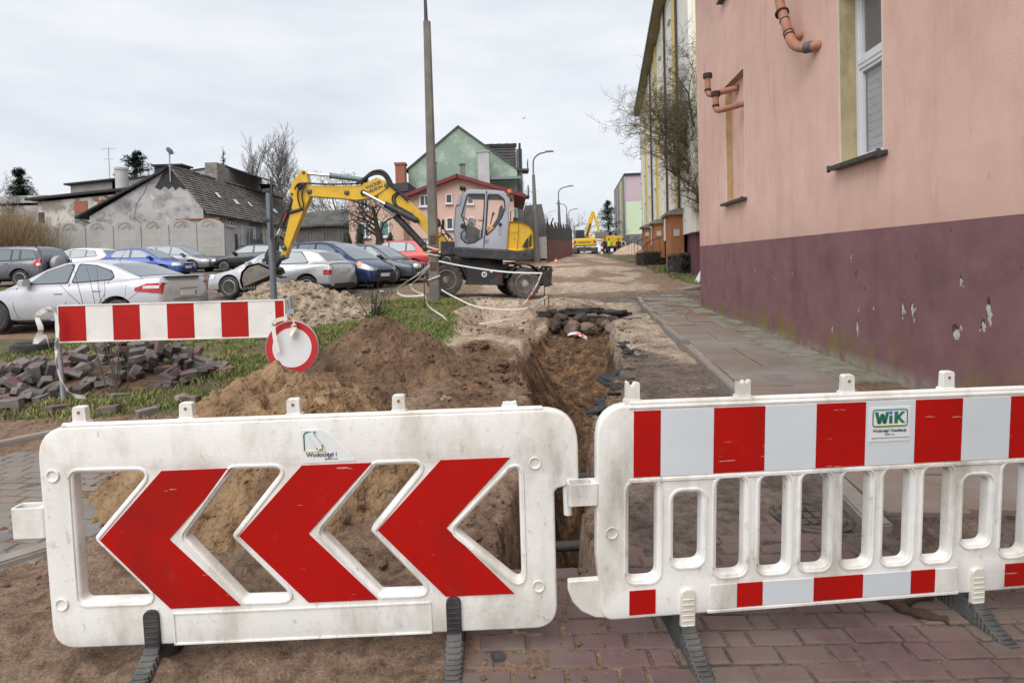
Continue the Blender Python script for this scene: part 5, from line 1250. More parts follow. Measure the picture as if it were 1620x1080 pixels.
# swing bracket and boom in the vertical plane y = BY
BY = -.32
for sgy in (-1, 1):
    mb = MB(); mb.prism(roundpoly([(-.90, 1.10), (-.90, 1.52), (-1.15, 1.60), (-1.35, 1.78), (-1.52, 1.70), (-1.50, 1.46), (-1.72, 1.38), (-1.80, 1.24), (-1.62, 1.16)], .05), BY + sgy * .17 - .03, BY + sgy * .17 + .03); mb.build('boom_bracket', blk if sgy > 0 else yel, ex, bevel=.01)
mb = MB(); mb.box((-1.05, BY - .1, 1.33), (.4, .75, .38)); mb.cyl((-1.62, BY - .28, 1.20), (-1.0, BY - .36, 1.22), .05, n=12); mb.build('swing_block', blk, ex, bevel=.03)
mb = MB(); mb.cyl((-1.55, BY - .30, 1.20), (-1.05, BY - .40, 1.23), .032, n=12); mb.build('swing_rod', chrome, ex, smooth=40)
def slab2(nm, P, hw, m, y=BY, bev=.012):
    mb = MB(); mb.prism(P, y - hw, y + hw); return mb.build(nm, m, ex, bevel=bev)
boom1 = slab2('lower_boom', roundpoly([(-2.72, 3.10, .06), (-2.49, 2.87), (-1.76, 2.21), (-1.30, 1.70, .06), (-1.42, 1.50, .05), (-1.73, 1.78), (-1.92, 1.98), (-2.20, 2.20), (-2.69, 2.50), (-3.02, 2.55, .04), (-3.02, 2.78, .05), (-2.9, 3.02, .1)], .04), .15, yel)
boom2 = slab2('upper_boom', roundpoly([(-4.93, 2.93, .06), (-4.20, 2.935), (-3.58, 2.97), (-3.34, 3.06), (-3.07, 3.20, .06), (-2.76, 3.09, .05), (-2.72, 2.97, .05), (-3.02, 2.74), (-3.29, 2.62), (-3.62, 2.57), (-4.16, 2.61), (-4.90, 2.64, .06)], .04), .175, yel)
stick = slab2('dipper_arm', roundpoly([(-5.07, 3.37, .06), (-4.99, 3.28, .04), (-4.94, 2.98), (-4.87, 2.66), (-5.08, 2.17), (-5.53, .94, .05), (-5.66, .98, .05), (-5.41, 2.17), (-5.34, 2.53), (-5.46, 2.72, .04), (-5.38, 3.0), (-5.19, 3.29)], .05), .13, yel)
mb = MB(); mb.tube([(-5.42, BY - .14, 2.18), (-5.25, BY - .15, 2.24), (-5.06, BY - .14, 2.30)], .04, 8); mb.build('hose_clamp', blk, ex, smooth=50)
for (u, z, r, h) in ((-4.89, 2.77, .075, .20), (-5.15, 2.90, .09, .16), (-5.38, 2.69, .035, .15), (-5.07, 3.28, .04, .15), (-5.60, .985, .07, .19), (-5.55, 1.22, .065, .19), (-5.81, 1.52, .06, .19), (-5.87, 1.09, .07, .19), (-3.41, 2.775, .085, .21), (-2.80, 2.99, .06, .20), (-3.87, 2.77, .07, .20), (-1.94, 2.06, .065, .24), (-1.42, 1.62, .07, .22), (-1.70, 1.32, .08, .22)):
    mb = MB(); mb.lathe([(0, -h - .01), (r * .8, -h - .01), (r, -h), (r, h), (0, h)], 16, 'Y', (u, BY, z)); mb.build('pivot_pin', mat('greasy_pin', (.10, .095, .085), .45, .2, 12, metal=.4) if r < .08 else blk, ex, smooth=40)
def ram(a, b2, c, r, y, m=blk):
    A, B, C_ = [Vector((p[0], y, p[1])) for p in (a, b2, c)]
    mb = MB(); mb.cyl(B, C_, r, n=14); mb.cyl(B + (B - C_).normalized() * .03, B, r * 1.15, n=14); o = mb.build('cylinder', m, ex, smooth=40)
    mb = MB(); mb.cyl(A, B, r * .55, n=12); mb.build('piston_rod', chrome, o, smooth=40)
ram((-3.41, 2.775), (-2.78, 2.46), (-1.94, 2.06), .085, BY - .22)
ram((-3.06, 2.52), (-2.54, 2.17), (-1.72, 1.34), .095, BY, blk)
teal_cyl = mat('grey_green_cylinder', (.12, .165, .165), .4, .08, 6)
ram((-5.06, 3.28), (-4.36, 3.235), (-3.35, 3.13), .075, BY, teal_cyl)
ram((-5.81, 1.52), (-5.70, 1.78), (-5.40, 2.62), .075, BY, blk)
mb = MB(); mb.box((0, 0, 0), (.03, .004, .26), Matrix.Translation((-5.58, BY - .078, 2.06)) @ Matrix.Rotation(.32, 4, 'Y')); mb.build('red_label', mat('label_red', (.45, .03, .05), .5), ex)
hs = [[(-3.62, 3.0), (-3.40, 3.16), (-3.18, 3.34), (-2.95, 3.37), (-2.78, 3.24), (-2.64, 2.99), (-2.5, 2.87)], [(-3.5, 3.02), (-3.30, 3.22), (-3.05, 3.30), (-2.86, 3.24), (-2.70, 3.02), (-2.48, 2.84), (-2.2, 2.60)], [(-5.28, 2.80), (-5.20, 2.95), (-5.0, 2.99), (-4.6, 2.97), (-3.9, 2.99), (-3.5, 3.02)], [(-2.45, 2.85), (-2.62, 2.70), (-2.58, 2.50), (-2.35, 2.38), (-2.05, 2.22)], [(-2.40, 2.84), (-2.56, 2.68), (-2.50, 2.46), (-2.28, 2.32), (-2.02, 2.18)], [(-4.95, 2.98), (-5.12, 2.90), (-5.20, 2.70), (-5.16, 2.45), (-5.10, 2.30)], [(-4.98, 2.96), (-5.06, 2.80), (-5.08, 2.6), (-5.03, 2.40), (-5.06, 2.28)], [(-5.35, 2.3), (-5.52, 2.2), (-5.66, 1.9), (-5.75, 1.7)], [(-1.5, 1.75), (-1.36, 1.95), (-1.2, 1.85), (-1.05, 1.6)], [(-.95, 1.55), (-1.1, 1.72), (-1.3, 1.66), (-1.45, 1.5)]]
for k, P in enumerate(hs):
    for q, dy in enumerate((-.20, -.10) if k < 3 else (-.19,)):
        r = .038 if k < 2 else .020
        mb = MB(); mb.tube([(p.x, BY + dy, p.z + q * .02) for p in spline([(a, 0, b2) for a, b2 in P], 6)], r, 7); mb.build('hose', hose_m, ex, smooth=60)
mb = MB(); mb.lathe([(.0, .04), (.13, .03), (.15, 0), (.13, -.03), (0, -.04)], 18, 'Y', (-1.42, BY - .34, 2.0)); mb.build('boom_lamp', hose_m, ex, smooth=40)
tM = Matrix.Translation((-3.34, BY - .178, 2.865)) @ Matrix.Rotation(-.42, 4, 'Y') @ XZ
text('lettering', 'WACKER', .118, dark_ink, boom2, tM, .002, .92, 'LEFT', .004)
text('lettering', 'NEUSON', .118, dark_ink, boom2, Matrix.Translation((-3.29, BY - .178, 2.755)) @ Matrix.Rotation(-.42, 4, 'Y') @ XZ, .002, .92, 'LEFT', .004)
# linkage, coupler and bucket
for sgy in (-1, 1):
    mb = MB(); mb.prism(roundpoly([(-5.86, 1.55), (-5.78, 1.58), (-5.60, 1.42), (-5.50, 1.22), (-5.58, 1.17), (-5.70, 1.36), (-5.84, 1.44)], .03), BY + sgy * .14 - .02, BY + sgy * .14 + .02); mb.build('link', blk, ex, bevel=.006)
    mb = MB(); mb.prism(roundpoly([(-5.88, 1.50), (-5.78, 1.50), (-5.80, 1.14), (-5.92, 1.10)], .03), BY + sgy * .11 - .02, BY + sgy * .11 + .02); mb.build('link', blk, ex, bevel=.006)
mb = MB(); mb.prism(roundpoly([(-5.98, 1.24), (-5.84, 1.16), (-5.56, 1.04), (-5.56, .92), (-5.70, .86), (-5.80, .68), (-6.04, .74), (-6.10, 1.0)], .03), BY - .13, BY + .13); mb.build('coupler', blk, ex, bevel=.015)
mb = MB()
for k in range(6): mb.box((-6.10 + .05 * k, BY - .15, .86 + .04 * (k % 3)), (.07, .05, .10))
mb.build('coupler_bolts', blk, ex, bevel=.006)
bk = [(-5.78, .66), (-6.12, .80), (-6.42, .72), (-6.58, .54), (-6.62, .30), (-6.56, .12), (-6.50, .14), (-6.55, .32), (-6.51, .52), (-6.38, .66), (-6.12, .74), (-5.80, .60)]
mb = MB(); mb.prism(bk, BY - .42, BY + .42)
side = [(-5.78, .66), (-6.12, .80), (-6.42, .72), (-6.58, .54), (-6.62, .30), (-6.56, .12), (-6.2, .28), (-5.9, .42), (-5.72, .52)]
bkt = mb.build('bucket', bucket_m, ex, bevel=.006)
for y in (BY - .42, BY + .40): mb = MB(); mb.prism(side, y, y + .025); mb.build('bucket_side', bucket_m, ex, bevel=.005)
for k in range(5):
    mb = MB(); mb.box((-6.545, BY - .36 + .18 * k, .10), (.04, .07, .12), taper=1.0); mb.build('bucket_tooth', bucket_m, ex, bevel=.008)

# ================================================================== CONCRETE POLE WITH TAPE
pole_m = grime(mat('pole_concrete', (.135, .125, .112), .9, .12, 3, .4, 60, col2=(.20, .185, .165)), (.13, .12, .105), 3.5, .48, .72, .6, (1, 1, .3))
PX, PY = px_x(687, 14.3), 14.3
pz = gz(PX, PY)
pl = thing('concrete_pole', 'tall concrete pole wrapped with tape, standing in the grass before the excavator', 'pole', (PX, PY, pz - .25))
mb = MB()
def sect(z): 
    f = 1 - .05 * z; a, b2 = .132 * f, .115 * f; c = .03 * f
    return [(x * a * sx + 0, y * b2 * sy, z) for x, y, sx, sy in ((-1, -.75, 1, 1), (-.75, -1, 1, 1), (.75, -1, 1, 1), (1, -.75, 1, 1), (1, .75, 1, 1), (.75, 1, 1, 1), (-.75, 1, 1, 1), (-1, .75, 1, 1))]
mb.loft([sect(z) for z in (0, 1, 2, 3, 4, 5, 6, 7.2)]); mb.box((.058, -.098, 3.4), (.03, .03, 6.6)); mb.build('shaft', pole_m, pl)
mb = MB(); mb.cyl((-.02, 0, 7.15), (-.03, 0, 8.0), .05, .035, 10); mb.build('mast_pipe', dark_metal, pl)
mb = MB(); mb.box((-.0, -.100, 1.78), (.15, .05, .22)); mb.box((.0, -.105, 1.12), (.15, .05, .20)); mb.build('rust_patch', mat('rusty_iron', (.10, .055, .03), .9, .3, 20, .3), pl)
tape_w = grime(mat('barrier_tape', (.66, .64, .58), .5, .05, 8), (.62, .45, .08), 3.0, .66, .69, .8, seed=3)
tape_r = mat('red_tape', (.50, .06, .04), .5, .1, 8)
for z, a in ((1.50, .02), (1.40, -.03), (.82, .05), (1.56, -.04)):
    mb = MB(); L = [(x * 1.10, y * 1.15, z + a * x * 8 + .01 * math.sin(k * 3)) for k, (x, y, _) in enumerate(sect(z))]; mb.tube(L + [L[0]], .018, 5, False); mb.build('tape_wrap', tape_w, pl)
mb = MB(); mb.box((.03, -.16, 1.50), (.16, .015, .05)); mb.build('tape_wrap', tape_r, pl)

# ================================================================== BUILDINGS BEYOND
def gz0(x, y): return float(surf(x, y))
plaster_g = grime(grime(mat('grey_plaster', (.34, .33, .33), .9, .1, .6, .3, 14, col2=(.44, .43, .43)), (.12, .115, .11), .8, .48, .64, .8, seed=1, det=12), (.56, .55, .53), 1.1, .56, .66, .7, seed=6, det=12)
plaster_w = grime(mat('pale_plaster', (.52, .52, .52), .9, .06, .8), (.33, .32, .30), .7, .5, .75, .6)
plaster_y = grime(mat('cream_plaster', (.60, .57, .45), .9, .06, .8), (.4, .37, .3), .9, .5, .75, .5)
old_tile = grime(grime(mat('old_roof_tile', (.12, .105, .095), .9, .25, 2.5, .4, 14, col2=(.21, .19, .175)), (.30, .285, .265), 1.6, .46, .66, .75), (.14, .08, .06), .5, .5, .7, .5)
tar = mat('roof_tar', (.022, .022, .024), .7, .3, 3)
brick_m = grime(mat('red_brick', (.25, .085, .05), .9, .3, 7, .3, 30, col2=(.33, .13, .08)), (.3, .25, .22), 5, .55, .7, .6)
wframe = mat('far_window_frame', (.66, .66, .66), .6, .05, 5)
wglass = glassy('far_window_glass', (.05, .06, .075), .06, .2)
def win(par, M, x0, x1, z0, z1, mull=1, y=0., frame=wframe, glass=None, nm='window'):
    """frame with real depth plus a recessed pane; local +x along the wall, -y outwards"""
    f = min(.10, (x1 - x0) * .14); mb = MB()
    for a in (x0 + f / 2, x1 - f / 2): mb.box((a, y - .03, (z0 + z1) / 2), (f, .10, z1 - z0), M)
    for c in (z0 + f / 2, z1 - f / 2): mb.box(((x0 + x1) / 2, y - .03, c), (x1 - x0 - 2 * f, .098, f), M)
    for k in range(mull): mb.box((x0 + (x1 - x0) * (k + 1) / (mull + 1), y - .025, (z0 + z1) / 2), (f * .7, .08, z1 - z0 - 2 * f), M)
    mb.box(((x0 + x1) / 2, y - .07, z0 - .04), (x1 - x0 + .1, .2, .06), M)
    w_ = mb.build(nm, frame, par)
    mb = MB(); mb.box(((x0 + x1) / 2, y - .012, (z0 + z1) / 2), (x1 - x0 - 2 * f + .02, .02, z1 - z0 - 2 * f + .02), M); mb.build('pane', glass or wglass, w_)
def roof_courses(par, nm, P00, P10, P01, P11, n, th, m, stuff=True, seg=1, wav=0):
    """sloping roof from stepped tile courses; P00-P10 eaves, P01-P11 ridge"""
    P00, P10, P01, P11 = map(Vector, (P00, P10, P01, P11)); nrm = (P10 - P00).cross(P01 - P00).normalized()
    if nrm.z < 0: nrm = -nrm
    mb = MB()
    for k in range(n):
        a, b2 = k / n, (k + 1.12) / n
        q = [P00.lerp(P01, a), P10.lerp(P11, a), P10.lerp(P11, min(1, b2)), P00.lerp(P01, min(1, b2))]
        for j in range(seg):
            u0, u1 = j / seg, (j + 1) / seg
            A = q[0].lerp(q[1], u0); B = q[0].lerp(q[1], u1); C_ = q[3].lerp(q[2], u1); D = q[3].lerp(q[2], u0)
            h = rnd.uniform(-wav, wav) + (.02 if j % 2 else 0) * (seg > 1)
            t0 = nrm * (th + h); t1 = nrm * (h * .3 + .004)
            mb.add([A, B, C_, D, A + t0, B + t0, C_ + t1, D + t1], [(0, 3, 2, 1), (4, 5, 6, 7), (0, 1, 5, 4), (1, 2, 6, 5), (2, 3, 7, 6), (3, 0, 4, 7)])
    o = mb.build(nm, m, par); 
    return o
# ---- old grey gabled house with tiled roof, running away from us
g = thing('gabled_house', 'old grey plastered house with a long dark tiled roof and a dish on its gable', 'house', (0, 0, 0))
y0, y1 = 42.0, 63.0; zg_ = 1.6
lean = [(-31.0, zg_), (-22.62, zg_), (-22.62, 6.05), (-24.95, 9.2), (-25.4, 8.85), (-31.0, 5.75)]
mb = MB(); mb.prism(lean, y0, y0 + .35); mb.build('gable_wall', plaster_g, g)
mb = MB(); mb.prism([(-26.1, 7.75), (-25.7, 7.55), (-25.4, 7.85), (-25.1, 7.6), (-24.8, 7.8), (-24.6, 7.5), (-24.3, 7.75), (-24.0, 7.55), (-23.6, 7.62), (-24.0, 8.05), (-24.5, 8.55), (-24.95, 9.15), (-25.5, 8.7)], y0 - .02, y0 + .02); mb.build('tar_patch', tar, g)
mb = MB(); mb.tube([(-26.6, y0 - .01, 8.0), (-26.9, y0 - .01, 7.4), (-27.5, y0 - .01, 6.6), (-27.7, y0 - .01, 5.6), (-27.3, y0 - .01, 5.2)], .016, 5); mb.build('crack', tar, g)
mb = MB(); mb.box((-23.0, y0 - .05, 5.35), (3.2, .16, .10)); mb.build('brick_ledge', brick_m, g)
mb = MB(); mb.box((-22.8, (y0 + 49.5) / 2 + .2, 3.85), (.35, 49.5 - y0 - .5, 4.5)); mb.build('side_wall', plaster_w, g)
mb = MB(); mb.box((-22.82, 50.7, 3.85), (.37, 2.3, 4.5)); mb.build('side_wall', mat('grey_blue_plaster', (.27, .28, .31), .9, .08, 1), g)
mb = MB(); mb.box((-22.8, 57.4, 3.85), (.35, 11, 4.5)); mb.build('side_wall', plaster_y, g)
mb = MB(); mb.box((-27, y1, 3.7), (8.0, .35, 4.2)); mb.box((-31.0, (y0 + y1) / 2, 3.6), (.3, y1 - y0 - 1, 4)); mb.build('back_wall', plaster_g, g)
SM = Matrix.Translation((-22.6, 0, 0)) @ Matrix.Rotation(PI / 2, 4, 'Z')
win(g, SM, 45.2, 46.6, 5.05, 5.75, 2)
win(g, SM, 48.3, 49.9, 3.35, 5.2, 1); win(g, SM, 52.5, 54.0, 3.2, 5.1, 0, glass=mat('pale_curtain', (.42, .44, .55), .8)); win(g, SM, 56.3, 57.7, 3.4, 5.1, 1); win(g, SM, 59.5, 60.9, 3.4, 5.1, 1)
mb = MB(); mb.box((-22.63, 47.95, 4.2), (.1, .35, 2.2)); mb.box((-22.63, 50.25, 4.2), (.1, .35, 2.2)); mb.build('window_surround', wframe, g)
roof_courses(g, 'roof', (-22.25, y0 - .12, 5.72), (-22.25, y1, 5.6), (-24.98, y0 - .12, 9.25), (-24.98, y1, 9.05), 17, .10, old_tile, seg=30, wav=.012)
mb = MB()
for k in range(44):
    a = y0 + (y1 - y0) * k / 44; mb.box((-24.98, a + .24, 9.30 + rnd.uniform(-.03, .03)), (.26, .46, .12))
mb.build('ridge_tiles', old_tile, g)
mb = MB(); mb.prism([(-25.05, 9.25), (-25.5, 8.98), (-31.9, 5.72), (-31.9, 5.60), (-25.4, 8.84), (-25.05, 9.12)], y0 - .3, y1); mb.build('lean_to_roof', tar, g)
mb = MB(); mb.tube([(-31.7, y0 - .2, 5.6), (-31.0, y0 - .25, 5.3), (-29.9, y0 - .2, 4.9)], .05, 6); mb.box((-22.2, (y0 + y1) / 2, 5.62), (.14, y1 - y0, .12)); mb.build('gutter', tar, g)
for (yy_, f, s) in ((46.0, .50, .35), (48.6, .42, .55), (51.2, .44, .3), (56.3, .40, .6)):
    c = Vector((-22.25, yy_, 5.75)).lerp(Vector((-24.98, yy_, 9.25)), f); mb = MB(); mb.box((0, 0, .14), (.5, s, .05), Matrix.Translation(c) @ Matrix.Rotation(.91, 4, 'Y')); mb.build('roof_light', mat('skylight', (.62, .66, .70), .3), g)
mb = MB(); mb.box((-25.2, 49.0, 9.7), (1.0, 1.5, 1.9)); mb.build('chimney', mat('old_chimney', (.21, .19, .17), .9, .3, 3, .4, 12), g)
mb = MB(); mb.box((-24.9, 58.6, 9.6), (.9, 1.0, .9)); mb.box((-24.9, 58.6, 10.1), (1.15, 1.25, .1)); mb.build('chimney', tar, g)
d_ = thing('satellite_dish', 'satellite dish on a mast at the top of the grey gable', 'satellite dish', (-24.85, y0 - .15, 8.1))
mb = MB(); mb.cyl((0, 0, 0), (0, 0, 2.3), .045, n=8); mb.cyl((0, 0, 2.0), (.55, -.2, 2.05), .02, n=6); mb.build('mast', steel, d_)
mb = MB(); mb.lathe([(0, .08), (.15, .06), (.29, .0), (.30, .01), (.15, .07), (0, .09)], 20, 'Z', M=Matrix.Translation((.08, -.08, 2.25)) @ Matrix.Rotation(R_(65), 4, 'Y') @ Matrix.Rotation(R_(15), 4, 'X')); mb.build('dish', mat('dish_grey', (.10, .12, .16), .5), d_, smooth=50)
# ---- grey slanting block behind it
b_ = thing('flat_roofed_building', 'plain grey windowless building behind the old gabled house', 'building', (0, 0, 0))
mb = MB(); mb.prism([(-36.2, 2), (-26, 2), (-26, 11.0), (-30.3, 10.45), (-36.2, 9.85)], 52, 60, 'XZ'); mb.build('wall', mat('drab_render', (.31, .31, .305), .9, .06, .4), b_)
mb = MB(); mb.prism([(-36.3, 9.85), (-30.3, 10.45), (-25.9, 11.0), (-25.9, 11.1), (-30.3, 10.56), (-36.3, 9.96)], 51.9, 60.1); mb.build('roof', tar, b_)
mb = MB(); mb.box((-33.0, 56, 11.0), (2.6, 1.6, 1.5)); mb.box((-33.0, 56, 11.8), (3.0, 2.0, .16)); mb.build('chimney', tar, b_)
mb = MB(); mb.prism([(-22.6, 9.9), (-26, 11.1), (-26, 11.0), (-22.6, 9.8)], 53, 60); mb.build('roof_slope', tar, b_)
# ---- ruined house
r_ = thing('ruined_house', 'crumbling white-grey flat-roofed house with bricked-up windows, far left', 'house', (0, 0, 0))
ruin_m = grime(grime(mat('peeling_plaster', (.50, .48, .45), .95, .08, .8, .5, 8), (.22, .19, .16), .8, .5, .58, .85, seed=2, det=12), (.26, .10, .06), .9, .64, .68, .85, seed=5)
mb = MB(); mb.prism([(-41.4, 2), (-33.4, 2), (-33.4, 8.5), (-41.4, 7.9)], 50, 55); mb.build('wall', ruin_m, r_)
mb = MB(); mb.prism([(-42.2, 8.05), (-33.3, 8.75), (-33.3, 8.95), (-42.2, 8.25)], 49.6, 53); mb.build('roof', tar, r_)
mb = MB(); mb.prism([(-40.0, 8.3), (-35.0, 8.85), (-35.0, 10.0), (-40.0, 9.6)], 52, 58); mb.build('upper_storey', grime(mat('stained_concrete', (.22, .21, .20), .9, .15, 1.2), (.10, .095, .09), .8, .48, .65, .7, (1, 1, .3)), r_)
mb = MB(); mb.prism([(-40.4, 9.6), (-34.9, 10.05), (-34.9, 10.2), (-40.4, 9.75)], 51.7, 58); mb.build('roof_edge', tar, r_)
mb = MB(); mb.box((-37.6, 49.98, 7.4), (1.15, .08, 1.0)); mb.build('bricked_window', brick_m, r_)
mb = MB(); mb.box((-37.6, 49.98, 6.0), (1.15, .06, 1.75)); mb.build('bricked_window', mat('grey_infill', (.17, .165, .16), .9, .2, 2), r_)
mb = MB(); mb.box((-35.75, 49.98, 7.15), (.65, .08, 1.4)); mb.build('bricked_window', brick_m, r_)
mb = MB(); mb.box((-41.1, 49.98, 6.5), (.5, .05, 1.0)); mb.build('window', tar, r_)
for k in range(14):
    mb = MB(); mb.box((-36.2 + k * .2, 49.97, 7.9 + .06 * k + rnd.uniform(-.3, .1)), (.3, .05, .18)); mb.build('brick', brick_m, r_)
mb = MB(); mb.box((-44, 53, 8.2), (5, 4, .9)); mb.box((-44, 53, 5), (5, 4, 6)); mb.build('annex', plaster_g, r_)
c_ = thing('chimney_stack', 'tall round pale chimney stack between the ruined and the plain grey building', 'chimney', (-34.35, 50.6, 3))
mb = MB(); mb.lathe([(.52, 0), (.50, 7.6), (.56, 7.62), (.56, 7.8), (.40, 7.82)], 18); mb.build('stack', mat('pale_render', (.43, .43, .43), .9, .08, 1), c_, smooth=40)
a_ = thing('tv_antenna', 'thin television antenna on the roof of the ruined house', 'antenna', (-37.1, 53, 9.6))
mb = MB(); mb.cyl((0, 0, 0), (0, 0, 3.6), .035, n=6); mb.build('mast', steel, a_)
for z, l in ((3.45, .65), (2.5, .5)): mb = MB(); mb.cyl((-l, 0, z), (l, 0, z), .02, n=5); mb.build('element', steel, a_)
# ---- precast concrete fence
fe = thing('concrete_fence', 'grey precast concrete panel fence with arched ornament along the car park', 'fence', (0, 0, 0))
fm = grime(mat('precast', (.36, .35, .335), .9, .06, 1.2, .25, 20), (.25, .24, .22), 1.0, .48, .7, .6, (1, 1, .5))
pan = None
for k in range(7):
    x0 = -32.95 + 1.9 * k; zb = 2.55 + .03 * k * 0
    mb = MB(); mb.box((x0, 39, 3.62), (.14, .16, 2.24)); mb.build('post', fm, fe)
    pnl = thing('panel', None, None); pnl.parent = fe
    for j in range(3):
        mb = MB(); mb.box((x0 + .95, 39, 2.82 + j * .56), (1.74, .06, .545)); mb.build('slab', fm, pnl)
    top = [(x0 + .08, 4.22), (x0 + 1.82, 4.22), (x0 + 1.82, 4.70)] + [(x0 + .95 + .87 * math.cos(a) , 4.70 + .36 * math.sin(a)) for a in [PI * q / 14 for q in range(1, 14)]] + [(x0 + .08, 4.70)]
    mb = MB(); mb.prism(top, 38.97, 39.03); mb.build('slab', fm, pnl)
    mb = MB()
    for q in range(9):
        a = PI * (q + .5) / 9; mb.box((0, 0, .26), (.05, .05, .24), Matrix.Translation((x0 + .95, 38.96, 4.55)) @ Matrix.Rotation(PI / 2 - a, 4, 'Y'))
    mb.tube([(x0 + .95 + .52 * math.cos(PI * q / 12), 38.96, 4.56 + .44 * math.sin(PI * q / 12)) for q in range(13)], .028, 5); mb.build('ornament', fm, pnl)
mb = MB(); mb.box((-32.95 + 13.3, 39, 3.62), (.14, .16, 2.24)); mb.build('post', fm, fe)
# ---- iron gate
gt = thing('iron_gate', 'black iron gate with curved top at the end of the concrete fence', 'gate', (-19.3, 40, 1.9))
for x in (0, 1.75, 2.9): mb = MB(); mb.box((x, 0, 1.0), (.14, .14, 2.3)); mb.build('gate_post', tar, gt)
for k in range(10):
    x = .16 + k * .16; h = 1.9 + .30 * math.sin(PI * (k + .5) / 10); mb = MB(); mb.cyl((x, 0, .2), (x, 0, h), .016, n=5); mb.build('bar', tar, gt)
for z in (.3, 1.3): mb = MB(); mb.box((.87, 0, z), (1.6, .04, .05)); mb.build('rail', tar, gt)
mb = MB(); mb.box((1.45, -.1, 1.55), (.35, .18, .4)); mb.build('letter_box', tar, gt)
for k in range(5): mb = MB(); mb.cyl((1.9 + k * .2, 0, .2), (1.9 + k * .2, 0, 1.6), .016, n=5); mb.build('bar', tar, gt)
# ---- wooden shed
sh = thing('wooden_shed', 'weathered grey board shed with a sagging rounded roof behind the cars', 'shed', (0, 0, 0))
wood = grime(mat('grey_boards', (.085, .08, .077), .95, .2, 1.2, .4, 8, col2=(.135, .125, .12)), (.2, .19, .18), 1.4, .55, .75, .4, (2, 2, .2))
for k in range(26):
    x = -18.0 + k * .27; h = 5.15 - .35 * ((k - 10) / 14) ** 2
    mb = MB(); mb.box((x, 48 + rnd.uniform(-.03, .03), 1.9 + (h - 1.9) / 2), (.255, .05, h - 1.9)); mb.build('board', wood, sh)
mb = MB(); rg = []
for k in range(9):
    a = k / 8; rg.append([(-18.3 + 7.4 * a, y, 5.15 + z - .5 * (a - .4) ** 2 * 2) for y, z in ((47.6, -.0), (49.5, 1.25), (52, 1.6), (55, .4), (55, .2), (52, 1.4), (49.5, 1.05), (47.6, -.15))])
mb.loft(rg); mb.build('roof', mat('mossy_felt', (.075, .072, .066), .95, .3, 1.5, .4, 6), sh, smooth=50)
mb = MB(); mb.box((-14.6, 52, 3.4), (6.6, 6, 3.2)); mb.build('inner_wall', wood, sh)
# ---- pink house with dark red eaves, and its left wing
pk2 = grime(mat('peach_plaster', (.60, .41, .33), .9, .05, .8), (.45, .31, .25), .8, .52, .75, .4)
ph2 = thing('peach_house', 'peach gabled house with dark red eaves and small white windows', 'house', (0, 0, 0))
mb = MB(); mb.prism([(-6.85, 1.6), (.25, 1.6), (.25, 6.1), (-3.45, 7.25), (-6.85, 6.25)], 38, 46); mb.build('wall', pk2, ph2)
mb = MB(); mb.box((-8.9, 42.6, 4.0), (4.1, 8, 5.0)); mb.build('wing_wall', pk2, ph2)
mb = MB(); mb.prism([(-11.3, 6.5), (-6.8, 6.5), (-6.8, 7.1), (-11.0, 6.75)], 38.1, 47); mb.build('wing_roof', mat('grey_felt', (.055, .052, .055), .9, .2, 1), ph2)
red_e = mat('dark_red_eaves', (.16, .022, .03), .6, .12, 2)
for a, b2 in (((-7.3, 6.12), (-3.42, 7.48)), ((-3.48, 7.48), (1.05, 6.03))):
    mb = MB(); mb.prism([a, b2, (b2[0], b2[1] - .24), (a[0], a[1] - .24)], 37.45, 46.4); mb.build('roof', red_e, ph2)
FM = Matrix.Translation((0, 37.99, 0))
for x0, x1, z0, z1, m_ in ((-6.05, -5.3, 5.42, 6.2, 1), (-4.28, -3.84, 5.58, 6.22, 0), (-2.85, -2.42, 5.5, 6.14, 0), (-4.28, -3.82, 3.86, 4.65, 0), (-2.85, -2.4, 3.86, 4.65, 0)): win(ph2, FM, x0, x1, z0, z1, m_)
WMx = Matrix.Translation((0, 38.59, 0))
win(ph2, WMx, -10.15, -9.55, 5.35, 6.1, 1); win(ph2, WMx, -8.95, -8.2, 3.5, 4.6, 0, glass=mat('green_curtain', (.10, .24, .21), .7)); win(ph2, WMx, -7.9, -7.3, 5.3, 6.0, 1); win(ph2, WMx, -10.2, -9.5, 3.5, 4.5, 1)
mb = MB(); mb.box((-6.95, 37.95, 3.6), (.34, .2, 4.2)); mb.build('wall_pier', mat('brown_pier', (.25, .14, .10), .9, .1, 2), ph2)
mb = MB(); mb.box((-3.3, 37.9, 2.9), (7.2, .03, .05)); mb.build('cable', tar, ph2)
# ---- green gable house
gh = thing('green_house', 'tall house with a blank pale green gable and a dark tiled dormer', 'house', (0, 0, 0))
grn = grime(grime(mat('green_render', (.235, .325, .255), .9, .06, .5), (.44, .48, .43), .7, .5, .64, .8, (1, 1, 1), seed=3, det=12), (.17, .23, .18), .5, .55, .75, .5, (1, 1, .3), seed=8)
mb = MB(); mb.prism([(-9.2, 2), (.7, 2), (.7, 10.05), (-4.55, 14.0), (-9.2, 10.3)], 52, 53, 'XZ'); mb.build('gable_wall', grn, gh)
mb = MB(); mb.box((-4.2, 58, 6), (9.6, 10, 8)); mb.build('body_wall', grn, gh)
vt = mat('verge_tile', (.07, .085, .08), .8, .2, 2)
for a, b2 in (((-9.45, 10.2), (-4.55, 14.12)), ((-4.55, 14.12), (.95, 9.98))):
    mb = MB(); mb.prism([a, b2, (b2[0], b2[1] - .16), (a[0], a[1] - .16)], 51.85, 63); mb.build('roof', vt, gh)
dtile = mat('dark_roof_tile', (.045, .042, .042), .7, .3, 2.5, .3, 10)
roof_courses(gh, 'dormer_roof', (-2.0, 52.6, 12.15), (.75, 52.6, 12.15), (-3.2, 56, 13.15), (.75, 56, 13.15), 6, .08, dtile, seg=10)
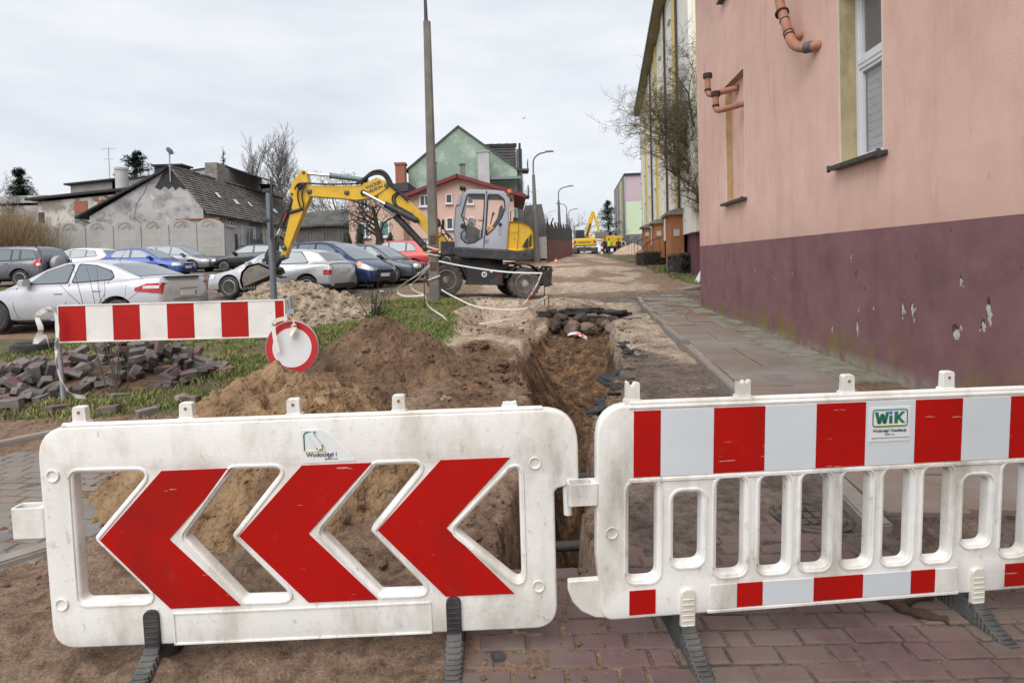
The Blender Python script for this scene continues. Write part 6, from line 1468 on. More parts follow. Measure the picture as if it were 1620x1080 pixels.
roof_courses(gh, 'dormer_cladding', (-1.7, 52.4, 10.0), (.65, 52.4, 10.0), (-1.9, 52.7, 12.2), (.65, 52.7, 12.2), 8, .06, dtile, seg=8)
mb = MB(); mb.box((-.6, 55, 11), (2.3, 4.4, 2.4)); mb.build('dormer', dtile, gh)
mb = MB(); mb.box((.95, 53.4, 8.4), (.5, 2.4, 7.0)); 
for k in range(3): mb.box((1.25, 53.2, 5.2 + 2.4 * k), (1.1, 2.2, .16)); mb.box((1.72, 53.2, 5.7 + 2.4 * k), (.05, 2.2, .9))
mb.build('balconies', mat('balcony_grey', (.10, .10, .11), .7, .3, 2), gh)
mb = MB(); mb.box((.9, 52.9, 9.6), (.35, 1.2, 1.2)); mb.box((1.0, 52.5, 11.2), (.2, .8, 2.4)); mb.build('downpipe', tar, gh)
mb = MB(); mb.box((-1.8, 51.2, 9.05), (5.6, 1.4, .22)); mb.build('ledge_roof', mat('zinc', (.20, .23, .25), .5, .1, 3), gh)
mb = MB(); mb.box((-9.68, 51.0, 9.4), (.85, .85, 2.3)); mb.box((-9.68, 51.0, 10.55), (1.0, 1.0, .2)); mb.build('chimney', brick_m, gh)
for x, w_, z0, z1, m_ in ((-2.25, 1.0, 7.5, 11.3, 'pale_render'), (-4.15, .42, 8, 10.3, 'grey_infill'), (-6.65, .4, 8, 10.5, 'grey_infill')):
    mb = MB(); mb.box((x, 50.6, (z0 + z1) / 2), (w_, w_, z1 - z0)); mb.box((x, 50.6, z1 + .04), (w_ + .14, w_ + .14, .1)); mb.build('chimney', MT.get(m_) or mat(m_, (.4, .4, .4)), gh)
# ---- apartment block on the right
ab_c = grime(mat('block_cream', (.70, .72, .54), .9, .05, .3), (.45, .46, .36), .35, .52, .75, .5, (1, 1, .3)); ab_w = grime(mat('block_pale', (.76, .76, .70), .9, .04, .3), (.48, .48, .42), .4, .52, .75, .5, (1, 1, .3)); ab_y = mat('block_yellow', (.62, .50, .17), .9, .06, .5)
purple_b = mat('block_purple', (.14, .055, .075), .9, .1, 1); orange_b = grime(mat('orange_brick', (.34, .14, .06), .9, .12, 3, .3, 20), (.3, .12, .05), 4, .5, .7, .6)
BMx = Matrix.Translation((3.4, 0, 0)) @ Matrix.Rotation(math.atan2(1, .168), 4, 'Z')
ab = thing('apartment_block', 'long cream and pale yellow five-storey block with downpipes, along the right of the road', 'apartment block', M=BMx)
Lb0, Lb1 = 23.0, 54.8
def zl(u): return 1.1 + (u - 23) * .04
mb = MB(); mb.box(((Lb0 + Lb1) / 2, -5.5, 8.9), (Lb1 - Lb0, 11, 12.6)); mb.build('wall', ab_w, ab)
mb = MB(); mb.box(((Lb0 + Lb1) / 2, -5.5, 1.6), (Lb1 - Lb0 - .6, 10.6, 2.0)); mb.build('base', purple_b, ab)
mb = MB(); mb.box(((Lb0 + Lb1) / 2, -5.3, 15.33), (Lb1 - Lb0 + .8, 11.8, .26)); mb.build('roof', mat('roof_fascia', (.16, .15, .10), .8, .2, 2), ab)
mb = MB(); mb.box(((Lb0 + Lb1) / 2, .22, 15.14), (Lb1 - Lb0 + .7, .6, .12)); mb.build('eaves', mat('eaves_olive', (.22, .20, .10), .9, .1, 2), ab)
for k in range(6):
    u = 27.2 + k * 5.1
    mb = MB(); mb.box((u, .04, 9.3), (1.3, .10, 11.4)); mb.build('stair_strip', ab_y if k % 2 == 0 else ab_c, ab)
    if k in (0, 1, 3):
        mb = MB(); mb.cyl((u - 1.1, .09, 1.8), (u - 1.1, .09, 15.0), .06, n=8); mb.build('downpipe', mat('brown_pipe', (.06, .035, .035), .6), ab)
    for fl in range(5):
        z = 4.0 + fl * 2.35
        for du, wd in ((1.9, .8),):
            win(ab, Matrix.Rotation(PI, 4, 'Z'), -(u + du) - wd / 2, -(u + du) + wd / 2, z, z + 1.15, 0, y=.045)
mb = MB(); mb.box((Lb0 - .01, -5.6, 8.9), (.12, 10.9, 12.5)); mb.build('gable_wall', ab_c, ab)
for u0, h in ((26.9, 2.05), (35.6, 1.85), (45.5, 1.75)):
    z0 = zl(u0)
    mb = MB(); mb.box((u0, .24, z0 + h / 2 + .1), (2.4, .56, h + .2)); e_ = mb.build('entrance', orange_b, ab)
    mb = MB(); mb.box((u0, .34, z0 + h + .26), (2.8, .78, .12)); mb.prism([(-.05, z0 + h + .32), (.72, z0 + h + .32), (.4, z0 + h + .44), (-.05, z0 + h + .48)], u0 - 1.4, u0 + 1.4, 'YZ'); mb.build('canopy', mat('canopy_concrete', (.22, .20, .17), .9, .2, 3), e_)
    mb = MB(); mb.box((u0 - 1.22, .28, z0 + 1.45), (.04, .26, .3)); mb.build('notice_board', mat('notice_grey', (.42, .42, .42), .6), e_)
    mb = MB(); mb.tube([(u0 - 1.9, 1.0, z0 + 1.25), (u0 + 1.2, 1.25, z0 + 1.2), (u0 + 5.5, 1.5, z0 + .8)], .02, 6)
    for q in range(4): mb.cyl((u0 - 1.6 + q * 2.0, 1.05 + .14 * q, z0 - .3), (u0 - 1.6 + q * 2.0, 1.05 + .14 * q, z0 + 1.2), .012, n=6)
    mb.build('handrail', tar, e_)
# ---- second block, farther away
b2_ = thing('apartment_block', 'far apartment block with a blank gable, lilac above and pale green below', 'apartment block', (0, 0, 0))
mb = MB(); mb.prism([(20.3, 100), (31.5, 98.5), (36, 118), (22.8, 124)], 2.0, 11.6, 'XY'); mb.build('lower_wall', mat('pale_green_wall', (.50, .60, .42), .9, .04, .2), b2_)
mb = MB(); mb.prism([(20.3, 100), (31.5, 98.5), (36, 118), (22.8, 124)], 11.6, 16.2, 'XY'); mb.build('upper_wall', mat('lilac_wall', (.45, .35, .40), .9, .04, .2), b2_)
FB = Matrix.Translation((20.3, 100, 0)) @ Matrix.Rotation(math.atan2(24, 2.5), 4, 'Z')
mb = MB(); mb.box((12, .12, 9), (24.2, .2, 14.2), FB); mb.build('front_wall', mat('block_drab', (.34, .34, .34), .9, .05, .4), b2_)
for k in range(4): mb = MB(); mb.box((1.2 + k * 5.5, .26, 9), (1.0 if k else 1.6, .2, 14.0), FB); mb.build('stair_strip', ab_y if k == 1 else mat('block_dark', (.19, .19, .20), .8), b2_)
mb = MB(); mb.prism([(20.0, 99.7), (31.6, 98.2), (36.2, 118), (22.7, 124.5)], 16.2, 16.5, 'XY'); mb.build('roof', tar, b2_)
mb = MB(); mb.box((0, 0, 1.3), (5.2, 4, 2.6), Matrix.Translation((17.2, 72, 2.0))); mb.build('porch', mat('grey_porch', (.16, .16, .16), .9, .2, 1), b2_)
# ---- red wall with black sheet tops
rw = thing('red_fence', 'dark red sheet fence with jagged black top beside the road, beyond the excavator', 'fence', (0, 0, 0))
redw = grime(mat('dark_red_sheet', (.15, .03, .035), .7, .2, 1.0), (.09, .06, .055), 1, .5, .7, .6, (1, 1, .4))
for k in range(9):
    a = k / 9.0; x = 2.75 + a * 4.2; y = 43 + a * 22; M = Matrix.Translation((x, y, gz0(x, y))) @ Matrix.Rotation(math.atan2(22, 4.2), 4, 'Z')
    mb = MB(); mb.box((1.2, 0, .85), (2.42, .08, 1.7), M); mb.build('red_panel', redw, rw)
    mb = MB(); mb.prism([(.0, 1.7), (2.42, 1.7), (2.42, 2.5 + .2 * a), (.0, 3.1 + .3 * a)], -.05, .03, 'XZ', M); mb.build('black_panel', tar, rw)
mb = MB(); mb.box((1.7, 42.6, 2.6), (1.9, .3, 1.6)); mb.build('grey_gate', concrete, rw)
# ---- low dark barn behind the lamp post
bn = thing('barn', 'low ramshackle barn behind the first street lamp', 'barn', (0, 0, 0))
mb = MB(); mb.prism([(1.2, 1.8), (3.0, 1.8), (3.0, 4.2), (2.6, 6.3), (1.2, 6.2)], 47, 52); mb.build('wall', wood, bn)
for k in range(4): mb = MB(); mb.box((0, 0, 0), (.12, .1, 2.4), Matrix.Translation((2.3 + .25 * k, 46.9, 3.4 + .2 * k)) @ Matrix.Rotation(.2 * (k - 1), 4, 'Y')); mb.build('board', wood, bn)

# ================================================================== TREES, BUSHES, GRASS
bark = mat('grey_bark', (.075, .065, .055), .95, .3, 4, .3, 20); bark_d = mat('dark_bark', (.038, .032, .028), .95, .3, 4, .3, 20)
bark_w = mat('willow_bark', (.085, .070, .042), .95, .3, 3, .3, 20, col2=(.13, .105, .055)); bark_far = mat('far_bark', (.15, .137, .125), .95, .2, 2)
def bare_tree(name, label, loc, h, seed, trunk_r, spread=.55, levels=4, up=.35, wig=.12, kids=(7, 6, 5, 4), lens=(.55, .5, .5, .5), mt=bark, fork=.3, group=None, lean=(0, 0), twig_m=None, start=.3, minr=.008, mw=None):
    r = random.Random(seed); root = thing(name, label, 'tree', loc, group=group); tr = MB(); cr = MB()
    def grow_(p, d, L, rad, lev):
        n = max(3, int(5 - lev * .5) + (1 if wig > .3 else 0)); pts = [p]; dirs = []
        for k in range(n):
            j = Vector((r.gauss(0, 1), r.gauss(0, 1), r.gauss(0, .7))) * (wig * (1 + .4 * lev) if lev else min(wig, .05))
            d = (d + j + Vector((0, 0, up * .12 * (lev > 0)))).normalized(); p = p + d * (L / n); pts.append(p); dirs.append(d)
        rs = [max(minr * .6, rad * (1 - .75 * k / n)) for k in range(n + 1)]
        (tr if lev == 0 else cr).tube(pts, rs, 8 if lev == 0 else (5 if lev == 1 else 3), lev < 2)
        if lev >= levels: return
        nk = kids[lev]
        for k in range(nk):
            f = start + (1 - start) * (k + r.random()) / nk if lev == 0 else .15 + .85 * (k + r.random()) / nk
            i = min(n - 1, int(f * n)); q = pts[i].lerp(pts[i + 1], f * n - i); dd = dirs[i]
            a = Vector((r.gauss(0, 1), r.gauss(0, 1), r.gauss(0, 1))); a = (a - dd * a.dot(dd)).normalized()
            nd = (dd * (1 - spread) + a * spread + Vector((0, 0, up * .4))).normalized()
            grow_(q, nd, L * lens[lev] * r.uniform(.7, 1.2) * (1.15 - .45 * f if lev == 0 else 1), max(minr, rs[i] * r.uniform(.38, .58)), lev + 1)
    grow_(Vector((0, 0, -.1)), Vector((lean[0], lean[1], 1)).normalized(), h * (.8 if levels > 1 else 1), trunk_r, 0)
    tr.build('trunk', mt, root, smooth=60, fix=False); cr.build('crown', twig_m or mt, root, smooth=60, fix=False)
    return root
def gl(px, Y): x = px_x(px, Y); return (x, Y, gz0(x, Y) - .1)
# corkscrew willow behind the corner of the pink house
wl = bare_tree('willow_tree', 'bare twisted willow reaching left from behind the corner of the pink house', gl(1146, 23.6), 8.2, 29, .26, .62, 4, .34, .26, (22, 11, 9, 8), (.66, .52, .46, .46), bark_w, lean=(-.10, 0), start=.30, minr=.0062)
fr = bare_tree('fruit_tree', 'dark bare pruned fruit tree with whitewashed trunk in front of the peach house', gl(608, 33), 4.6, 5, .30, .62, 4, .12, .20, (8, 6, 5, 3), (.75, .55, .45, .4), bark_d, start=.38, minr=.014)
mb = MB(); mb.tube([(0, 0, -.1), (.02, 0, 1.0)], [.33, .29], 10); mb.build('whitewash', mat('whitewash', (.50, .49, .47), .9, .15, 4), fr, smooth=60)
for k, (px, Y, h, s) in enumerate(((392, 75, 16.8, 3), (430, 76, 17.8, 8), (452, 78, 17.2, 15), (474, 80, 13, 21))):
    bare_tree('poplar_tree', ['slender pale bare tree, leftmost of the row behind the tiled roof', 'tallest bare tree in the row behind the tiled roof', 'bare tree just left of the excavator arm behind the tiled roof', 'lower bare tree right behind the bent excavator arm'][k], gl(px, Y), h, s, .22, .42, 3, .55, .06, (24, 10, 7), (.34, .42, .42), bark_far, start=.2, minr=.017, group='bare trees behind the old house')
for k, (px, Y, h, s) in enumerate(((510, 70, 8, 31), (545, 68, 9.5, 33), (575, 66, 7.5, 37))):
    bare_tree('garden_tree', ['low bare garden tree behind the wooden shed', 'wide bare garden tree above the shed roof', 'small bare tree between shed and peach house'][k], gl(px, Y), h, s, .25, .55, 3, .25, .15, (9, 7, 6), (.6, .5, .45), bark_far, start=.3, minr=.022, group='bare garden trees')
for k, (px, Y, h, s) in enumerate(((866, 120, 7.5, 41), (885, 125, 6.5, 43), (910, 135, 8.5, 47), (925, 140, 7, 49), (824, 75, 9, 50), (995, 150, 6, 53))):
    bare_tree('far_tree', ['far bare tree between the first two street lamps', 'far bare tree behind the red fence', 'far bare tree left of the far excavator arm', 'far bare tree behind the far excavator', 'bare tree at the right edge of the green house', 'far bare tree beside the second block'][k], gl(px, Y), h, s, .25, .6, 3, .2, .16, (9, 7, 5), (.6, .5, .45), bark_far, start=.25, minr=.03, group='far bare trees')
bare_tree('thin_tree', 'thin bare tree behind the dry bush at the far left edge', gl(4, 48), 7.5, 61, .12, .5, 3, .3, .12, (10, 6, 5), (.5, .45, .4), bark_far, minr=.018)
bare_tree('thin_tree', 'thin bare twigs behind the dish on the old gable', gl(252, 70), 10.5, 63, .15, .5, 3, .3, .12, (10, 6, 5), (.4, .45, .4), bark_far, minr=.02)

spruce_m = mat('spruce_needles', (.018, .038, .026), .8, .4, 1.5, col2=(.045, .075, .05)); pine_m = mat('pine_needles', (.030, .050, .040), .8, .4, 1.2, col2=(.085, .11, .09))
def conifer(name, label, loc, h, rad, seed, m, whorls=16, per=9, dens=26, group=None, droop=.25, sz=.16, gap=0.):
    r = random.Random(seed); root = thing(name, label, 'tree', loc, group=group)
    t = MB(); t.tube([(0, 0, 0), (0, 0, h * .97)], [h * .02, .02], 7); c = MB()
    for w_ in range(whorls):
        f = w_ / whorls; z = h * (.10 + .90 * f); L0 = rad * (1 - f) ** .8 + .12
        for k in range(per):
            if r.random() < gap: continue
            a = 2 * PI * (k + r.random()) / per; L = L0 * r.uniform(.6, 1.15); d = Vector((math.cos(a), math.sin(a), 0))
            z += r.uniform(-.55, .55) * h / whorls
            P = [Vector((0, 0, z)) + d * L * q - Vector((0, 0, 1)) * (droop * L * q * q) + Vector((0, 0, .18 * L * q)) for q in (0, .35, .7, 1)]
            t.tube(P, [.03, .02, .012, .006], 3, False)
            sd = Vector((-d.y, d.x, 0))
            for j in range(dens):
                q = (j + r.random()) / dens; i = min(2, int(q * 3)); p = P[i].lerp(P[i + 1], q * 3 - i)
                wd = (1 - q * .6) * L * .24
                o = sd * r.uniform(-1, 1) * wd + Vector((0, 0, r.gauss(0, .10) * (1 + L * .6) - .05))
                s = sz * r.uniform(.6, 1.3); u = (d * r.uniform(.2, 1) + sd * r.uniform(-.9, .9) + Vector((0, 0, r.uniform(-.5, .25)))).normalized(); v = u.cross(Vector((r.uniform(-.3, .3), r.uniform(-.3, .3), 1))).normalized()
                c0 = p + o; c.add([c0 - u * s - v * s * .16, c0 + v * s * .22, c0 + u * s, c0 - v * s * .22], [(0, 1, 2, 3)])
    t.build('trunk', bark_d, root, fix=False); c.build('crown', m, root, fix=False); return root
conifer('spruce_tree', 'dark blue-green spruce above the dry bush at the far left', gl(38, 52), 9.6, 3.0, 71, spruce_m, 20, 12, 40, sz=.22)
conifer('pine_tree', 'dark broad pine behind the roof chimney, left of the dish', gl(222, 66), 13.8, 4.6, 73, spruce_m, 15, 10, 60, droop=-.1, sz=.28, gap=.12)
conifer('spruce_tree', 'small pointed spruce top behind the tiled roof', gl(360, 68), 14.2, 1.7, 75, pine_m, 18, 8, 16)
conifer('pine_tree', 'grey-green pine at the end of the road beside the yellow machines', gl(964, 100), 9.6, 3.6, 77, pine_m, 14, 9, 40, droop=-.05, sz=.30, gap=.15)
def thuja(loc, h, r0, seed, label, group):
    r = random.Random(seed); root = thing('thuja_shrub', label, 'shrub', loc, group=group)
    s = MB(); s.tube([(0, 0, 0), (0, 0, h * .9)], [.05, .01], 5); s.build('stem', bark_d, root)
    c = MB()
    for k in range(900):
        z = h * (1 - r.random() ** .6) * .95 + .03; f = min(.995, z / h); R = r0 * (1 - f) ** .6 * min(1, .5 + f * 4) * r.uniform(.75, 1.08); a = r.uniform(0, 2 * PI)
        p = Vector((R * math.cos(a), R * math.sin(a), z)); s_ = r.uniform(.05, .10); u = Vector((math.cos(a) * .4, math.sin(a) * .4, 1)).normalized(); v = Vector((-math.sin(a + r.gauss(0, .5)), math.cos(a), 0)).normalized()
        c.add([p - v * s_ * .5, p + v * s_ * .5, p + u * s_ * 1.6 + v * s_ * .1], [(0, 1, 2)])
    c.lathe([(r0 * .7 * (1 - f) ** .6 * min(1, .5 + f * 4) + .005, h * f) for f in (0, .2, .4, .6, .8, .95)], 9)
    c.build('foliage', spruce_m, root, fix=False)
for k, (px, h, r0) in enumerate(((571, 2.7, .42), (598, 1.6, .25), (603, 2.3, .38), (619, 2.1, .42), (551, 2.2, .55))):
    thuja(gl(px, 35.5 + .01 * k), h, r0, 80 + k, ['tallest clipped thuja left of the whitewashed trunk', 'narrow thuja directly behind the whitewashed trunk', 'thuja before the green curtained window', 'thuja right of the green curtained window', 'thuja in the shade of the wooden shed'][k], 'thujas before the peach house')
# dry straw-coloured bush at the left edge
straw = mat('dry_twigs', (.22, .155, .085), .95, .25, .8, col2=(.33, .245, .145))
bs = thing('dry_bush', 'large straw-coloured leafless bush at the left edge behind the off-road car', 'bush', (px_x(12, 37), 37, 1.75)); mb = MB(); r = random.Random(91)
for k in range(5200):
    a = r.uniform(0, 2 * PI); b2 = r.random() ** .6; L = r.uniform(2.0, 4.5) * (1.1 - .35 * b2); p = Vector((r.gauss(-.4, 1.1), r.gauss(0, .5), r.uniform(0, .4))); d = Vector((math.cos(a) * b2 * .8, math.sin(a) * b2 * .5, 1)).normalized()
    P = [p]
    for q in range(3): d = (d + Vector((r.gauss(0, .16), r.gauss(0, .16), .02))).normalized(); P.append(P[-1] + d * L / 3)
    mb.tube(P, [.014, .011, .008, .004], 3, False)
mb.build('twigs', straw, bs, fix=False)
# clipped hedge
hedge_m = mat('hedge_leaf', (.035, .038, .02), .8, .4, 3, col2=(.085, .078, .04)); moss_m = mat('hedge_top', (.10, .095, .035), .8, .3, 3, col2=(.16, .15, .06))
def hedge(label, M, L, W, H, n, seed):
    root = thing('hedge', label, 'hedge', M=M, group='clipped hedges'); r = random.Random(seed)
    mb = MB(); mb.box((L / 2, 0, H * .47), (L - .1, W - .12, H * .9)); mb.build('branches', bark_d, root)
    mb = MB(); mt = MB()
    for k in range(n):
        f = r.random(); x = r.uniform(0, L)
        if f < .55: p = Vector((x, -W / 2 + r.uniform(-.05, .08), r.uniform(.05, H))); top = False
        elif f < .85: p = Vector((x, r.uniform(-W / 2, W / 2), H + r.uniform(-.06, .05))); top = True
        else: p = Vector((r.choice((0, L)) + r.uniform(-.05, .05), r.uniform(-W / 2, W / 2), r.uniform(.05, H))); top = False
        s = r.uniform(.025, .05); u = Vector((r.gauss(0, 1), r.gauss(0, 1), r.gauss(0, 1))).normalized(); v = u.orthogonal().normalized()
        (mt if top else mb).add([p - u * s, p + v * s * .6, p + u * s, p - v * s * .6], [(0, 1, 2, 3)])
    mb.build('leaves', hedge_m, root, fix=False); mt.build('top_leaves', moss_m, root, fix=False)
sa = math.atan2(1, .168)
hedge('dark clipped hedge with mossy top along the right of the road', Matrix.Translation((px_x(1066, 25.0), 25.0, gz0(6.6, 25) - .05)) @ Matrix.Rotation(R_(25), 4, 'Z'), 2.4, 1.0, .95, 3800, 5)
hedge('lower dark hedge farther along, before the second entrance', Matrix.Translation((px_x(1012, 34), 34, gz0(7, 34) - .05)) @ Matrix.Rotation(R_(20), 4, 'Z'), 2.6, 1.0, .85, 2600, 6)

# ---- grass
grass_m = mat('grass_blade', (.065, .115, .022), .8, .3, 1.4, col2=(.18, .25, .055)); dry_m = mat('dry_grass_blade', (.22, .17, .08), .9, .3, 2, col2=(.33, .27, .14))
def grass(name, label, n, xr, yr, hh, seed, thr=.3, dry=.3, zfun=None):
    r = np.random.RandomState(seed); X = r.uniform(xr[0], xr[1], n * 4); Y = r.uniform(yr[0], yr[1], n * 4)
    dens = (zfun or grass_zone)(X, Y) * sst(.30, .62, vn(X * 1.7, Y * 1.7, 7) * .55 + vn(X * 5, Y * 5, 9) * .45)
    k = r.uniform(0, 1, len(X)) < dens; X, Y = X[k][:n], Y[k][:n]; Z = ground_z(X, Y) - .01; m = len(X)
    H = hh * r.uniform(.35, 1.15, m) * (.5 + .9 * vn(X * 2.5, Y * 2.5, 13)); a = r.uniform(0, 2 * PI, m); w_ = .0035 + .0007 * Y; ln = r.uniform(.15, .8, m) * H; b2 = r.uniform(0, 2 * PI, m)
    dx, dy = np.cos(a) * w_, np.sin(a) * w_
    v0 = np.stack([X - dx, Y - dy, Z], -1); v1 = np.stack([X + dx, Y + dy, Z], -1); mx_ = np.stack([X + .35 * ln * np.cos(b2), Y + .35 * ln * np.sin(b2), Z + H * .6], -1); v4 = np.stack([X + ln * np.cos(b2), Y + ln * np.sin(b2), Z + H * .95], -1)
    d3 = np.stack([dx * .7, dy * .7, 0 * dx], -1); V = np.stack([v0, v1, mx_ + d3, mx_ - d3, v4], 1).reshape(-1, 3)
    i = np.arange(m) * 5; F = [q for j in i for q in ((j, j + 1, j + 2, j + 3), (j + 3, j + 2, j + 4))]
    me_ = bpy.data.meshes.new(name); me_.from_pydata(V.tolist(), [], [tuple(int(x) for x in f) for f in F]); me_.materials.append(grass_m); me_.materials.append(dry_m)
    dm = (r.uniform(0, 1, m) < dry * (.4 + 1.2 * vn(X * 1.1, Y * 1.1, 21))).astype(np.int32); me_.polygons.foreach_set('material_index', np.repeat(dm, 2)); me_.update()
    o = link_mesh(name, me_); tag(o, label, kind='stuff'); return o
grass('grass', 'rough grass on the verge around the concrete pole', 46000, (-5.2, -.6), (7.5, 14.8), .085, 1, dry=.35)
grass('grass', 'rough grass around the heap of paving bricks', 44000, (-9, -2.1), (5.6, 11.5), .09, 2, dry=.38)
grass('grass', 'thin grass between the parked cars', 16000, (-18, -3.5), (11.8, 20), .12, 3, dry=.4)
grass('grass', 'grass in front of the hedge by the block', 6000, (5.4, 9), (21.2, 30), .14, 4, dry=.4)
grass('grass', 'grass strip at the foot of the concrete fence', 5000, (-24, -9), (34, 39), .28, 5, dry=.2)
# dead saplings and the small leafless bush
def twigs(name, label, loc, n, h, seed, spread, m, cat='sapling', r0=.009):
    r = random.Random(seed); root = thing(name, label, cat, loc)
    for k in range(n):
        mb = MB(); d = Vector((r.gauss(0, spread), r.gauss(0, spread), 1)).normalized(); p = Vector((r.gauss(0, .06), r.gauss(0, .06), -.05)); L = h * r.uniform(.45, 1.0); P = [p]
        for q in range(6): d = (d + Vector((r.gauss(0, .05), r.gauss(0, .05), 0))).normalized(); P.append(P[-1] + d * L / 6)
        mb.tube(P, [r0 * (1 - .12 * q) for q in range(7)], 5)
        for q in range(2, 6):
            if r.random() < .55:
                e = (d + Vector((r.gauss(0, .7), r.gauss(0, .7), .2))).normalized(); mb.tube([P[q], P[q] + e * L * .12, P[q] + e * L * .22 + Vector((0, 0, .02))], [r0 * .5, r0 * .4, r0 * .2], 4)
        mb.build('stem', m, root, smooth=60, fix=False)
    return root
x, y = -4.85, 6.9
twigs('dead_sapling', 'thin leafless saplings standing behind the red and white board', (x, y, gz(x, y)), 8, 1.75, 3, .10, mat('sapling_bark', (.12, .10, .085), .9, .2, 6), r0=.0075)
x, y = px_x(592, 12.2), 12.2
twigs('leafless_bush', 'small dark leafless bush on the grassy verge before the blue car', (x, y, gz(x, y)), 22, 1.0, 9, .30, bark_d, 'bush', .009)

# ================================================================== SIGN, BOARD, BRICK HEAP AND SMALLER THINGS
MB_ = Matrix.Translation((0, 0, 0))
bd = thing('barrier_board', 'long red and white striped road-closed board on two grey posts', 'barrier board', (-5.15, 6.45, 0))
BW = 2.56
for k in range(9):
    x0 = k * .307; x1 = min(BW, x0 + .307)
    mb = MB(); mb.box(((x0 + x1) / 2, 0, 1.03), (x1 - x0 - .001, .022, .40)); mb.build('red_stripe' if k % 2 == 0 else 'white_stripe', old_red if k % 2 == 0 else old_white, bd)
mb = MB()
for z in (.823, 1.237): mb.box((BW / 2, .0, z), (BW + .012, .034, .014))
for x in (-.005, BW + .004): mb.box((x, 0, 1.03), (.014, .034, .402))
mb.build('edge_frame', old_white, bd)
for x, zt, zb in ((-.05, 1.22, .0), (BW + .06, 1.27, .05)):
    mb = MB(); mb.cyl((x - .02, .05, zt), (x + .02, .05, zb), .024, n=10); mb.build('post', steel, bd, smooth=40)
mb = MB(); mb.box((-.03, .02, 1.10), (.13, .05, .06)); mb.box((BW + .04, .02, 1.10), (.13, .05, .06)); mb.build('bracket', steel, bd)
def ribbon(name, label, pts, w_, m, seed=0, cat='barrier tape', n=5, group=None, kind=None, tw=1.0):
    P = spline(pts, n); r = random.Random(seed); mb = MB(); vs = []; a = r.uniform(-.35, .35)
    for i, p in enumerate(P):
        a = a * .93 + r.gauss(0, .2) * tw; t_ = (P[min(i + 1, len(P) - 1)] - P[max(0, i - 1)]).normalized(); u = Vector((0, 0, 1)); u = (u - t_ * u.dot(t_)); u = u.normalized() if u.length > .1 else Vector((1, 0, 0)); v = t_.cross(u); d = u * math.cos(a) + v * math.sin(a)
        vs += [p - d * w_ / 2 + v * .001, p + d * w_ / 2 + v * .001, p + d * w_ / 2 - v * .001, p - d * w_ / 2 - v * .001]
    k = len(P); fs = []
    for i in range(k - 1):
        for j in range(4): fs.append((i * 4 + j, i * 4 + (j + 1) % 4, (i + 1) * 4 + (j + 1) % 4, (i + 1) * 4 + j))
    mb.add(vs, fs); o = mb.build(name, m, smooth=60); return tag(o, label, cat, group)
white_tape = grime(mat('white_tape', (.68, .67, .64), .5, .05, 8), (.5, .2, .12), 2.5, .62, .68, .7, seed=3)
ribbon('barrier_tape', 'white tape knotted on the left post of the striped board and trailing to the grass', [(-5.24, 6.36, 1.20), (-5.12, 6.35, 1.16), (-5.10, 6.35, .95), (-5.12, 6.34, .60), (-5.02, 6.3, .38), (-4.88, 6.25, .26), (-4.72, 6.22, .24)], .05, white_tape, 2)
ribbon('barrier_tape', 'short crumpled tape end hanging left of the striped board post', [(-5.20, 6.40, 1.22), (-5.34, 6.38, 1.14), (-5.30, 6.37, .98), (-5.36, 6.36, .84), (-5.26, 6.38, .90), (-5.22, 6.38, .76)], .05, white_tape, 5)
ribbon('barrier_tape', 'white and orange tape end hanging over the round sign', [(-2.55, 6.36, 1.06), (-2.46, 6.34, 1.02), (-2.45, 6.33, .92), (-2.50, 6.34, .85)], .07, grime(mat('orange_white_tape', (.70, .66, .60), .5, .05, 8), (.75, .30, .05), 6, .55, .6, .8, seed=1), 7)
ribbon('barrier_tape', 'white tape strip down the face of the round sign', [(-2.52, 6.34, 1.04), (-2.66, 6.33, 1.0), (-2.665, 6.325, .85), (-2.63, 6.325, .66)], .045, white_tape, 9, tw=.15)
sg_ = thing('no_entry_sign', 'round white sign with red rim leaning low in front of the earth ridge', 'road sign', (-2.50, 6.40, .70))
SMt = Matrix.Rotation(R_(-8), 4, 'Y') @ Matrix.Rotation(R_(-4), 4, 'X')
mb = MB(); mb.lathe([(.222, -.009), (.294, -.009), (.294, .0), (.222, .0)], 48, 'Y', M=SMt, closed=True); mb.build('red_rim', grime(mat('sign_red', (.42, .012, .015), .45, .06, 4), (.5, .2, .18), 9, .66, .75, .5), sg_, smooth=30)
mb = MB(); mb.lathe([(0, -.008), (.222, -.008), (.222, .001), (0, .001)], 48, 'Y', M=SMt); mb.build('white_face', grime(mat('sign_white_face', (.62, .63, .64), .45, .04, 5), (.30, .22, .15), 6, .66, .72, .6, (1, 1, 1), seed=4), sg_, smooth=30)
mb = MB(); mb.lathe([(.295, -.010), (.302, -.006), (.302, .012), (.295, .014)], 48, 'Y', M=SMt, closed=True); mb.lathe([(0, .004), (.29, .004), (.29, .012), (0, .012)], 40, 'Y', M=SMt); mb.build('backing', steel, sg_, smooth=30)
sx, sy = px_x(432, 8.6), 8.6
sp_ = thing('sign_post', 'grey steel post with a small sign seen edge on, behind the striped board', 'sign post', (sx, sy, gz(sx, sy)))
zt_ = at(432, 300, sy).z - gz(sx, sy)
mb = MB(); mb.cyl((.02, 0, -.2), (-.02, 0, zt_), .047, n=14); mb.cyl((-.02, 0, zt_), (-.02, 0, zt_ + .01), .05, n=14); mb.build('post', mat('post_grey', (.16, .185, .21), .45, .1, 8, metal=.3), sp_, smooth=40)
mb = MB(); mb.box((-.075, .0, zt_ - .30), (.012, .60, .90), Matrix.Rotation(R_(21), 4, 'Z') @ Matrix.Rotation(R_(2), 4, 'Y')); mb.build('sign_panel', mat('sign_back', (.05, .055, .05), .6, .1, 5), sp_)
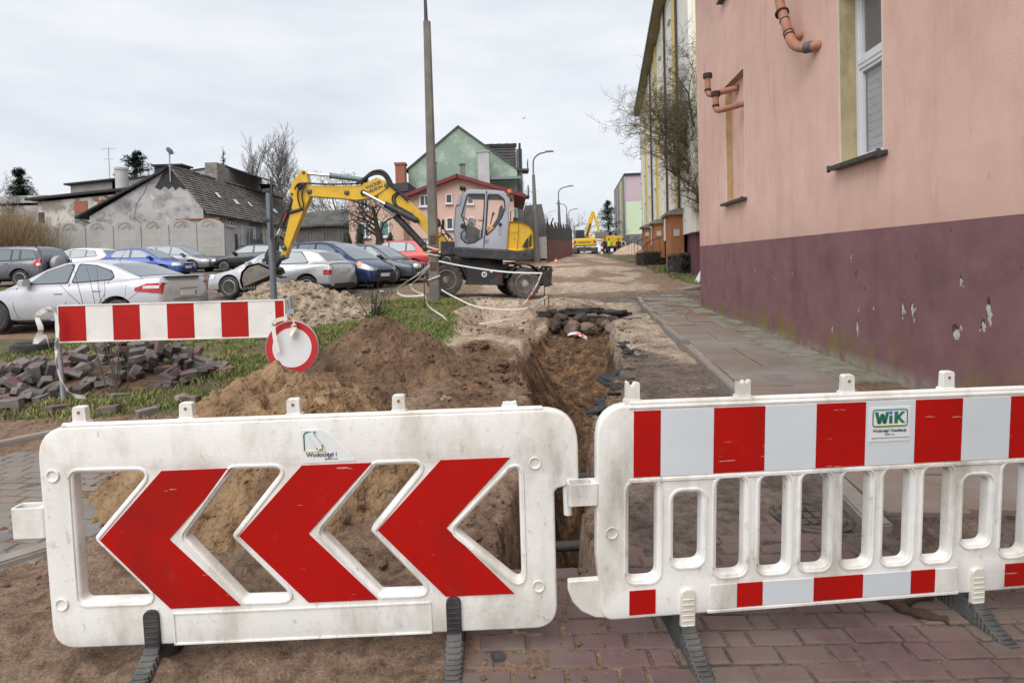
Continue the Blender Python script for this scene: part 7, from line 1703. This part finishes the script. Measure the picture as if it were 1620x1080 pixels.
for z in (zt_ - .02, zt_ - .46): mb = MB(); mb.box((-.04, 0, z), (.12, .11, .05)); mb.build('clamp', dark_metal, sp_, bevel=.006)
# old tyre
tx = gpt(52, 556)
ty = thing('old_tyre', 'worn car tyre lying flat in the grass beside the brick heap', 'tyre', (tx.x, tx.y, gz(tx.x, tx.y) + .10))
mb = MB(); mb.lathe([(.20, -.07), (.27, -.10), (.31, -.075), (.32, 0), (.31, .075), (.27, .10), (.20, .07), (.19, .0)], 32, 'Z', closed=True); mb.build('carcass', tyre_m, ty, smooth=50)
# ---- heap of lifted paving bricks: every brick a thing of its own
pb_red = grime(mat('loose_paver_red', (.16, .075, .075), .85, .15, 9, .35, 80, col2=(.22, .11, .108)), (.12, .11, .105), 5, .55, .7, .6); pb_grey = grime(grime(mat('loose_paver_grey', (.06, .056, .056), .85, .2, 2.2, .35, 80, col2=(.19, .175, .165)), (.27, .23, .19), 5, .5, .7, .75), (.14, .07, .068), 1.9, .55, .62, .8, seed=4)
def pbm(nm, top):
    mb = MB(); mb.box((0, 0, 0), (.20, .10, .08)); me_ = mb.mesh(nm, [pb_grey, pb_red]); bm = bmesh.new(); bm.from_mesh(me_)
    if top:
        for f in bm.faces:
            if f.normal.z > .9: f.material_index = 1
    bmesh.ops.bevel(bm, geom=list(bm.edges), offset=.006, segments=1, affect='EDGES'); bmesh.ops.recalc_face_normals(bm, faces=bm.faces); bm.to_mesh(me_); bm.free(); return me_
PBR, PBG = pbm('paving_brick', True), pbm('paving_brick', False)
r = random.Random(14)
def heap_h(x, y):
    e = ((x + 5.25) / 1.4) ** 2 + ((y - 7.7) / .85) ** 2
    e2 = ((x + 6.3) / 1.3) ** 2 + ((y - 7.1) / .7) ** 2
    return max(0, .52 * (1 - e ** .8)), max(0, .34 * (1 - e2))
def put_brick(x, y, z, rot, red, label, group):
    o = bpy.data.objects.new('paving_brick', PBR if red else PBG); COL.objects.link(o); o.location = (x, y, z); o.rotation_euler = rot; tag(o, label, 'brick', group); return o
k = 0; tries = 0
while k < 265 and tries < 6000:
    tries += 1
    x, y = r.uniform(-7.6, -3.6), r.uniform(6.4, 8.6); h = max(heap_h(x, y))
    if h < .03: continue
    lay = r.uniform(.35, 1.0) if k > 60 else 1.0
    steep = min(1, h / .2)
    red = r.random() < .34
    zone = 'left end of the heap, by the tyre' if x < -5.9 else ('front edge of the heap, low in the grass' if y < 6.95 else ('right end of the heap, near the round sign' if x > -4.55 else 'middle of the heap, under the striped board'))
    put_brick(x, y, gz0(x, y) + h * lay + .02, (r.gauss(0, .55 * steep + .05), r.gauss(0, .55 * steep + .05), r.uniform(0, PI)), red, ('red faced paving brick at the ' if red else 'grey paving brick at the ') + zone, 'paving bricks in the heap'); k += 1
for x, y, rz, red in ((-4.35, 6.05, .2, 0), (-3.62, 6.3, -.1, 1), (-3.35, 6.6, .3, 1), (-5.35, 5.55, .6, 0), (-3.9, 6.0, .9, 0), (-5.0, 6.2, 1.2, 1), (-5.9, 6.0, .2, 1), (-6.2, 6.35, .5, 0), (-2.95, 6.75, .1, 1), (-3.1, 7.0, .8, 0), (-4.6, 6.6, 1.0, 0), (-5.75, 6.5, .4, 1)):
    put_brick(x, y, gz(x, y) + .04, (r.gauss(0, .06), r.gauss(0, .06), rz), red, 'red faced paving brick lying loose in the grass before the heap' if red else 'grey paving brick lying loose in the grass before the heap', 'loose paving bricks')
p = gpt(12, 650)
put_brick(p.x, p.y, gz(p.x, p.y) + .04, (0, 0, .1), 0, 'grey paving brick lying flat on the pavement at the left edge, beside an upright one', None)
put_brick(p.x + .16, p.y - .05, gz(p.x + .16, p.y) + .05, (0, 1.5, .2), 0, 'grey paving brick standing on end on the pavement at the left edge', None)
p = gpt(290, 636); mb = MB(); mb.rock((0, 0, .05), (.11, .09, .07), 5, 2); o = mb.build('stone', stone_m, smooth=40, loc=(p.x, p.y, gz(p.x, p.y))); tag(o, 'rough brown stone in the grass below the striped board', 'stone')
# litter in the grass
for k_, (px, py, lab) in enumerate(((548, 470, 'white scrap of litter low on the verge'), (604, 462, 'white crumpled bag on the verge by the bush'), (650, 452, 'pale scrap by the blue car on the verge'), (590, 488, 'small white scrap at the foot of the verge'))):
    p = gpt(px, py); mb = MB(); mb.rock((0, 0, .03), (.09, .06, .035), 30 + k_, 1); o = mb.build('litter', white_tape, loc=(p.x, p.y, gz(p.x, p.y))); tag(o, lab, 'litter')

# ---- stones and broken asphalt round the far end of the trench, pipes across it
r = random.Random(21)
for k_, (px, py, Y, sx_, sz_, lab) in enumerate(((905, 521, 13.2, .24, .20, 'round brown boulder in the end wall of the trench'), (930, 519, 13.1, .22, .15, 'flat grey boulder leaning in the end wall of the trench'), (878, 512, 13.3, .20, .15, 'dark boulder at the left end of the trench head'), (918, 504, 13.5, .24, .16, 'dark boulder under the asphalt lip'), (884, 503, 13.6, .22, .13, 'dark stone beneath the broken asphalt, left'), (958, 513, 13.2, .13, .10, 'small pale stone at the right of the trench head'), (968, 521, 12.9, .19, .13, 'grey stone lying right of the trench head'), (950, 512, 13.4, .12, .10, 'small brown stone beside the flat grey boulder'), (895, 512, 13.45, .11, .09, 'small dark stone between the boulders'))):
    p = at(px, py, Y + .12); mb = MB(); mb.rock((0, 0, 0), (sx_ * 1.2, sx_ * .8, sz_ * 1.1), 60 + k_, 3, rough=.35)
    o = mb.build('boulder', mat('brown_boulder', (.13, .095, .07), .9, .3, 4, .5, 30, col2=(.20, .15, .115)) if k_ in (0, 1, 5, 6) else mat('dark_stone', (.06, .048, .04), .9, .3, 5, .3, 40), smooth=24, loc=tuple(p)); o.rotation_euler = (r.gauss(0, .2), r.gauss(0, .3), r.uniform(0, 3)); tag(o, lab, 'stone', 'boulders at the trench head')
def slab_chunk(p, rx, ry, th, seed, rot):
    rr_ = random.Random(seed); n = 9; poly = [(rx * rr_.uniform(.6, 1.1) * math.cos(2 * PI * q / n), ry * rr_.uniform(.6, 1.1) * math.sin(2 * PI * q / n)) for q in range(n)]
    mb = MB(); mb.prism(poly, -th, 0, 'XY'); o = mb.build('asphalt_chunk', asphalt_m, bevel=.008, loc=tuple(p)); o.rotation_euler = rot
    tag(o, None, 'asphalt chunk', 'broken asphalt round the trench'); return o
edge = []
for q in range(26):
    f = q / 25; px = 862 + 126 * f; py = 496 - 6 * math.sin(f * 3) + rnd.uniform(-3, 3); edge.append((px, py, 13.75 + .35 * rnd.random(), rnd.uniform(.10, .28)))
for q in range(15): f = q / 14; edge.append((958 + 46 * f + rnd.uniform(-6, 6), 505 + 8 * rnd.random(), 13.3 + .3 * rnd.random(), rnd.uniform(.06, .2)))
for px, py, Y, s in edge:
    p = at(px, py, Y); p.z = max(p.z, gz0(p.x, p.y) + .01)
    o = slab_chunk(p, s * 1.3, s * .7, rnd.uniform(.04, .075), rnd.randrange(9999), (rnd.gauss(0, .10), rnd.gauss(0, .12), rnd.uniform(-.5, .5))); o['label'] = 'black broken piece of asphalt at the far lip of the trench'
for q in range(110):
    y = 5.2 + 5.0 * rnd.random(); 
    e_ = float(np.interp(y, _YT, _XR)) + .20 * float(fbm(np.array([y * 1.9]), np.array([.4]), 53, 4)[0])
    s = rnd.uniform(.025, .10) * (1 + .8 * (7.2 < y < 9)); x = e_ + rnd.uniform(-.08, .10 + .16 * rnd.random() ** 2)
    o = slab_chunk((x, y, gz0(x, y) + rnd.uniform(-.05, .012)), s * 1.2, s, rnd.uniform(.02, .04), rnd.randrange(9999), (rnd.gauss(0, .15), rnd.gauss(0, .2), rnd.uniform(0, 3))); o['label'] = 'small black asphalt fragment along the right edge of the trench'
for y, z, lab in ((4.95, -.32, 'thin dark pipe crossing the trench, farther one'), (3.95, -.42, 'thin dark pipe crossing the trench, nearer one')):
    mb = MB(); mb.cyl((-.35, y, z), (1.25, y + .05, z + .02), .035, n=10); o = mb.build('crossing_pipe', mat('old_pipe', (.045, .04, .038), .7, .2, 10), smooth=40); tag(o, lab, 'pipe')
p0 = at(898, 529, 12.6); p1 = at(912, 527, 12.4); p2 = at(929, 535, 12.1)
ribbon('barrier_tape', 'red and white tape scrap lying in the trench below the boulders', [p0, p1, p2], .07, grime(mat('red_white_tape', (.70, .68, .66), .5, .05, 8), (.5, .03, .03), 9, .5, .55, .9, seed=2), 3)
for k_, (px, py, s, lab) in enumerate(((742, 560, .14, 'brown clod standing on the pale ground left of the trench'), (757, 560, .19, 'upright dark clod on the pale ground left of the trench'), (790, 600, .2, 'dark flat clod beside the trench'), (705, 648, .08, 'small grey stone on the earth heap foot'), (805, 612, .13, 'brown lump of earth at the trench edge'))):
    p = gpt(px, py); mb = MB(); mb.rock((0, 0, s * .3), (s * .9, s * .65, s * .6), 90 + k_, 3, rough=.8); mb.rock((s * .6, .02, s * .15), (s * .5, s * .4, s * .35), 190 + k_, 2, rough=.8); o = mb.build('earth_clod', dark_dirt if k_ != 3 else stone_m, loc=(p.x, p.y, gz(p.x, p.y))); tag(o, lab, 'clod')
p = gpt(775, 510); mb = MB(); mb.box((0, 0, .05), (.75, .10, .05), rz=.1); o = mb.build('plank', mat('wet_plank', (.17, .09, .055), .8, .2, 8), bevel=.01, loc=(p.x, p.y, gz(p.x, p.y))); tag(o, 'short brown plank on the sand in front of the excavator', 'plank')

# ---- tapes strung from the pole
PT = lambda px, py, Y: tuple(at(px, py, Y))
ribbon('barrier_tape', 'yellow and white tape from the pole past the wheels to a thin rod', [PT(694, 413, 14.15), PT(740, 422, 14.0), PT(800, 430, 13.6), PT(858, 432, 13.2)], .034, tape_w, 12, tw=.3)
ribbon('barrier_tape', 'slack tape looping from the pole down to the grass on the left', [PT(680, 418, 14.15), PT(660, 435, 14.0), PT(640, 448, 13.6), PT(628, 460, 13.2), PT(640, 468, 13.0), PT(672, 467, 12.9)], .038, white_tape, 14, tw=.4)
ribbon('barrier_tape', 'second slack tape loop hanging beside the pole', [PT(680, 420, 14.15), PT(664, 438, 13.9), PT(650, 452, 13.4), PT(660, 462, 13.0), PT(672, 467, 12.9), PT(678, 484, 12.4), PT(700, 500, 12.0), PT(713, 513, 11.8)], .038, white_tape, 16, tw=.4)
ribbon('barrier_tape', 'tape running down from the pole foot across the pit', [PT(698, 458, 14.0), PT(720, 470, 13.4), PT(760, 486, 12.8), PT(830, 488, 12.6), PT(866, 469, 12.8)], .034, tape_w, 18, tw=.3)
ribbon('barrier_tape', 'tape lying from the thin rod back to the sand by the plank', [PT(866, 468, 12.8), PT(842, 482, 12.5), PT(820, 500, 12.0), PT(785, 508, 11.8), PT(758, 512, 11.7)], .034, tape_w, 20, tw=.3)
ribbon('barrier_tape', 'red and white tape slanting from the near tape end to the rear wheel', [PT(857, 432, 13.2), PT(846, 456, 13.0), PT(828, 482, 12.6)], .032, grime(mat('red_white_tape', (.7, .68, .66)), (.5, .03, .03), 9, .5, .55, .0), 22, tw=.3)
for k_, (px, pt, pb, Y, lab) in enumerate(((861, 430, 466, 13.2, 'thin rusty rod holding the tape by the dozer blade'), (868, 466, 486, 12.8, 'short rusty rod at the pit edge'), (671, 440, 490, 12.9, 'thin rod carrying the slack tape left of the pole'))):
    a_, b_ = at(px, pt, Y), at(px, pb, Y); mb = MB(); mb.cyl(b_ + Vector((0, 0, -.25)), a_, .012, n=6); o = mb.build('marker_rod', mat('rusty_rod', (.09, .045, .03), .9), smooth=40); tag(o, lab, 'rod')

# ---- street lamps
lamp_c = grime(mat('lamp_concrete', (.17, .16, .15), .9, .12, 2), (.09, .085, .08), 1, .5, .7, .5)
def street_lamp(px, Y, h, arm, label, side=1, two=False):
    x = px_x(px, Y); root = thing('street_lamp', label, 'street lamp', (x, Y, gz0(x, Y)), group='street lamps along the road')
    mb = MB(); mb.tube([(0, 0, -.2), (-.03, 0, h * .26), (-.10, 0, h * .8)], [.26, .19, .11], 8); mb.build('post', lamp_c, root, smooth=50)
    b0 = Vector((-.10, 0, h * .78)); 
    for s_ in ((side, -side) if two else (side,)):
        mb = MB(); mb.tube(spline([b0, b0 + Vector((0, 0, h * .10)), b0 + Vector((.05 * s_ * arm, 0, h * .16)), b0 + Vector((.35 * s_ * arm, 0, h * .205)), b0 + Vector((.75 * s_ * arm, 0, h * .22))], 5), .055, 8); o = mb.build('arm', mat('lamp_arm', (.12, .12, .115), .6, .1, 5), root, smooth=50)
        e = b0 + Vector((.75 * s_ * arm, 0, h * .22)); mb = MB(); mb.prism(roundpoly([(-.05, -.02), (.62, .02), (.66, .08), (.50, .13), (0, .11)], .03), -.11, .11, 'XZ', Matrix.Translation(e) @ (Matrix.Identity(4) if s_ > 0 else Matrix.Rotation(PI, 4, 'Z'))); mb.build('lamp_head', mat('lamp_head_grey', (.20, .20, .20), .5, .1, 5), root, bevel=.02)
street_lamp(850, 42, 8.1, 1.2, 'nearest street lamp with thick concrete post behind the excavator')
street_lamp(888, 60, 7.3, 1.3, 'second street lamp along the road, behind the red fence')
street_lamp(900, 80, 7.0, 1.2, 'third street lamp, its arm turned to the left', -1)
street_lamp(903, 95, 7.2, 1.2, 'fourth street lamp just right of the left-turned one')
street_lamp(912, 118, 5.8, 1.6, 'farthest street lamp, low beside the far excavator')
# ---- traffic cone
x = px_x(880, 40); cn = thing('traffic_cone', 'small orange traffic cone at the edge of the churned road', 'cone', (x, 40, gz(x, 40)))
mb = MB(); mb.lathe([(.15, .02), (.10, .16)], 14); mb.build('cone', mat('cone_orange', (.70, .10, .02), .6), cn, smooth=40); mb = MB(); mb.box((0, 0, .01), (.36, .36, .03)); mb.build('foot', mat('cone_orange', (.7, .1, .02)), cn)
mb = MB(); mb.lathe([(.10, .16), (.075, .25)], 14); mb.build('band', sticker_paint(), cn); mb = MB(); mb.lathe([(.075, .25), (.025, .42)], 14); mb.build('tip', mat('cone_orange', (.7, .1, .02)), cn)
# ---- far excavator
FX = Matrix.Translation((px_x(927, 72), 72, gz0(9.3, 72))) @ Matrix.Rotation(R_(-12), 4, 'Z')
fx = thing('crawler_excavator', 'far yellow crawler excavator with raised arm, seen from behind', 'excavator', M=FX)
mb = MB(); mb.box((0, 0, 1.45), (2.75, 1.6, .95)); mb.box((.95, -.0, 2.0), (.7, 1.4, .25)); mb.build('counterweight', yel, fx, bevel=.18)
mb = MB(); mb.box((0, .9, 1.9), (2.5, 1.6, .3)); mb.build('engine_cover', blk, fx, bevel=.05)
mb = MB(); mb.box((-.75, 1.6, 2.35), (1.0, 1.5, 1.5)); mb.build('cab', blk, fx, bevel=.08)
mb = MB(); mb.box((-.75, .84, 2.5), (.8, .02, .8)); mb.build('cab_window', wglass, fx)
text('lettering', 'KOMATSU', .30, dark_ink, fx, Matrix.Translation((0, -.812, 1.33)) @ XZ, .004, 1.15, 'CENTER', .008)
for sx_ in (-1.15, 1.15): mb = MB(); mb.prism(roundpoly([(-1.9, .05), (1.9, .05), (2.0, .8), (-2.0, .8)], .3), sx_ - .3, sx_ + .3, 'YZ'); mb.build('track', mud_tyre, fx)
mb = MB(); mb.box((0, 0, .6), (1.6, 2.6, .5)); mb.build('undercarriage', blk, fx)
mb = MB(); mb.prism([(-.2, 1.9), (.25, 1.9), (.95, 4.6), (1.05, 5.5), (.75, 5.45), (.35, 4.4)], 1.4, 1.8); mb.build('boom', yel, fx, bevel=.05)
mb = MB(); mb.prism([(.75, 5.5), (1.05, 5.55), (1.5, 4.2), (1.85, 2.6), (1.6, 2.6), (1.15, 4.2)], 1.5, 1.75); mb.build('dipper_arm', yel, fx, bevel=.05)
mb = MB(); mb.tube([(.1, 1.3, 2.3), (.6, 1.3, 3.9)], .09, 8); mb.tube([(.95, 1.6, 5.45), (1.55, 1.6, 3.9)], .08, 8); mb.build('hydraulic_rams', blk, fx)
mb = MB(); mb.prism(roundpoly([(1.1, 2.75), (2.9, 2.7), (2.85, 2.0), (1.2, 2.0)], .1), 1.2, 2.2); mb.build('bucket', bucket_m, fx, bevel=.06)
for sx_ in (-1.2, 1.2): mb = MB(); mb.box((sx_, -.81, 1.5), (.22, .03, .3)); mb.build('rear_lamp', lamp_red, fx)
# ---- yellow lorry
x = px_x(969, 74); lo = thing('yellow_lorry', 'yellow tipper lorry at the end of the road between the people', 'lorry', (x, 74, gz0(x, 74)))
mb = MB(); mb.box((0, 0, 1.35), (1.9, 3.5, .9)); mb.box((0, -1.77, 1.5), (2.0, .06, 1.3)); mb.build('tipper_body', yel, lo, bevel=.04)
for k_ in range(4): mb = MB(); mb.box((-.75 + .5 * k_, -1.83, 1.5), (.08, .06, 1.2)); mb.build('rib', yel, lo)
mb = MB(); mb.box((0, 2.5, 1.5), (1.9, 1.4, 1.6)); mb.build('cab', yel, lo, bevel=.08)
mb = MB(); mb.box((0, .2, .75), (1.0, 5, .25)); mb.build('chassis', blk, lo)
for sx_ in (-.8, .8):
    for y_ in (-1.0, 2.3): mb = MB(); mb.lathe([(.25, -.14), (.42, -.14), (.45, 0), (.42, .14), (.25, .14)], 16, 'X', (sx_, y_, .45)); mb.build('wheel', tyre_m, lo, smooth=40)
mb = MB(); mb.box((0, -1.8, .75), (1.9, .08, .14)); mb.build('bumper', blk, lo)
x = px_x(1005, 62); hp_ = heap('gravel_heap', 'heap of pinkish gravel piled along the right of the road, far back', x, 63, 2.4, 3.2, 1.2, mat('pinkish_gravel', (.40, .26, .19), .95, .2, 2, .5, 20, col2=(.52, .37, .29)), 97, 50, .1, clods=40, cs=.06)

# ---- bicycle, white boards, rubble before the hedge
x, y = px_x(1084, 24.6), 24.6
bc = thing('bicycle', 'bicycle with a grey basket cover leaning by the hedge', 'bicycle', (x, y, gz0(x, y) + .0), R_(-15))
for sx_ in (-.53, .53): 
    mb = MB(); mb.lathe([(.325, -.012), (.34, 0), (.325, .012), (.312, 0)], 28, 'Y', (sx_, 0, .34), closed=True); w_ = mb.build('wheel', tyre_m, bc, smooth=50)
    mb = MB()
    for q in range(12): a = 2 * PI * q / 12; mb.cyl((sx_, 0, .34), (sx_ + .31 * math.cos(a), 0, .34 + .31 * math.sin(a)), .003, n=4)
    mb.build('spokes', steel, w_)
mb = MB()
for a, b2 in (((-.53, 0, .34), (-.15, 0, .88)), ((-.15, 0, .88), (-.05, 0, .30)), ((-.05, 0, .30), (-.53, 0, .34)), ((-.05, 0, .30), (.38, 0, .80)), ((-.13, 0, .80), (.38, 0, .85)), ((.36, 0, .95), (.53, 0, .34))): mb.cyl(a, b2, .016, n=6)
mb.build('frame', tar, bc); mb = MB(); mb.tube([(.30, -.26, 1.02), (.36, 0, .98), (.30, .26, 1.02)], .013, 6); mb.build('handlebar', steel, bc); mb = MB(); mb.box((-.16, 0, .93), (.24, .13, .06)); mb.build('saddle', tar, bc, bevel=.02)
mb = MB(); mb.box((.52, 0, .90), (.34, .30, .26)); mb.build('basket', mat('basket_grey', (.33, .33, .35), .8, .1, 10), bc, bevel=.05)
x, y = px_x(1102, 21.4), 21.4
for k_ in range(4):
    M = Matrix.Translation((x + .13 * k_, y + .14 * k_, gz0(x, y) + .02)) @ Matrix.Rotation(R_(28), 4, 'Y')
    mb = MB(); mb.box((0, 0, .42 - .04 * k_), (.05, .42, .84)); o = mb.build('white_board', mat('board_white', (.70, .70, .70), .6, .05, 5)); o.matrix_world = M
    tag(o, ['foremost white board leaning by the corner of the pink house', 'second white board behind the foremost leaning one', 'third leaning white board, partly covered', 'rearmost leaning white board at the house corner'][k_], 'board', 'white boards leaning at the house corner')
for k_, (px, py, s) in enumerate(((1056, 410, .34), (1066, 411, .22), (1077, 409, .3), (1050, 412, .2))):
    p = gpt(px, py + 4); mb = MB(); mb.rock((0, 0, s * .2), (s, s * .7, s * .42), 120 + k_, 2); o = mb.build('rubble_stone', mat('pale_rubble_stone', (.30, .27, .24), .9, .2, 4, .3, 30), smooth=40, loc=(p.x, p.y, gz0(p.x, p.y))); tag(o, ['largest pale rubble stone before the hedge', 'small stone right of the largest rubble stone', 'pale stone below the bicycle wheel', 'small pale stone left before the hedge'][k_], 'stone')
for k_, (px, py, l, a, lab) in enumerate(((1092, 458, .9, .25, 'broken concrete slab tipped up beside the house corner'), (1090, 434, 1.6, .05, 'long pale kerb strip across the road behind the house corner'), (1000, 414, .8, .4, 'flat grey slab lying at the roadside far back'))):
    p = gpt(px, py); mb = MB(); mb.box((0, 0, .06), (l, .35, .10)); o = mb.build('loose_slab', slab_m, bevel=.01, loc=(p.x, p.y, gz(p.x, p.y))); o.rotation_euler = (.1, -.12 if k_ == 0 else 0, a); tag(o, lab, 'slab')
# brown branch on the pavers behind the right foot
p = [Vector(gpt(a, b2)) for a, b2 in ((1366, 953), (1400, 962), (1440, 978), (1498, 994))]; q_ = [Vector(gpt(a, b2)) for a, b2 in ((1425, 972), (1448, 962), (1475, 955))]
br = mat('rotten_branch', (.055, .030, .020), .95, .3, 30, .6, 60)
mb = MB(); mb.tube([v + Vector((0, 0, .035)) for v in spline(p, 5)], [.020 + .007 * math.sin(k_ * 1.7) for k_ in range(16)], 8); mb.tube([v + Vector((0, 0, .04)) for v in spline(q_, 5)], .016, 7); o = mb.build('branch', br, smooth=60, fix=False); tag(o, 'rotten brown forked branch on the brick pavement behind the right barrier foot', 'branch')
# ---- birds
def bird(name, label, loc, s, heading, wings, m):
    root = thing(name, label, 'bird', loc, heading)
    mb = MB(); prof = [(-.5, .015, 0), (-.36, .06, .02), (-.15, .16, .03), (.08, .17, .05), (.25, .12, .10), (.33, .085, .18), (.42, .085, .22), (.49, .05, .215), (.56, .006, .20)]
    mb.loft([[(x * s, r_ * s * math.cos(2 * PI * k_ / 10), z * s + r_ * s * .95 * math.sin(2 * PI * k_ / 10)) for k_ in range(10)] for x, r_, z in prof]); mb.build('body', m, root, smooth=60)
    mb = MB(); mb.prism([(-.40 * s, -.06 * s), (-.80 * s, -.10 * s), (-.80 * s, .10 * s), (-.40 * s, .06 * s)], -.01 * s, .02 * s, 'XY'); mb.build('tail', m, root)
    if wings:
        for sg in (-1, 1): mb = MB(); mb.prism([(.2 * s, sg * .1 * s), (.30 * s, sg * .55 * s), (-.05 * s, sg * 1.15 * s), (-.15 * s, sg * .55 * s), (-.2 * s, sg * .1 * s)], .05 * s, .08 * s, 'XY', Matrix.Rotation(sg * .5, 4, 'X')); mb.build('wing', m, root)
    else:
        for sg in (-1, 1): mb = MB(); mb.loft([[(x * s, sg * (.15 + .02 * (k_ < 2)) * s + (0 if k_ < 2 else sg * .0), (z + dz) * s) for k_, dz in enumerate((-.08, .08))] + [(x * s, sg * .12 * s, (z + .08) * s), (x * s, sg * .12 * s, (z - .08) * s)] for x, z in ((-.55, -.02), (-.2, .02), (.15, .06))]); mb.build('wing', m, root)
        for sg in (-.05, .05): mb = MB(); mb.cyl((.02 * s, sg * s, -.30 * s), (.02 * s, sg * s, -.1 * s), .015 * s, n=5); mb.build('leg', mat('bird_leg', (.3, .1, .08)), root)
    return root
pg_ = at(444, 446, 12.2); bird('pigeon', 'dark pigeon perched on top of the rubble heap beside the bucket', (pg_.x, pg_.y, pg_.z + .1), .22, R_(200), False, mat('pigeon_grey', (.035, .035, .045), .6, .3, 20))
bb = at(828, 188, 60); bird('flying_bird', 'small bird in flight high above the street lamps', tuple(bb), .30, R_(70), True, mat('bird_dark', (.06, .06, .065)))
# ---- people far down the road
skin = mat('skin', (.42, .25, .18), .6, .05, 10); hair_m = mat('hair_dark', (.03, .022, .018), .8)
def person(label, px, Y, h, top, legs, rz, hi=None, bag=None, stride=.12):
    x = px_x(px, Y); root = thing('person', label, 'person', (x, Y, gz0(x, Y)), rz, group='people down the road'); k_ = h / 1.75
    J = {'pel': (0, 0, .93), 'che': (0, .0, 1.22), 'nek': (0, .01, 1.46), 'hd0': (0, -.01, 1.53), 'hd': (0, -.02, 1.64), 'hd2': (0, -.01, 1.74)}
    vs = [J['pel'], J['che'], J['nek'], J['hd0'], J['hd'], J['hd2']]; ed = [(0, 1), (1, 2), (2, 3), (3, 4), (4, 5)]; rs_ = [.15, .165, .065, .075, .095, .06]
    for sg in (-1, 1):
        b0 = len(vs); st_ = stride * sg
        vs += [(sg * .09, 0, .86), (sg * .10, st_ * .6 - .02, .48), (sg * .10, st_, .09), (sg * .11, st_ - .15, .035), (sg * .19, 0, 1.40), (sg * .25, .03 - st_ * .3, 1.12), (sg * .24, -.06 - st_ * .6, .88), (sg * .23, -.08 - st_ * .7, .78)]
        ed += [(0, b0), (b0, b0 + 1), (b0 + 1, b0 + 2), (b0 + 2, b0 + 3), (1, b0 + 4), (b0 + 4, b0 + 5), (b0 + 5, b0 + 6), (b0 + 6, b0 + 7)]; rs_ += [.095, .068, .05, .045, .075, .055, .042, .04]
    me_ = bpy.data.meshes.new('body'); me_.from_pydata([tuple(c * k_ for c in v) for v in vs], ed, []); me_.materials.append(top); me_.materials.append(legs); me_.materials.append(skin)
    o = link_mesh('body', me_, root); o.modifiers.new('skin', 'SKIN'); o.modifiers.new('sub', 'SUBSURF').levels = 1
    for i_, s in enumerate(rs_): me_.skin_vertices[0].data[i_].radius = (s * k_, s * k_)
    me_.skin_vertices[0].data[0].use_root = True
    bpy.context.view_layer.update()
    m2 = bpy.data.meshes.new_from_object(o.evaluated_get(bpy.context.evaluated_depsgraph_get())); o.modifiers.clear(); o.data = m2; m2.name = 'body'
    if len(m2.materials) < 3:
        m2.materials.clear()
        for q in (top, legs, skin): m2.materials.append(q)
    for f in m2.polygons:
        z = f.center.z / k_; ax = abs(f.center.x) / k_
        f.material_index = 2 if (z > 1.49 or (ax > .19 and z < .84)) else (1 if z < .90 and ax < .2 else 0); f.use_smooth = True
    mb = MB(); mb.lathe([(.0, .115), (.06, .10), (.098, .045), (.103, -.01), (.09, -.06)], 12, 'Z', (0, .012, 1.66)); mb.v = [tuple(c * k_ for c in v) for v in mb.v]; mb.build('hair', hair_m, root, smooth=60)
    mb = MB(); mb.rock((0, -.115 * k_, 1.63 * k_), (.016, .02, .025), 3, 1); mb.build('nose', skin, root)
    if hi:
        mb = MB(); n = 12; mb.loft([[(rx * math.cos(2 * PI * q / n) * k_, ry * math.sin(2 * PI * q / n) * k_, z * k_) for q in range(n)] for rx, ry, z in ((.20, .165, .92), (.195, .165, 1.1), (.205, .165, 1.3), (.17, .13, 1.44))]); mb.build('vest', hi, root, smooth=60)
    if bag: mb = MB(); mb.box((-.02, .20 * k_, 1.2 * k_), (.26, .14, .40)); mb.build('backpack', bag, root, bevel=.05)
dk = mat('dark_cloth', (.016, .018, .026), .9, .2, 10); jn = mat('jeans', (.022, .026, .04), .9, .2, 10)
person('person in dark work clothes beside the one in a yellow-green vest', 958, 64, 1.78, dk, dk, .2, stride=.05)
person('person in a yellow-green safety vest standing in the road', 964.5, 62, 1.76, dk, jn, .1, hi=mat('hi_vis', (.50, .68, .05), .7), stride=.05)
person('person in black walking away beside the one in a white jacket', 979.5, 64, 1.74, dk, dk, PI, bag=tar, stride=.16)
person('person in a white jacket and short dark skirt walking away', 987, 64, 1.70, mat('white_jacket', (.62, .60, .58), .8), dk, PI - .2, bag=dk, stride=.16)
# red-and-white marker by the lorry
x = px_x(953, 66); mk = thing('marker_post', 'red and white striped marker post left of the people', 'marker post', (x, 66, gz0(x, 66)))
for q in range(4): mb = MB(); mb.box((0, 0, .15 + .3 * q), (.26, .06, .29)); mb.build('red_stripe' if q % 2 else 'white_stripe', old_red if q % 2 else old_white, mk)
